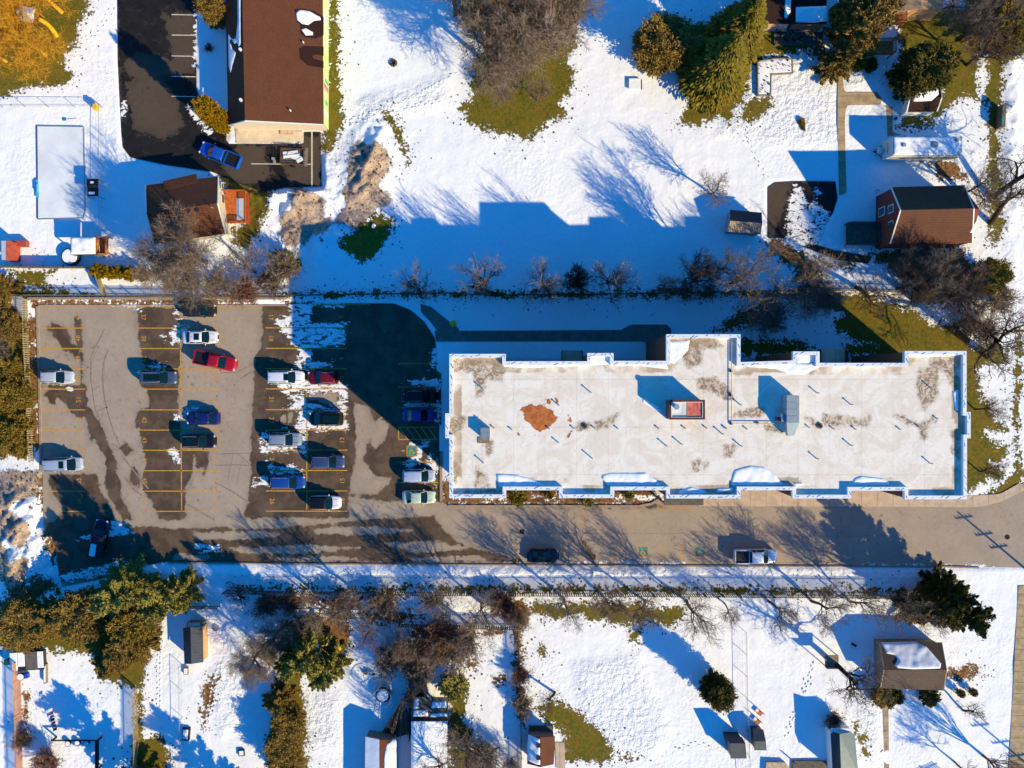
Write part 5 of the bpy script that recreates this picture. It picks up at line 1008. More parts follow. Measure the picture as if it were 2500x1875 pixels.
# utility trailer
def trailer():
    a = P(717, 383, .6); root = empty('utility_trailer', (a.x, a.y, 0), R(-3), 'small utility trailer heaped with white boards on the dark tarmac', 'trailer')
    q = MB(); q.box(-1.7, 1.6, -1.05, 1.05, .45, .52); q.build('floor', M['greywood'], root)
    q = MB()
    for z in (.7, .95): q.box(-1.7, 1.6, 1.0, 1.06, z, z+.06); q.box(-1.7, 1.6, -1.06, -1.0, z, z+.06); q.box(-1.72, -1.66, -1.05, 1.05, z, z+.06)
    for x in (-1.7, -.6, .5, 1.55): q.box(x, x+.06, -1.06, -1.0, .45, 1.0); q.box(x, x+.06, 1.0, 1.06, .45, 1.0)
    q.build('side_rails', mat('rust_frame', (92, 60, 46), .8), root)
    q = MB(); q.box(1.6, 2.0, -1.3, 1.2, 1.0, 1.06); q.build('ramp_gate', M['grille'], root)
    for s in (-1, 1): q = MB(); q.tube((0,-.1,0),(0,.1,0),.3,n=16); q.build('wheel', M['tyre'], root, (-.1, s*1.2, .3))
    q = MB(); q.rbox((-.4, .3, .7), 2.0, .9, .05, .1); q.rbox((.1, .0, .80), 1.9, .7, .05, -.35); q.rbox((.9,-.5,.88), .9, .5, .04, .5); q.rbox((-.2,.15,.87), 2.2, .1, .05, .12)
    tag(q.build('scrap_boards', M['white'], None, (a.x, a.y, .0)), 'loose pile of white boards lying in the utility trailer', 'boards')
    q = MB(); q.rbox((0,0,.25), .4, .3, .5); q.rbox((.1,-.35,.15), .3, .3, .3); g = P(668, 388, .2); tag(q.build('tool_bin', M['steel'], None, (g.x, g.y, 0)), 'small metal tool bin on the tarmac left of the trailer', 'bin')
trailer()
def rv():
    x0, x1 = 2148.6, 2318; a = Vector(((( x0+x1)/2-1250)/18, (937.5-372.5)/18, 0)); root = empty('travel_trailer', a, 0, 'white caravan with snow and branch shadows on its roof, hitch to the left', 'caravan'); h = (x1-x0)/36; W = 1.25
    q = MB(); pr = [(-h-.0,.6),(-h+.35,3.15),(h,3.2),(h,.6)]
    q.add([(x, s*W, z) for s in (-1, 1) for x, z in pr], [(0,1,2,3)[::-1],(4,5,6,7),(0,4,5,1)[::-1],(1,5,6,2)[::-1],(2,6,7,3)[::-1],(3,7,4,0)[::-1]]); body = q.build('body', mat('caravan_shell', (214, 216, 206), .5, var=.04), root)
    sheet('roof_snow', [(-h+.4,-W+.05),(h-.9,-W+.05),(h-.3,-W*.2),(h-.15,W*.4),(h-.7,W-.05),(-h+.4,W-.05)], 3.21, .15, M['snow'], dome=(.14,.4), metres=True, parent=root)
    for x, y, s in ((-h+1.7,.05,.5),(1.0,.1,.8),(h-.75,.7,.5)): q = MB(); q.rbox((x,y,3.36), s, s*.9, .3); q.build('roof_hatch', M['steel'], root, bevel=.06)
    q = MB(); q.box(-h+.4, h, -W-.02, -W, 1.6, 2.3, 0); q.build('side_stripe', mat('tan_stripe', (170, 160, 140), .5), root)
    for x in (-3.0, -1.0, .8, 2.6): q = MB(); q.box(x, x+.8, -W-.04, -W-.02, 1.7, 2.25); q.build('window', M['cglass'], root)
    q = MB(); q.tube((-h,.0,.5),(-h-1.1,0,.5),.07,n=6); q.tube((-h,.7,.5),(-h-1.1,0,.5),.06,n=6); q.tube((-h,-.7,.5),(-h-1.1,0,.5),.06,n=6); q.build('hitch_frame', M['dkmetal'], root)
    q = MB(); q.rbox((-h-.45,0,.95), .5, .8, .6); q.build('gas_bottle_cover', M['white'], root, bevel=.1)
    for s in (-1, 1):
        for x in (.2, 1.0): q = MB(); q.tube((0,-.1,0),(0,.1,0),.34,n=16); q.build('wheel', M['tyre'], root, (x, s*(W-.12), .34))
    c = bpy.data.curves.new('t', 'FONT'); c.body = 'Jayflight'; c.size = .5; c.align_x = 'CENTER'; c.align_y = 'CENTER'; c.shear = .3; t = bpy.data.objects.new('t', c); COL.objects.link(t)
    me = bpy.data.meshes.new_from_object(t.evaluated_get(bpy.context.evaluated_depsgraph_get())); bpy.data.objects.remove(t); me.materials.clear(); me.materials.append(M['dkmetal'])
    o = obj('lettering', me, root); o.location = (-h+.15, 0, 1.9); an = math.atan2(2.55, .35)
    o.rotation_euler = (Matrix(((0, 1, 0), (-1, 0, 0), (0, 0, 1))).to_4x4() @ Matrix.Rotation(an, 4, 'X')).to_euler(); o.location = (-h+.18-.02, 0, 1.95)
rv()
# ---------------------------------------------------------------- fences
def fence(label, pts, h=1.6, m=None, period=.30, w=.16, name='wooden_fence', cat='fence', rails=True):
    m = m or M['greywood']; g = G(pts); c = Vector(((g[0][0]+g[-1][0])/2, (g[0][1]+g[-1][1])/2, 0)); root = empty(name, c, 0, label, cat)
    pk = MB(); rl = MB(); np_ = 0; tot = sum((Vector(b_)-Vector(a_)).length for a_, b_ in zip(g, g[1:])); stp = max(2.4, tot/60)
    for a, b in zip(g, g[1:]):
        a = Vector(a); b = Vector(b); d = b-a; L = d.length; d /= L; ang = math.atan2(d.y, d.x); n = int(L/period)
        for i in range(n):
            p = a+d*(i+.5)*period; z = max(0, gz(p.x, p.y)); pk.rbox((p.x-c.x, p.y-c.y, z+h/2), w, .025, h+random.uniform(-.02,.02), ang)
        if rails:
            for zz in (.35, h-.3): rl.rbox(((a.x+b.x)/2-c.x+d.y*.04, (a.y+b.y)/2-c.y-d.x*.04, zz), L, .05, .09, ang)
        k = int(L/stp)+1
        for i in range(k): p = a+d*(L*i/k); q = MB(); q.rbox((0,0,(h+.1)/2), .1, .1, h+.1, ang); q.build('post', m, root, (p.x-c.x, p.y-c.y, 0))
    pk.build('pickets', m, root)
    if rails: rl.build('rails', m, root)
M['fgold'] = mat('honey_fence_wood', (206, 140, 76), .85, var=.15, vs=3); M['ftan'] = mat('tan_fence_wood', (168, 150, 112), .85, var=.2, vs=3); M['fdk'] = mat('dark_fence_wood', (84, 72, 58), .9, var=.25, vs=2)
random.seed(5)
fence('long grey picket fence along the top edge of the parking lot', [(40,722),(250,722),(480,727),(700,722)], 1.25)
fence('dark picket fence between the shaded snowfield and the parking lot', [(702,722),(1100,716),(1200,722),(1500,718),(1995,709)], 1.25, M['fdk'])
fence('tan picket fence below the tree trunk at right of the shaded field', [(1998,709),(2100,710),(2215,714)], 1.25, M['ftan'])
fence('long dark picket fence running beside the road below the building', [(555,1440),(700,1443),(1300,1446),(1800,1449),(2205,1452)], 2.2, M['fdk'])
fence('short weathered picket fence between the olive cedars and the twisted tree', [(463,1479),(540,1479)], 1.7)
fence('dark picket fence along the row of twiggy gardens, bottom centre', [(975,1522),(1150,1527),(1262,1530)], 1.6, M['fdk'])
fence('thin brown fence behind the playground at the bottom', [(735,1504),(985,1506)], 1.2, M['fdk'], period=.5, w=.06)
fence('dark vertical fence line left of the open snowy garden', [(1264,1532),(1268,1640),(1272,1760),(1274,1960)], 1.5, M['fdk'])
fence('honey coloured picket fence at the lower left edge', [(50,1612),(53,1740),(58,1960)], 1.8, M['fgold'])
fence('pale tan picket fence under the lower left cedars', [(336,1680),(338,1780),(340,1960)], 1.7, M['ftan'])
fence('greenish picket fence between the left hedge and the stalls', [(68,732),(70,820),(76,930),(82,1085)], 1.5, M['ftan'])
fence('short leaning pale fence section above the left snow pile', [(82,1088),(85,1128)], 1.5, M['ftan'])
fence('grey board fence behind the snowy gazebo and pool', [(5,653),(120,655),(232,655)], 1.5, M['greywood'], period=.15, w=.145)
fence('pale board gate section between the snow strip and the lot', [(243,672),(262,722)], 1.6, M['ftan'], period=.15, w=.145)
fence('dark slatted board fence running down beside the snowy garage', [(1000,1560),(1003,1700),(1002,1800)], 1.7, M['fdk'], period=.15, w=.145)

fence('dark board fence along the bottom of the low house garden', [(2215,1930),(2320,1890)], 1.6, M['fdk'])
def chain(label, pts, h=1.2):
    g = G(pts); c = Vector(((g[0][0]+g[-1][0])/2, (g[0][1]+g[-1][1])/2, 0)); root = empty('chain_link_fence', c, 0, label, 'fence'); q = MB(); w = MB()
    for a, b in zip(g, g[1:]):
        a = Vector((*a, 0)); b = Vector((*b, 0)); L = (b-a).length; n = max(1, int(L/2.8))
        q.tube(a+Vector((0,0,h))-c, b+Vector((0,0,h))-c, .03, n=5)
        for i in range(n+1): p = a.lerp(b, i/n)-c; MB().tube(p, p+Vector((0,0,h)), .035, n=5).build('post', M['steel'], root)
        for z in range(1, 5): w.tube(a+Vector((0,0,h*z/5))-c, b+Vector((0,0,h*z/5))-c, .006, n=3, cap=False)
        for i in range(int(L/.6)): p = a.lerp(b, i*.6/L)-c; w.tube(p, p+Vector((0,0,h)), .003, n=3, cap=False)
    q.build('top_rail', M['steel'], root); w.build('wire_mesh', M['steel'], root)
chain('thin wire fence across the top of the ice rink yard', [(8,262),(120,262),(250,263)])
chain('thin wire fence down the right side of the ice rink yard', [(252,263),(251,400),(252,560)])
chain('thin wire fence beside the wooden shed with metal roof', [(445,1622),(446,1750),(446,1960)])
chain('thin wire fence between the open garden and the low house garden', [(1817,1540),(1819,1700),(1822,1780),(1830,1960)])
# ---------------------------------------------------------------- small things
def simple(name, label, cat, px, py, mb, mats, rz=0, z=None, bevel=0, group=None):
    g = G([(px, py)])[0]; zz = gz(*g)+.04 if z is None else z
    o = mb.build(name, mats, None, (g[0], g[1], zz), R(rz), bevel=bevel); return tag(o, label, cat, group)
# ice rink
def rink():
    pts = [(92,309),(206,311),(208,420),(209,520),(205,533),(94,536)]; g = G(pts); c = Vector((sum(p[0] for p in g)/6, sum(p[1] for p in g)/6, 0)); root = empty('backyard_ice_rink', c, 0, 'backyard ice rink with low boards and a pale frozen sheet', 'ice rink')
    lg = [(x-c.x, y-c.y) for x, y in g]
    ice = mat('rink_ice', (230, 232, 236), .6, var=.02, vs=.25, c2=(206, 213, 218)); MB().prism(lg, .04, .13).build('ice', ice, root)
    for a, b in zip(lg, lg[1:]+lg[:1]):
        a = Vector(a); b = Vector(b); d = b-a; q = MB(); q.rbox(((a.x+b.x)/2, (a.y+b.y)/2, .10), d.length, .06, .24, math.atan2(d.y, d.x)); q.build('board', M['dkmetal'] if abs(d.x) < 1 and a.x < 0 else M['steel'], root)
    pass
rink()
simple('plastic_slide', 'cyan plastic sled board leaning on the rink boards', 'sled', 94, 462, MB().rbox((0,0,.3), .35, 2.4, .08, .0).rbox((.12,0,.5), .1, 1.2, .3), mat('cyan_plastic', (70, 180, 222), .4), 3)
def gz_frame():
    g = G([(243,466)])[0]; root = empty('black_goal_frame', (*g, 0.05), 0, 'black rectangular goal frame standing right of the rink', 'goal frame')
    q = MB(); q.box(-.75, .75, .3, 1.15, 1.8, 1.95); q.box(-.65, .75, -1.15, -.3, 1.8, 1.95); q.build('top_panel', M['blackp'], root)
    q = MB(); q.add([(-.75,.3,1.95),(.7,.3,1.95),(.7,-.3,1.6),(-.75,-.3,1.6)], [(0,1,2,3)]); q.add([(-.75,.3,1.90),(.7,.3,1.90),(.7,-.3,1.55),(-.75,-.3,1.55)], [(3,2,1,0)]); q.build('cloth', M['dkmetal'], root)
    q = MB(); q.box(-.25, .2, .55, .8, 1.951, 1.97); q.build('snow_patch', M['snow'], root); q = MB(); q.box(-.45, .35, -.9, -.6, 1.951, 1.98); q.build('snow_patch', M['snow'], root)
    for a, b in ((-.7,1.1),(.7,1.1),(.7,-1.1),(-.7,-1.1)): q = MB(); q.tube((a,b,0),(a,b,1.8),.04,n=6); q.build('leg', M['blackp'], root)
gz_frame()
simple('scoreboard', 'small yellow box on a post above the rink corner', 'box', 243, 268, MB().rbox((0,0,1.0), .5, .7, .8).tube((0,0,0),(0,0,.6),.05), M['yellow'])
simple('snow_shovel', 'narrow blue shovel lying on snow above the rink', 'shovel', 160, 291, MB().tube((0,0,.05),(1.6,.1,.08),.02).rbox((-.15,0,.06), .5, .4, .05), mat('blue_plastic', (30, 120, 200), .5))
# playground under the golden tree
def playset(px, py, label, slide=True, rz=0, m=None):
    g = G([(px, py)])[0]; root = empty('climbing_frame', (*g, .05), R(rz), label, 'climbing frame'); m = m or M['wood']
    for a, b in ((-.8,-.8),(.8,-.8),(.8,.8),(-.8,.8)): MB().rbox((a,b,1.3), .12, .12, 2.6).build('post', m, root)
    MB().box(-.85,.85,-.85,.85,1.25,1.33).build('floor', m, root)
    q = MB(); q.add([(-1,-1,2.5),(1,-1,2.5),(1,1,2.5),(-1,1,2.5),(-1,0,3.2),(1,0,3.2)], [(0,1,5,4),(3,4,5,2),(0,4,3),(1,2,5)]); q.build('roof', M['white'] if slide else m, root)
    if slide:
        q = MB(); pr = None
        for i in range(9):
            t = i/8; p = Vector((.9+t*2.2, -t*t*1.6, 1.3-1.2*t)); 
            if pr: q.tube(pr, p, .3, n=10)
            pr = p
        q.build('slide', M['yellow'], root)
    MB().tube((-.8,0,2.2),(-3.4,0,2.2),.06).tube((-3.4,0,2.2),(-3.6,1,0),.06).tube((-3.4,0,2.2),(-3.6,-1,0),.06).build('swing_beam', m, root)
    for x in (-1.7,-2.6): MB().tube((x,.15,2.2),(x,.15,.6),.012,n=4).tube((x,-.15,2.2),(x,-.15,.6),.012,n=4).rbox((x,0,.6),.2,.45,.03).build('swing', M['yellow'], root)
playset(92, 55, 'climbing frame with a yellow spiral slide under the golden tree', rz=-10)
playset(772, 1570, 'wooden climbing frame with a yellow slide behind the pines', rz=15, m=M['woodp'])
# garden beds
def bed():
    root = empty('raised_garden_bed', (*G([(1885,195)])[0], 0), 0, 'raised L shaped timber garden bed filled with snow and stalks', 'garden bed'); c = root.location
    pts = G(t1450([(1403,540),(1555,515),(1700,518),(1703,640),(1520,650),(1515,830),(1405,830)])); pts = [(x-c.x, y-c.y) for x, y in pts]
    for a, b in zip(pts, pts[1:]+pts[:1]):
        a = Vector(a); b = Vector(b); d = b-a; q = MB(); q.rbox(((a.x+b.x)/2, (a.y+b.y)/2, .25), d.length+.1, .1, .5, math.atan2(d.y, d.x)); q.build('board', M['woodp'], root)
    sheet('snow_fill', pts, .36, .15, M['snow'], dome=(.08,.3), metres=True, parent=root)
    rn = random.Random(3); q = MB()
    for i in range(90):
        x = rn.uniform(-2, 2.6); y = rn.uniform(-2.4, 2.6)
        if not (x < -.5 or y > 1): continue
        q.rbox((x, y, .5), rn.uniform(.05,.2), .05, .18, rn.random()*3)
    q.build('dead_stalks', M['darkbark'], root)
bed()
simple('fire_pit', 'ring of stones around an ash filled fire pit on open snow', 'fire pit', 961, 155, (lambda q: [q.rbox((.38*math.cos(i*.7),.38*math.sin(i*.7),.12), .26,.2,.24,i*.7, i % 2) for i in range(9)] and q.tube((0,0,0),(0,0,.08),.3,n=12,mi=1))(MB()), [M['greywood'], M['darkbark']])
simple('snowed_table', 'low snow covered table with one dark edge on the open field', 'table', 1553, 207, MB().box(-1.0,.6,-.7,.7,.25,.42,1).box(.62,.72,-.7,.6,.1,.45,0).box(-.9,-.8,-.6,-.5,0,.25,0).box(.4,.5,.5,.6,0,.25,0), [M['darkbark'], M['snow']])
simple('stone_block', 'pale stone block on the oval grass island', 'stone', 913, 553, MB().rbox((0,0,.2), .45, .6, .4), M['white'], -20, bevel=.08)
simple('yellow_bin', 'mustard yellow salt bin at the bend of the shaded footpath', 'bin', 1107, 791, MB().rbox((0,0,.35), .7, .65, .7).rbox((0,0,.73), .8, .75, .08), M['yellow'], 30, z=.07, bevel=.06)
simple('hot_tub', 'hot tub under a grey and snow white cover near the lower left fence', 'hot tub', 75, 1610, MB().box(-2.2,2.2,-1.2,1.3,0,.8,0).box(-2.2,-1.3,-1.1,1.3,.81,1.0,1).box(-1.2,-.3,-.6,1.3,.81,.95,1).box(-.2,1.4,-1.1,1.3,.81,.86,2).box(1.45,2.2,-.9,1.3,.81,.95,1), [M['dkmetal'], M['snow'], mat('grey_cover', (104, 96, 92), .8)], 3, bevel=.05)
simple('patio_table', 'round patio table capped with snow on the small terrace', 'table', 58, 1648, MB().tube((0,0,.65),(0,0,.72),.5,n=20,mi=0).tube((0,0,.72),(0,0,.82),.42,n=20,mi=1).tube((0,0,0),(0,0,.65),.05,mi=0).box(-.3,.3,-.3,.3,0,.05,0), [M['blackp'], M['snow']])
simple('storage_box', 'bright blue storage box beside the snowy round patio table', 'box', 69, 1647, MB().rbox((0,0,.3),.5,.6,.6).rbox((0,0,.62),.55,.65,.05), mat('royal_blue', (24, 70, 200), .5), 5, bevel=.03)
simple('log_store', 'brown log edged planter at the right of the small terrace', 'planter', 115, 1640, MB().box(-.2,.2,-1.4,1.2,0,.5,0).box(-.1,.1,-1.2,1.0,.5,.6,1), [M['woodp'], M['snow']])
simple('green_barrel', 'dark green water butt in front of the honey coloured fence', 'barrel', 27, 1612, MB().rbox((0,0,.5),.8,.7,1.0), mat('dark_green', (30, 84, 60), .5), bevel=.1)
def flagline():
    a = G([(133,1785)])[0]; root = empty('flag_banner', (*a, .05), 0, 'tall string of small coloured flags standing on shaded snow', 'flags'); MB().tube((0,0,0),(-.15,3.6,1.6),.02,n=5).build('pole', M['steel'], root)
    for i, c in enumerate([(20,24,70),(24,30,80),(30,40,90),(18,22,66),(190,160,170),(214,70,90),(235,235,238)]):
        t = i/7; q = MB(); y = .1+t*3.5; z = .3+1.3*t; q.add([(0,y,z),(.55,y+.25,z+.05),(.55,y+.65,z+.08),(0,y+.42,z+.03)], [(0,1,2,3)]); q.add([(0,y,z-.012),(.55,y+.25,z+.038),(.55,y+.65,z+.068),(0,y+.42,z+.018)], [(3,2,1,0)]); q.build('flag', mat('flag%d' % i, c, .8, var=.05), root)
flagline()
def gaz():
    g = G([(196,1835)])[0]; root = empty('garden_arbour', (*g, .03), 0, 'dark open patio frame with posts around shaded snow, lower left', 'patio frame')
    for a, b in ((-3.2,2.0),(2.9,2.0),(-3.2,-1.9),(2.9,-1.9)): MB().rbox((a,b,.6),.2,.2,1.2).build('post', M['darkbark'], root)
    MB().box(-3.3,3.0,1.95,2.1,1.1,1.25).build('beam', M['darkbark'], root); MB().box(2.6,3.1,-1.9,2.0,1.1,1.25).build('beam', M['darkbark'], root); MB().box(-3.35,-2.9,-1.9,-.2,1.1,1.25).build('beam', M['darkbark'], root)
gaz()
for i, (x, y, lb) in enumerate(((170,1812,'leftmost of the dark planters under the patio frame'),(193,1811,'middle of the dark planters under the patio frame'),(215,1812,'rightmost of the dark planters under the patio frame'))):
    simple('planter_pot', lb, 'planter', x, y, MB().tube((0,0,0),(0,0,.5),.3,.4,n=14,mi=0).tube((0,0,.5),(0,0,.52),.32,n=14,mi=1), [M['blackp'], M['snow']], group='planters under the patio frame')
simple('clay_pot', 'terracotta pot at the edge of the grass below the lower cedars', 'pot', 357, 1570, MB().tube((0,0,0),(0,0,.5),.28,.36,n=14,mi=0).tube((0,0,.45),(0,0,.47),.3,n=14,mi=1), [mat('terracotta', (166, 84, 54), .8), M['blackp']])
simple('firewood_rack', 'snow topped firewood rack against the top of the wooden shed', 'firewood rack', 484, 1520, MB().box(-1.1,1.1,-.35,.35,0,1.1,0).box(-.9,.7,-.35,.3,1.1,1.2,1), [M['woodp'], M['snow']])
simple('plastic_tub', 'grey round stone disc beside the wooden shed', 'lid', 526, 1532, MB().tube((0,0,0),(0,0,.12),.45,n=20), M['steel'])
simple('planter_box', 'small wooden planter box below the wooden shed', 'planter', 456, 1637, MB().box(-.3,.3,-.45,.5,0,.35,0).box(-.22,.22,-.36,.4,.35,.38,1), [M['woodp'], M['snow']])
simple('sandpit', 'dark framed sandpit full of snow on the shaded lower lawn', 'sandpit', 456, 1790, MB().box(-.5,.5,-.85,.85,0,.35,0).box(-.38,.3,-.65,.65,.35,.4,1), [M['blackp'], M['snow']], -4)
simple('plastic_crate', 'small dark crate with snow inside on the shaded lower lawn', 'crate', 591, 1836, MB().box(-.4,.4,-.42,.42,0,.3,0).box(-.28,.28,-.3,.3,.3,.33,1), [M['blackp'], M['snow']], 3)
def tramp():
    g = G([(938,1690)])[0]; root = empty('trampoline', (*g, .03), 0, 'round netted trampoline holding snow in the shaded garden', 'trampoline'); q = MB(); n = 24
    for z, r_ in ((.8,1.1),(2.2,1.25)):
        for i in range(n): a, b = i*2*math.pi/n, (i+1)*2*math.pi/n; q.tube((r_*math.cos(a),r_*math.sin(a),z),(r_*math.cos(b),r_*math.sin(b),z),.04,n=5)
    q.build('ring', M['steel'], root)
    for i in range(6): a = i*math.pi/3; MB().tube((1.2*math.cos(a),1.2*math.sin(a),0),(1.25*math.cos(a),1.25*math.sin(a),2.2),.035,n=5).build('pole', M['steel'], root)
    MB().tube((0,0,.76),(0,0,.8),1.08,n=24).build('jumping_mat', M['blackp'], root); MB().tube((-.1,-.15,.8),(-.1,-.15,.9),.8,.6,n=18).build('snow_patch', M['snow'], root)
tramp()
def cover():
    pts = T(860,1540,4.953,[(340,0),(420,70),(425,130),(330,320),(290,320),(195,270),(240,150),(260,0)]); q = MB(); q.prism(G(pts), .03, .9); tag(q.build('covered_table', M['snow']), 'long snow covered table in the bare garden, beside a brown strip', 'table')
cover()
def teepee():
    g = G([(985,1730)])[0]; root = empty('pole_tent', (*g, 0), R(15), 'dark tarpaulin lean-to with bare poles above the narrow house', 'tent')
    MB().add([(.6,1.9,2.0),(-3.9,-2.6,.2),(-3.2,-3.4,.3),(.3,-3.2,.9),(.9,-1,1.2)], [(0,1,2,3,4)]).add([(.6,1.9,1.97),(-3.9,-2.6,.17),(-3.2,-3.4,.27),(.3,-3.2,.87),(.9,-1,1.17)], [(4,3,2,1,0)]).build('tarpaulin', mat('brown_tarp', (54, 50, 46), .6, var=.3, vs=1), root)
    rn = random.Random(1)
    for i in range(8): MB().tube((.6+rn.uniform(-.1,.1),2.0,2.2),(-3.2+i*.5,-2.5+rn.uniform(-1,.6),1.2-.05*i),.04,n=5).build('pole', M['twigr'], root)
teepee()
for px_, py_, rz_, lb in ((1853,1738,-35,'upper wooden garden chair standing on snow near the dark fence'),(1848,1759,-35,'lower wooden garden chair tipped on snow near the dark fence')):
    g = G([(px_, py_)])[0]; root = empty('garden_chair', (*g, .05), R(rz_), lb, 'chair'); mw = M['wood']
    MB().box(-.3,.3,-.3,.3,.38,.43).build('seat', mw, root); MB().box(-.3,.3,.26,.32,.43,1.1).build('backrest', mw, root)
    for a, b in ((-.25,-.25),(.25,-.25),(.25,.25),(-.25,.25)): MB().rbox((a,b,.19),.06,.06,.38).build('leg', mw, root)
g = G([(2017,1604)])[0]; root = empty('treehouse_platform', (*g, .03), 0, 'small timber platform round the trunk of the big crooked tree', 'platform')
MB().box(-.9,.9,-.7,.9,1.9,2.0).build('floor', M['woodp'], root); MB().box(-.9,.9,-.72,-.66,2.0,2.7).build('board', M['woodp'], root)
for a, b in ((-.8,-.6),(.8,-.6),(.8,.8),(-.8,.8)): MB().rbox((a,b,.95),.1,.1,1.9).build('post', M['woodp'], root)
simple('septic_lid', 'pale green round lid beside the tall conifers at lower right', 'lid', 2401, 1526, MB().tube((0,0,0),(0,0,.25),.42,n=18), mat('pale_green', (160, 196, 176), .6))
simple('log_bench', 'dark gnarled log bench in shaded snow beside the low house', 'bench', 2083, 1573, MB().rbox((0,0,.3),.7,.3,.15).rbox((-.25,0,.12),.1,.25,.25).rbox((.25,0,.12),.1,.25,.25), M['darkbark'], -30)
def shard(px, py, label, n, s, rz=0):
    q = MB(); rn = random.Random(int(px));
    for i in range(n): q.rbox((rn.uniform(-s,s), rn.uniform(-s,s)*.5, .12+rn.random()*.3), rn.uniform(.2,.6), rn.uniform(.1,.3), rn.uniform(.1,.3), rn.random()*3, i % 2)
    simple('garden_clutter', label, 'clutter', px, py, q, [M['darkbark'], M['woodp']], rz)
shard(1915,92,'heap of garden furniture in front of the pink gabled house',10,1.3); shard(1960,95,'dark patio clutter below the annex with the skylight',12,1.4); shard(925,1570,'fallen timber on the snow right of the playground',5,1.0); shard(900,1640,'small dark stools on branch shadowed snow',4,.8)
shard(1205,820-0,'low rubble by the shaded building wall',0,1) if False else None
simple('log_pile', 'fallen branch pile along the fence in the shaded field', 'log pile', 1180, 703, (lambda q: [q.tube((-2+i*.3,-.2+.1*(i%3),.2),(1.5+i*.2,-.6+.2*(i%2),.35),.08,.05) for i in range(7)] and q)(MB()), M['darkbark'], -12)
simple('wood_stack', 'low dark wood stack against the fence between the bare trees', 'wood stack', 1304, 712, MB().rbox((0,0,.3),.9,.4,.6).rbox((.1,.1,.65),.6,.3,.15), M['darkbark'])
simple('long_planter', 'dark timber border along the fence under the dense thicket', 'planter', 1640, 709, MB().box(-1.9,2.2,-.15,.25,0,.5), M['darkbark'])
simple('seat_box', 'small pale box on snow between the two bottom fences', 'box', 1012, 1492, MB().rbox((0,0,.25),.8,.6,.5), M['wframe'], -8, bevel=.03)
simple('yard_stick', 'thin yellow stick lying on the grass right of the apartment block', 'stick', 2431, 1101, MB().box(-.4,.4,-.03,.03,.02,.06), M['yellow'])
simple('patio_pot', 'small dark pot near the snowy path by the barn shed', 'pot', 2185, 291, MB().tube((0,0,0),(0,0,.35),.15,.2,n=10), M['blackp'])
simple('garden_hoop', 'dark hose hoop lying on the shaded lawn by the brick house', 'hose', 2142, 468, (lambda q: [q.tube((.25*math.cos(i*.5),.25*math.sin(i*.5),.05),(.25*math.cos((i+1)*.5),.25*math.sin((i+1)*.5),.05),.03) for i in range(9)] and q)(MB()), M['blackp'])
simple('street_sign_box', 'grey utility cabinet with green panel beside the right street strip', 'cabinet', 2436, 290, MB().rbox((0,0,.7),.5,3.0,1.4,mi=0).rbox((-.1,-.6,1.42),.3,1.0,.05,mi=1), [M['greywood'], M['teal']], -3)
for px_, py_, lb in ((2610,1478,'tall power pole whose crossarm shadow crosses the road'),(2650,1985,'tall power pole outside the lower right corner')):
    g = G([(px_, py_)])[0]; root = empty('power_pole', (*g, 0), R(8), lb, 'utility pole'); MB().tube((0,0,0),(0,0,10.5),.17,.11,n=10).build('pole', M['greywood'], root)
    for z in (9.9, 8.0, 6.6): q = MB(); q.rbox((0,0,z),2.3,.12,.12); [q.tube((x,0,z+.05),(x,0,z+.28),.06,n=6) for x in (-1,-.5,.5,1)]; q.build('crossarm', M['greywood'], root)
simple('manhole_cover', 'dark round manhole cover in the road near the street corner', 'manhole cover', 2459, 1311, MB().tube((0,0,0),(0,0,.01),.35,n=20), M['darkbark'], z=.003)
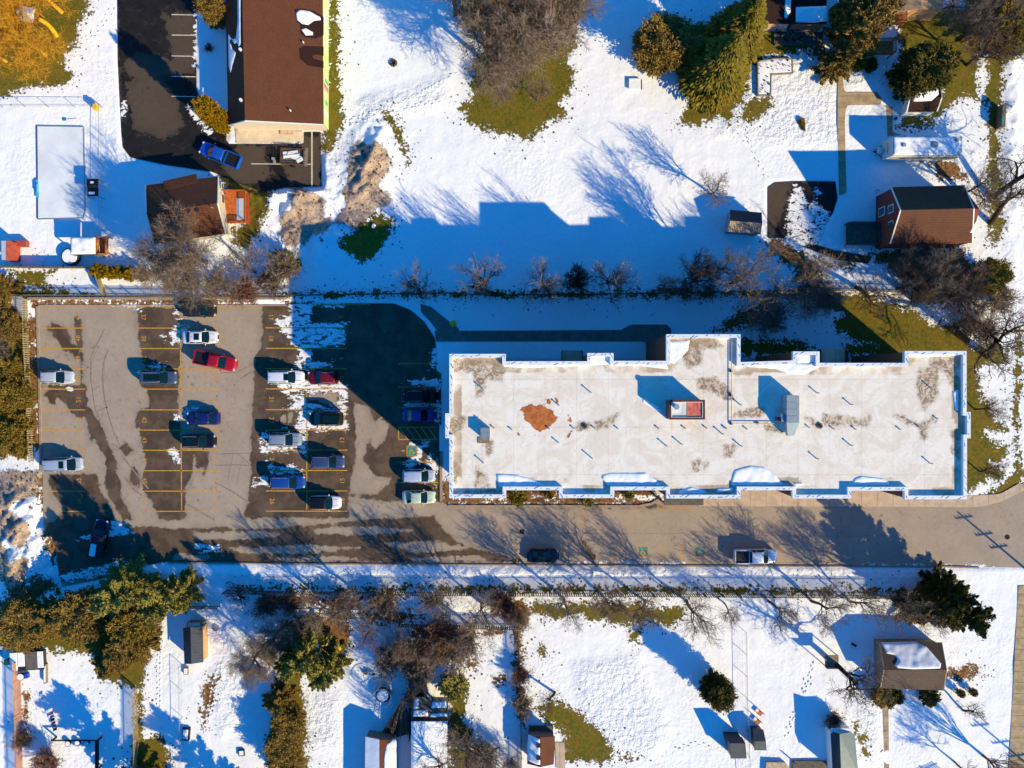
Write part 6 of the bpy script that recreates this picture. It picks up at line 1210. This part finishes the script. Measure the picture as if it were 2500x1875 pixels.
# ---------------------------------------------------------------- trees
def limb_mesh(seed, H, Rr, nl=(7,5,5,4), r0=.2, trunk=.28, up=.55, droop=0, wob=.25, spread=1.0, thick_t=.021):
    rn = random.Random(seed); TV, TF, CV, CF = [], [], [], []
    def ring(V, p, d, r, n):
        u = d.orthogonal().normalized(); w = d.cross(u); b = len(V)
        for i in range(n): t = 2*math.pi*i/n; q = p+u*(r*math.cos(t))+w*(r*math.sin(t)); V.append((q.x, q.y, q.z))
        return b
    def grow(p, d, L, r, lvl):
        V, F, n = (TV, TF, (7 if lvl == 0 else 5 if lvl == 1 else 4)) if lvl <= 2 else (CV, CF, 3)
        ns = (5, 5, 4, 3, 2)[lvl]; pts = [(p, d, r)]; b0 = ring(V, p, d, r, n); rr = r
        for i in range(ns):
            wv = wob*(1.0 if lvl else .35)
            d = (d+Vector((rn.gauss(0, wv), rn.gauss(0, wv), rn.gauss(0, wv)+up*(.18 if lvl else .0)-droop*(.12*lvl)))).normalized()
            p = p+d*(L/ns); rr = r*(1-(i+1)/ns*(.45 if lvl == 0 else .78 if lvl < 3 else .4)); b1 = ring(V, p, d, rr, n)
            for k in range(n): F.append((b0+k, b0+(k+1) % n, b1+(k+1) % n, b1+k))
            b0 = b1; pts.append((p.copy(), d.copy(), rr))
        if lvl < 4:
            nc = nl[lvl]
            for c in range(nc):
                t = (.62 if lvl == 0 else .12)+(.38 if lvl == 0 else .88)*((c+rn.random())/nc); k = min(ns-1, int(t*ns)); f = t*ns-k
                q = pts[k][0].lerp(pts[k+1][0], f); dd = pts[k][1]; a = c*2.4+rn.uniform(-.5, .5)+seed
                u = dd.orthogonal().normalized(); w = dd.cross(u); side = u*math.cos(a)+w*math.sin(a)
                sp = (1.1 if lvl == 0 else .85)*spread; nd_ = (dd*math.cos(sp*rn.uniform(.6, 1.1))+side*math.sin(sp*rn.uniform(.6, 1.1))); nd_.z += up*.25; nd_.normalize()
                LL = (Rr*1.0 if lvl == 0 else L*(.80 if lvl == 1 else .68))*rn.uniform(.7, 1.1)*(1 if lvl == 0 else (1.15-.5*t))
                grow(q, nd_, LL, max(thick_t*(.8 if lvl >= 3 else 1), pts[k][2]*(.62 if lvl == 0 else .55)), lvl+1)
    grow(Vector((0,0,-.2)), Vector((0,0,1)), H*trunk*1.6, r0, 0)
    return (np.array(TV), np.array([f for f in TF])), (np.array(CV), np.array(CF))
BT = {}
NOM = {'round': (3.3, 9), 'round2': (3.3, 9), 'open': (3.6, 9.5), 'open2': (3.6, 9.5), 'dense': (3.0, 7), 'fuzzy': (4.8, 11.5), 'fuzzy2': (4.8, 11.5), 'crook': (4.4, 9.5), 'bush': (1.5, 2.3), 'fan': (3.0, 12)}
def bt_proto(key, **k):
    (a, b), (c, d) = limb_mesh(**k)
    r0 = np.percentile(np.hypot(c[:, 0], c[:, 1]), 93); z0 = np.percentile(c[:, 2], 99.5); R0, H0 = NOM[key]
    for v in (a, c): v[:, :2] *= R0/r0; v[:, 2] *= H0/z0
    BT[key] = (mesh_np('trunk_'+key, a, b, [M['bark']]), mesh_np('crown_'+key, c, d, [M['twig']]))
    for m_ in BT[key]: smooth(m_)
bt_proto('round', seed=1, H=8, Rr=3.2, nl=(8,7,6,6), up=.8, wob=.2)
bt_proto('round2', seed=2, H=8, Rr=3.2, nl=(7,7,7,6), up=.7, wob=.22)
bt_proto('open', seed=3, H=9, Rr=3.6, nl=(7,6,5,5), up=.6, wob=.26, r0=.22)
bt_proto('open2', seed=14, H=9, Rr=3.6, nl=(6,6,6,5), up=.7, wob=.26, r0=.24)
bt_proto('dense', seed=5, H=7, Rr=3.0, nl=(9,8,7,7), up=.4, wob=.3, trunk=.18, thick_t=.020)
bt_proto('fuzzy', seed=6, H=10, Rr=4.2, nl=(8,8,9,9), up=.5, wob=.22, r0=.30, thick_t=.016)
bt_proto('fuzzy2', seed=7, H=10, Rr=4.2, nl=(7,9,9,9), up=.4, wob=.24, r0=.28, thick_t=.016)
bt_proto('crook', seed=8, H=9, Rr=4.0, nl=(5,6,5,5), up=.3, wob=.40, r0=.34, trunk=.35)
bt_proto('bush', seed=9, H=2, Rr=1.4, nl=(12,7,6,5), up=.9, wob=.2, r0=.06, trunk=.12, spread=.8, thick_t=.014)
bt_proto('fan', seed=21, H=9, Rr=4.5, nl=(8,6,5,4), up=1.0, wob=.14, r0=.2, trunk=.12, spread=.75)
_cm = {}
def mcopy(me, mt):
    k = (me.name, mt.name)
    if k not in _cm: c = me.copy(); c.materials.clear(); c.materials.append(mt); _cm[k] = c
    return _cm[k]
def bare(label, px, py, key, s, rz=0, bk='bark', tw='twig', tilt=(0, 0), zs=1.0, name='bare_tree', cat='tree', group=None):
    g = G([(px, py)])[0]; root = empty(name, (*g, gz(*g)), R(rz), label, cat, group); root.scale = (s, s, s*zs); root.rotation_euler = (R(tilt[0]), R(tilt[1]), R(rz))
    a, b = BT[key]; obj('trunk', mcopy(a, M[bk]), root); obj('crown', mcopy(b, M[tw]), root); return root
# foliage crowns
def cloud(seed, H, Rr, n, shape, leaf=.22, z0=.05, lump=.35, lf=.6):
    rs = np.random.RandomState(seed); V = []; F = []
    k = 0; nb = 0
    cen = []
    if shape == 'spruce':
        t = rs.rand(n)**1.15*.97; brn = rs.rand(n)
        lev = np.floor(t*26)/26+rs.normal(0, .004, n); nbr = np.maximum(5, (15*(1-lev)).astype(int)+3); a = (np.floor(rs.rand(n)*nbr)+rs.uniform(-.10, .10, n)*(1.2)+.37*np.floor(t*26))/nbr*2*np.pi+rs.normal(0, .03, n)
        li = np.floor(t*26).astype(int); bi = (np.floor(a/(2*np.pi)*nbr)).astype(int) % 40; tb = np.random.RandomState(seed+50).uniform(-.42, .16, (30, 40))
        h = tb[li, bi]
        rad = Rr*(1-lev)**.85*(1+h)*np.sqrt(brn)*.98+.08; z = H*(z0+(1-z0)*lev)-rad*.30+(rad/Rr)**2*.5+rs.normal(0, .06, n)
        # feather sideways off the branch line
        sd = rs.normal(0, .11, n)*(1+.8*rad); x = rad*np.cos(a)-sd*np.sin(a); y = rad*np.sin(a)+sd*np.cos(a); ax = np.stack([np.cos(a), np.sin(a), np.full(n, -.25)], 1)
    else:
        K, tall = {'round': (190, .55), 'rag': (120, .8), 'bush': (60, .3)}[shape]
        zk = rs.uniform(.10, .93, K)**.9; az = np.arange(K)*2.39996+rs.normal(0, .35, K); el = R(-8)+zk*R(68)+rs.normal(0, .14, K)
        prof = np.sqrt(np.clip(1-(2*zk-.82)**2*.85, .05, 1)) if shape != 'rag' else np.clip(1.12-zk*.75, .2, 1)
        Rk = Rr*prof*rs.uniform(1-lump*.55, 1.12, K)/np.maximum(np.cos(el), .45)
        D = np.stack([np.cos(el)*np.cos(az), np.cos(el)*np.sin(az), np.sin(el)*.9], 1)
        w = Rk**1.3; b = rs.choice(K, n, p=w/w.sum()); t = rs.uniform(.12, 1, n)**.55; wid = (.16 if shape != 'rag' else .085)*Rk[b]*np.sin(np.pi*np.clip(t*.86+.1, 0, 1))**.7
        lat = rs.normal(0, 1, (n, 3))*wid[:, None]*np.array([1, 1, .55]); O = np.zeros((n, 3)); O[:, 2] = zk[b]*H*(1-z0*.2)-.12*H
        Pp = O+D[b]*(Rk[b]*t)[:, None]+lat; x, y, z = Pp[:, 0], Pp[:, 1], np.maximum(Pp[:, 2], .05*H); ax = D[b]+rs.normal(0, .55, (n, 3))
    ax = ax/np.linalg.norm(ax, axis=1)[:, None]; rnd = rs.normal(size=(n, 3)); sdv = np.cross(ax, rnd+np.array([0, 0, 1.6])); sdv /= np.linalg.norm(sdv, axis=1)[:, None]+1e-9
    sz = leaf*rs.uniform(.6, 1.5, n)[:, None]; C = np.stack([x, y, z], 1)
    up = np.cross(sdv, ax)*.18
    A = C-ax*sz; B = C+sdv*sz*.34*1+up*sz; D = C+ax*sz; E = C-sdv*sz*.34+up*sz
    V = np.stack([A, B, D, E], 1).reshape(-1, 3); F = np.arange(4*n).reshape(n, 4); return V, F
CT = {}
def ct(key, m, **k): V, F = cloud(**k); CT[key] = mesh_np('crown_'+key, V, F, [m])
ct('spruce', M['spruce'], seed=1, H=10, Rr=3.2, n=26000, shape='spruce', leaf=.20)
ct('spruce2', M['dark'], seed=2, H=8, Rr=2.2, n=16000, shape='spruce', leaf=.17)
ct('cedar', M['cedar'], seed=3, H=6, Rr=2.0, n=19000, shape='round', leaf=.13, lump=.5)
ct('cedar2', M['cedar'], seed=4, H=6, Rr=2.0, n=12000, shape='round', leaf=.15, lump=.6)
ct('ragged', M['pine'], seed=5, H=8, Rr=2.4, n=17000, shape='rag', leaf=.15, lump=.9)
ct('ragged2', M['pine'], seed=11, H=8, Rr=2.4, n=17000, shape='rag', leaf=.15, lump=.8)
ct('shrub', M['dark'], seed=6, H=1.2, Rr=.7, n=2200, shape='bush', leaf=.09, lump=.4)
ct('column', M['gold'], seed=12, H=8, Rr=1.2, n=9000, shape='round', leaf=.13, lump=.35)
ct('hedge', M['cedar'], seed=8, H=3.0, Rr=1.3, n=8000, shape='bush', leaf=.12, lump=.6)
_tp = MB(); _tp.tube((0,0,-.3),(0,0,7.0),.2,.05,n=7); TRUNK = _tp.mesh('trunk', M['darkbark'])
def ever(label, px, py, key, R_, H_, m='cedar', rz=0, name='conifer', cat='tree', group=None, tilt=(0, 0), z=None):
    base = {'spruce': (3.2,10), 'spruce2': (2.2,8), 'cedar': (2,6), 'cedar2': (2,6), 'ragged': (2.4,8), 'ragged2': (2.4,8), 'shrub': (.7,1.2), 'hedge': (1.3,3), 'column': (1.2,8)}[key]
    g = G([(px, py)])[0]; root = empty(name, (*g, gz(*g) if z is None else z), R(rz), label, cat, group); root.rotation_euler = (R(tilt[0]), R(tilt[1]), R(rz))
    sx = R_/base[0]*(1.3 if key in ('ragged', 'ragged2', 'cedar', 'cedar2') else 1); sz = H_/base[1]; root.scale = (sx, sx, sz)
    obj('crown', mcopy(CT[key], M[m]), root); t = obj('trunk', TRUNK, root); t.scale = (1/sx*.8, 1/sx*.8, base[1]*.9/7); return root
# --- top centre group of big bare trees
TG = 'big bare trees at the top centre'
for i, (x, y, k, s, rz, lb) in enumerate(((1112,36,'open2',1.45,20,'big bare tree with long left limbs, leftmost of the top centre group'),(1203,168,'fuzzy',1.10,60,'lowest left fuzzy bare tree of the top centre group over thawed grass'),(1250,160,'fuzzy2',1.15,140,'bare tree in the middle of the top centre group'),(1308,152,'fuzzy',1.15,200,'bare tree leaning up right of the middle in the top centre group'),(1362,120,'fuzzy2',1.05,300,'rightmost grey fuzzy tree of the top centre group'),(1190,70,'fuzzy2',1.15,30,'brown bare tree behind the top centre group, near the top edge'),(1290,50,'fuzzy',1.2,110,'tallest bare tree at the top edge of the top centre group'),(1230,235,'round',.55,10,'small low tree in front of the top centre group, left'),(1310,245,'round2',.6,70,'small low tree in front of the top centre group, right'))):
    bare(lb, x, y, k, s, rz, tw='twig' if i % 3 else 'greytwig', zs=1.25 if s > .8 else .8, group=TG)
bare('wide golden twigged tree filling the top left corner', 70, 75, 'fuzzy2', 1.25, 0, 'goldtwig', 'goldtwig', name='golden_tree'); bare('lower golden twigged tree beside the top left swing frame', 110, 135, 'fuzzy', .95, 80, 'goldtwig', 'goldtwig', name='golden_tree'); bare('right hand golden twigged tree in the top left corner', 150, 30, 'fuzzy', .95, 170, 'goldtwig', 'goldtwig', name='golden_tree')
bare('golden twigged tree at the far left edge above the rink', 15, 150, 'fuzzy2', .8, 50, 'goldtwig', 'goldtwig', name='golden_tree')
# left cluster
for x, y, k, s, rz, lb in ((505,640,'fuzzy2',1.0,10,'large bare tree overhanging the brown house roof'),(430,668,'fuzzy',.85,100,'bare tree left of the brown house, over the hedge'),(560,700,'dense',.9,40,'brown bare tree between the brown house and the lot fence'),(475,690,'fuzzy2',.8,220,'bare tree drooping over the hidden dark car'),(624,664,'open',.95,60,'light brown branching tree beside the dirty snow pile')):
    bare(lb, x, y, k, s, rz, tw='twig')
bare('reddish small bare tree at the lot fence below the snow pile', 610, 712, 'bush', 1.3, 0, tw='twigr', name='bare_shrub', cat='shrub'); bare('twiggy shrub on the right of the light branching tree', 700, 655, 'bush', 1.6, 40, tw='twig', name='bare_shrub', cat='shrub'); bare('brown brush at the right of the house deck', 665, 690, 'bush', 1.2, 90, tw='dktwig', name='bare_shrub', cat='shrub')
ever('olive leafed shrub beside the dirty snow pile', 700, 640, 'ragged', 1.6, 2.2, 'pine', name='evergreen_shrub', cat='shrub')
SG = 'bare trees along the shaded fence'
for x, y, k, r_, h_, rz, lb in ((1026,712,'fan',2.6,9.5,10,'first small bare tree from the left along the shaded fence'),(1185,694,'fan',3.1,11.5,80,'round bare tree above the log pile at the shaded fence'),(1328,699,'fan',3.0,11,150,'open bare tree above the dark wood stack at the shaded fence'),(1405,690,'bush',1.9,6,0,'small dark thicket between two bare trees at the shaded fence'),(1482,691,'fan',3.2,12,200,'bare tree with one sunlit top, right of the small dark thicket'),(1608,697,'open',2.0,7,270,'small bare tree left of the dense dark thicket'),(1690,682,'dense',3.2,8,40,'dense dark thicket tree below the metal shed'),(1776,697,'open2',4.4,14.5,130,'brown twiggy tree under the metal shed'),(1745,668,'open2',2.8,12,30,'thin upright tree between the thicket and the metal shed')):
    nr, nh = NOM[k]; bare(lb, x, y, k, r_/nr, rz, tw='dktwig' if k in ('dense', 'bush') else 'twig', zs=(h_/nh)/(r_/nr), group=SG)
bare('pale bare tree overhanging the fence above the apartment roof corner', 1875, 728, 'open2', .95, 60, tw='greytwig'); bare('light twigged low tree on the snow bank by the apartment wing', 1870, 775, 'bush', 1.7, 10, tw='greytwig', name='bare_shrub', cat='shrub')
for x, y, k, s, rz, lb in ((1945,705,'fuzzy',.85,60,'wide grey thicket tree left of the tan picket fence'),(1985,735,'dense',.9,160,'low grey thicket tree beside the shaded grass'),(2090,701,'crook',.95,200,'thick trunked leaning tree in the tan picket fence'),(2190,705,'fuzzy2',.75,20,'brown bare tree below the brick house, left one'),(2245,700,'fuzzy',.9,100,'brown bare tree below the brick house, middle one'),(2300,715,'fuzzy2',.8,180,'brown bare tree below the brick house, right one'),(2195,625,'open2',.6,80,'small bare tree touching the brick house roof corner'),(2412,868,'crook',1.6,110,'great crooked street tree right of the apartment block'),(2420,486,'crook',1.25,10,'upper of the two leaning street trees right of the brick house'),(2418,545,'crook',1.2,60,'lower of the two leaning street trees right of the brick house'),(2345,475,'open2',.9,130,'dark bare tree between caravan and brick house')):
    bare(lb, x, y, k, s, rz, 'darkbark', 'dktwig' if k in ('crook', 'fuzzy2') else 'twig', tilt=(0, 8 if x > 2400 else 0))
bare('dark round thicket beside the grass right of the long shadow', 2335, 795, 'dense', .62, 0, tw='dktwig', name='bare_shrub', cat='shrub'); bare('tan fan shaped ornamental shrub at the street corner', 2425, 735, 'bush', 1.5, 0, tw='twig', name='bare_shrub', cat='shrub')
bare('bare shrub right of the dark round thicket', 2390, 810, 'bush', 1.4, 60, tw='twig', name='bare_shrub', cat='shrub')
bare('slim bare tree beside the right parapet, upper one', 2380, 1000, 'open', .6, 0, 'darkbark', 'dktwig'); bare('slim bare tree beside the right parapet, lower one', 2390, 1150, 'open', .55, 90, 'darkbark', 'dktwig')
bare('lone bare tree with a long shadow on the open snowfield', 1736, 474, 'open', .8, 200, tw='twig')
bare('bare tree behind the garden shed roof peak, far right top', 2350, 60, 'fuzzy', .8, 0, tw='twig'); bare('bare tree overhanging the barn shed and thawed lawn', 2360, 160, 'open2', 1.0, 50, 'darkbark', 'dktwig')
bare('bare tree right of the top right gate', 2450, 90, 'open', 1.0, 150, 'darkbark', 'dktwig'); bare('bare tree near the top edge over the tan roofed house', 2290, 30, 'open', .9, 250, tw='twig')
# bottom fence row
RG = 'row of pollarded trees along the lower fence'
names9 = ['first from the left, by the leaf litter', 'second from the left, over the leaf strip', 'third from the left, with a broken limb', 'fourth from the left, past the leaf strip', 'small fifth one on open snow', 'sixth one, above the wire fence', 'seventh one, above the trail of snow clods', 'eighth one, left of the house shadow', 'last one on the right, by the conifers']
for i, (x, y, s, k) in enumerate(((1377,1463,.85,'open2'),(1479,1463,.85,'round2'),(1575,1466,.95,'open'),(1677,1466,.9,'open2'),(1767,1471,.55,'open'),(1875,1467,.75,'open'),(1980,1467,.9,'open2'),(2075,1469,.8,'open'),(2184,1469,.95,'open2'))):
    bare('lower fence tree, '+names9[i], x, y, k, s, 30+i*47, 'bark', 'twig', tilt=(-6, 0), zs=1.15, group=RG)
for x, y, k, s, rz, lb in ((596,1460,'crook',.6,20,'twisted dark tree beside the lower left picket fence'),(885,1459,'open2',.95,40,'bare tree over the narrow snow strip, left'),(1082,1457,'open',.95,90,'bare tree over the narrow snow strip, middle'),(1178,1472,'open2',.95,150,'bare tree over the narrow snow strip, right'),(800,1470,'open2',.9,200,'slight bare tree above the playground'),(1147,1530,'round',.8,10,'bare tree casting twigs over the brown leaf bed'),(991,1560,'dense',.8,60,'tangled brown tree above the slatted fence'),(1065,1580,'dense',.75,150,'tangled brown tree over the leaf bed'),(1148,1790,'open2',1.25,200,'big bare tree at the bottom beside the snowy garage'),(1090,1850,'open',1.0,100,'bare tree leaning over the snowy garage roof'),(1030,1650,'dense',.6,200,'dark tangled tree above the pergola'),
   (1355,1690,'crook',.55,120,'small crooked tree at the tip of the mossy lawn'),(1268,1500,'dense',.6,0,'reddish tangled tree where the bottom fences meet'),(640,1580,'fuzzy',.75,60,'dark bare tree with a blue shadow left of the pines'),(690,1530,'fuzzy2',.65,140,'bare tree left of the playground climbing frame'),(760,1520,'dense',.7,20,'twiggy tree over the playground climbing frame'),(2018,1606,'crook',1.15,260,'big crooked tree growing through the timber platform'),(2352,1735,'crook',.5,30,'small knotted tree on the lower right lawn'),(2400,1845,'fan',1.0,60,'thin bare tree at the bottom right lawn'),(1250,1850,'dense',.5,10,'reddish bush left of the garden shed'),(2330,1860,'open2',.6,90,'slight bare tree near the bottom right fence')):
    bare(lb, x, y, k, s, rz, 'darkbark' if k == 'crook' else 'bark', 'dktwig' if k in ('crook',) else 'twig')
for x, y, k, s, rz, lb in ((660,1470,'bush',1.2,0,'tangled shrub on the narrow snow strip, far left'),(720,1468,'bush',1.0,30,'low scrub on the narrow snow strip near the slight bare tree'),(840,1475,'bush',1.3,60,'scrub between two bare trees on the narrow snow strip'),(940,1468,'bush',1.4,90,'wide twiggy scrub at the middle of the narrow snow strip'),(1230,1470,'bush',1.4,120,'reddish scrub at the right end of the narrow snow strip'),(900,1540,'open',.6,10,'thin sapling right of the playground'),(955,1600,'bush',1.5,40,'brown scrub beside the long covered table'),(1015,1600,'bush',1.7,70,'scrub hugging the slatted fence, upper'),(1020,1690,'bush',1.2,100,'scrub hugging the slatted fence, lower'),(1080,1530,'bush',1.6,0,'matted scrub on the brown leaf bed, left'),(1120,1570,'bush',1.7,50,'matted scrub on the brown leaf bed, right'),(680,1580,'dense',.6,150,'dark twiggy thicket over the cedar hedge top'),(1180,1830,'bush',1.6,20,'scrub mound right of the big bottom tree'),(1272,1640,'bush',.9,10,'climbing scrub on the dark vertical fence, upper'),(1276,1710,'bush',1.0,80,'climbing scrub on the dark vertical fence, lower')):
    bare(lb, x, y, k, s, rz, tw='twigr' if int(x) % 3 == 0 else 'twig', name='bare_shrub' if k == 'bush' else 'bare_tree', cat='shrub' if k == 'bush' else 'tree')
bare('leafless shrub against the lower left patio frame', 128, 1845, 'bush', 1.3, 0, tw='twigr', name='bare_shrub', cat='shrub'); bare('dark shrub at the foot of the honey coloured fence', 68, 1795, 'bush', .9, 0, tw='dktwig', name='bare_shrub', cat='shrub')
bare('small dark shrub on the shaded snow of the lower right garden', 2030, 1750, 'bush', .8, 0, tw='dktwig', name='bare_shrub', cat='shrub')
# --- evergreens
ever('brown-green cedar standing alone left of the tall spruce', 1602, 135, 'cedar', 2.6, 8, 'brownleaf', rz=20); ever('tall broad spruce over thawed grass at the top', 1735, 195, 'spruce', 4.9, 14.5, 'spruce'); ever('second olive spruce above the tall broad one', 1790, 100, 'spruce', 4.2, 13, 'spruce', rz=70); ever('low dark spruce between the cedar and the tall spruce', 1680, 150, 'spruce2', 2.4, 8, 'brownleaf', rz=10)
ever('tall brown-olive cedar between the annex and the tan roofed house', 2045, 130, 'ragged', 3.0, 12, 'brownleaf'); ever('upper dark cedar left of the tan roofed house', 2070, 70, 'cedar', 2.6, 11, 'brownleaf', rz=40); ever('lower left cedar shading the garden path', 2020, 175, 'ragged2', 1.9, 9, 'brownleaf', rz=100)
ever('dark cedar above the barn shed', 2215, 205, 'cedar', 2.5, 8, 'dark', rz=60); ever('olive cedar at the right above the barn shed', 2255, 180, 'ragged2', 2.3, 8, 'brownleaf', rz=10); ever('dark conifer at the top right edge', 2390, 90, 'ragged', 2.4, 8, 'cedar', rz=80)
ever('green conifer in the top right corner', 2440, 110, 'cedar', 2.0, 6, 'spruce'); ever('low shrub below the raised deck, left', 2090, 160, 'shrub', 1.0, 1.5, 'spruce', name='evergreen_shrub', cat='shrub'); ever('low shrub below the raised deck, right', 2120, 165, 'shrub', .9, 1.4, 'dark', name='evergreen_shrub', cat='shrub')
HG = 'tall golden cedars beside the tarmac'
for i, (x, y, r_, h_, lb) in enumerate(((546,314,.95,11.8,'tall golden cedar at the hall corner, lower one'),(560,302,.95,11.6,'tall golden cedar at the hall corner, upper one'),(553,318,.8,7.5,'shorter golden cedar at the foot of the tall pair'))): ever(lb, x, y, 'column', r_, h_, 'gold', rz=i*50, group=HG)
ever('olive-brown cedar at the top edge between tarmac and hall', 540, 48, 'cedar', 1.4, 6.5, 'brownleaf')
bare('small red-brown round shrub on the shaded snow strip by the hall', 513, 120, 'bush', .4, 0, 'bark', 'twigr', name='bare_shrub', cat='shrub')
for i, (x, y, lb) in enumerate(((247,666,'first clipped green cedar from the left under the grey fence'),(272,667,'second clipped green cedar under the bare trees'),(298,668,'third clipped green cedar under the bare trees'),(325,670,'fourth clipped green cedar under the bare trees'),(352,672,'last clipped green cedar under the bare trees'))): ever(lb, x, y, 'hedge', .95, 1.8, 'gold' if i < 4 else 'cedar', rz=i*60, group='clipped cedars at the top of the lot')
LH = 'brown-green cedars along the left edge'
lhl = ['topmost','second from top','third from top','fourth from top','middle','fifth from bottom','fourth from bottom','third from bottom','second from bottom','lowest']
for i, (x, y, r_, h_, m_) in enumerate(((22,700,1.6,5,'brownleaf'),(12,760,2.0,5,'brownleaf'),(40,800,1.5,4,'brownleaf'),(48,900,1.9,4.5,'cedar'),(25,935,2.2,5,'cedar'),(55,965,1.8,4.5,'cedar'),(35,1005,2.2,5,'cedar'),(62,1035,1.7,4.5,'cedar'),(30,1065,2.0,4.5,'cedar'),(60,1085,1.5,3.5,'cedar'))): ever(lhl[i]+' of the brown-green cedars along the left edge', x, y, ('ragged','hedge','cedar')[i % 3], r_, h_, m_, rz=i*70, group=LH)
bare('bare thicket behind the greenish picket fence', 20, 850, 'dense', .8, 0, tw='twig', name='bare_shrub', cat='shrub')
for x, y, k, r_, h_, m_, rz, lb in ((330,1432,'ragged2',3.4,8.5,'pine',0,'largest olive conifer at lower left above the tan fence'),(447,1436,'ragged',2.5,12,'pine',60,'olive conifer above the wooden shed'),(150,1500,'ragged2',2.6,4.8,'brownleaf',20,'brown cedar above the hot tub, left of the largest conifer'),(85,1510,'cedar',2.5,4.5,'brownleaf',90,'brown cedar at the lower left edge'),(225,1490,'cedar',2.6,5.5,'brownleaf',150,'brown cedar between the hot tub and the largest conifer'),(338,1560,'ragged',2.5,7,'brownleaf',10,'lower brown cedar by the pale tan fence'),(362,1500,'cedar',2.0,7,'cedar',45,'olive cedar beside the terracotta pot'),(290,1600,'ragged2',2.2,5.5,'brownleaf',80,'brown cedar over the snowy lower left lawn'),
    (770,1565,'ragged2',2.4,12,'pine',0,'tall olive pine right of the cedar hedge'),(810,1610,'ragged',2.2,9,'pine',80,'lower olive pine beside the trampoline'),(735,1580,'ragged',2.0,9,'spruce',30,'olive pine over the top of the cedar hedge'),(715,1750,'cedar',1.6,4,'brownleaf',0,'cedar in the bottom hedge, upper one'),(700,1800,'cedar',1.7,4,'brownleaf',50,'cedar in the bottom hedge, middle one'),(705,1850,'cedar',1.8,4,'brownleaf',100,'cedar in the bottom hedge, lower one'),(690,1700,'ragged2',1.9,4.5,'brownleaf',100,'cedar in the bottom hedge, top one'),
    (1738,1668,'cedar',1.55,6.6,'dark',0,'small round dark conifer alone on the snowy garden'),(2275,1422,'ragged2',2.2,10.5,'dark',0,'dark bushy conifer at the road corner'),(2240,1465,'ragged2',2.2,9.5,'brownleaf',70,'brown-olive conifer left of the dark bushy one'),(2300,1470,'ragged',2.5,11,'dark',20,'tall dark conifer above the low house roof'),(2215,1475,'ragged2',1.9,7.5,'brownleaf',150,'low brown conifer by the house shadow'),
    (2305,690,'spruce2',2.2,9,'dark',0,'dark green conifer at the street corner, left one'),(2335,690,'ragged2',2.2,8.5,'spruce',60,'green conifer at the street corner, middle one'),(2380,682,'cedar',1.7,6.5,'spruce',110,'bright green tipped conifer at the street corner, right one'),(2270,715,'ragged',1.8,6,'dark',200,'dark ragged conifer behind the brown trees')):
    ever(lb, x, y, k, r_, h_, m_, rz)
ever('cut conifer lying on its side on the trampled snow', 1955, 292, 'spruce2', .55, 1.8, 'cedar', tilt=(0, 0), name='felled_conifer').rotation_euler = (R(80), 0, R(15))
for x, y, r_, m_, lb in ((1266,1209,1.25,'spruce','big green shrub in the mulch bed by the front wall'),(1248,1207,.7,'gold','small golden shrub at the left of the big green shrub'),(1340,1206,.6,'cedar','olive shrub in the mulch bed notch'),(1433,1221,.8,'pine','pale green shrub at the bed edge below the parapet'),(1535,1204,.7,'pine','shrub in the snowy second bed notch'),(2150,1692,1.7,'brownleaf','olive shrub at the lower left corner of the low house'),(2185,1695,.9,'dark','small dark shrub against the low house wall'),(2262,1692,1.4,'dark','dark shrub under the right end of the low house wall'),(1128,1790,1.5,'brownleaf','brown shrub mound below the big bottom tree'),(1110,1670,1.9,'pine','olive shrub above the thawed lawn, bottom centre'),(2280,1000-560,0,'dark','')):
    if r_: ever(lb, x, y, 'shrub', r_, 1.3+r_*.25, m_, rz=x % 90, name='evergreen_shrub', cat='shrub')
ever('conifer just below the bottom edge, left of the tan fence end', 372, 1905, 'ragged', 3.4, 10, 'brownleaf'); ever('pointed conifer below the bottom edge beside the hedge', 600, 1945, 'ragged', 2.6, 9.5, 'dark')
for x, y, lb in ((2338,1687,'left upright shrub stump with a shadow right of the low house'),(2368,1684,'right upright shrub stump with a shadow right of the low house')): ever(lb, x, y, 'shrub', .5, 1.5, 'brownleaf', name='evergreen_shrub', cat='shrub')

scatter()
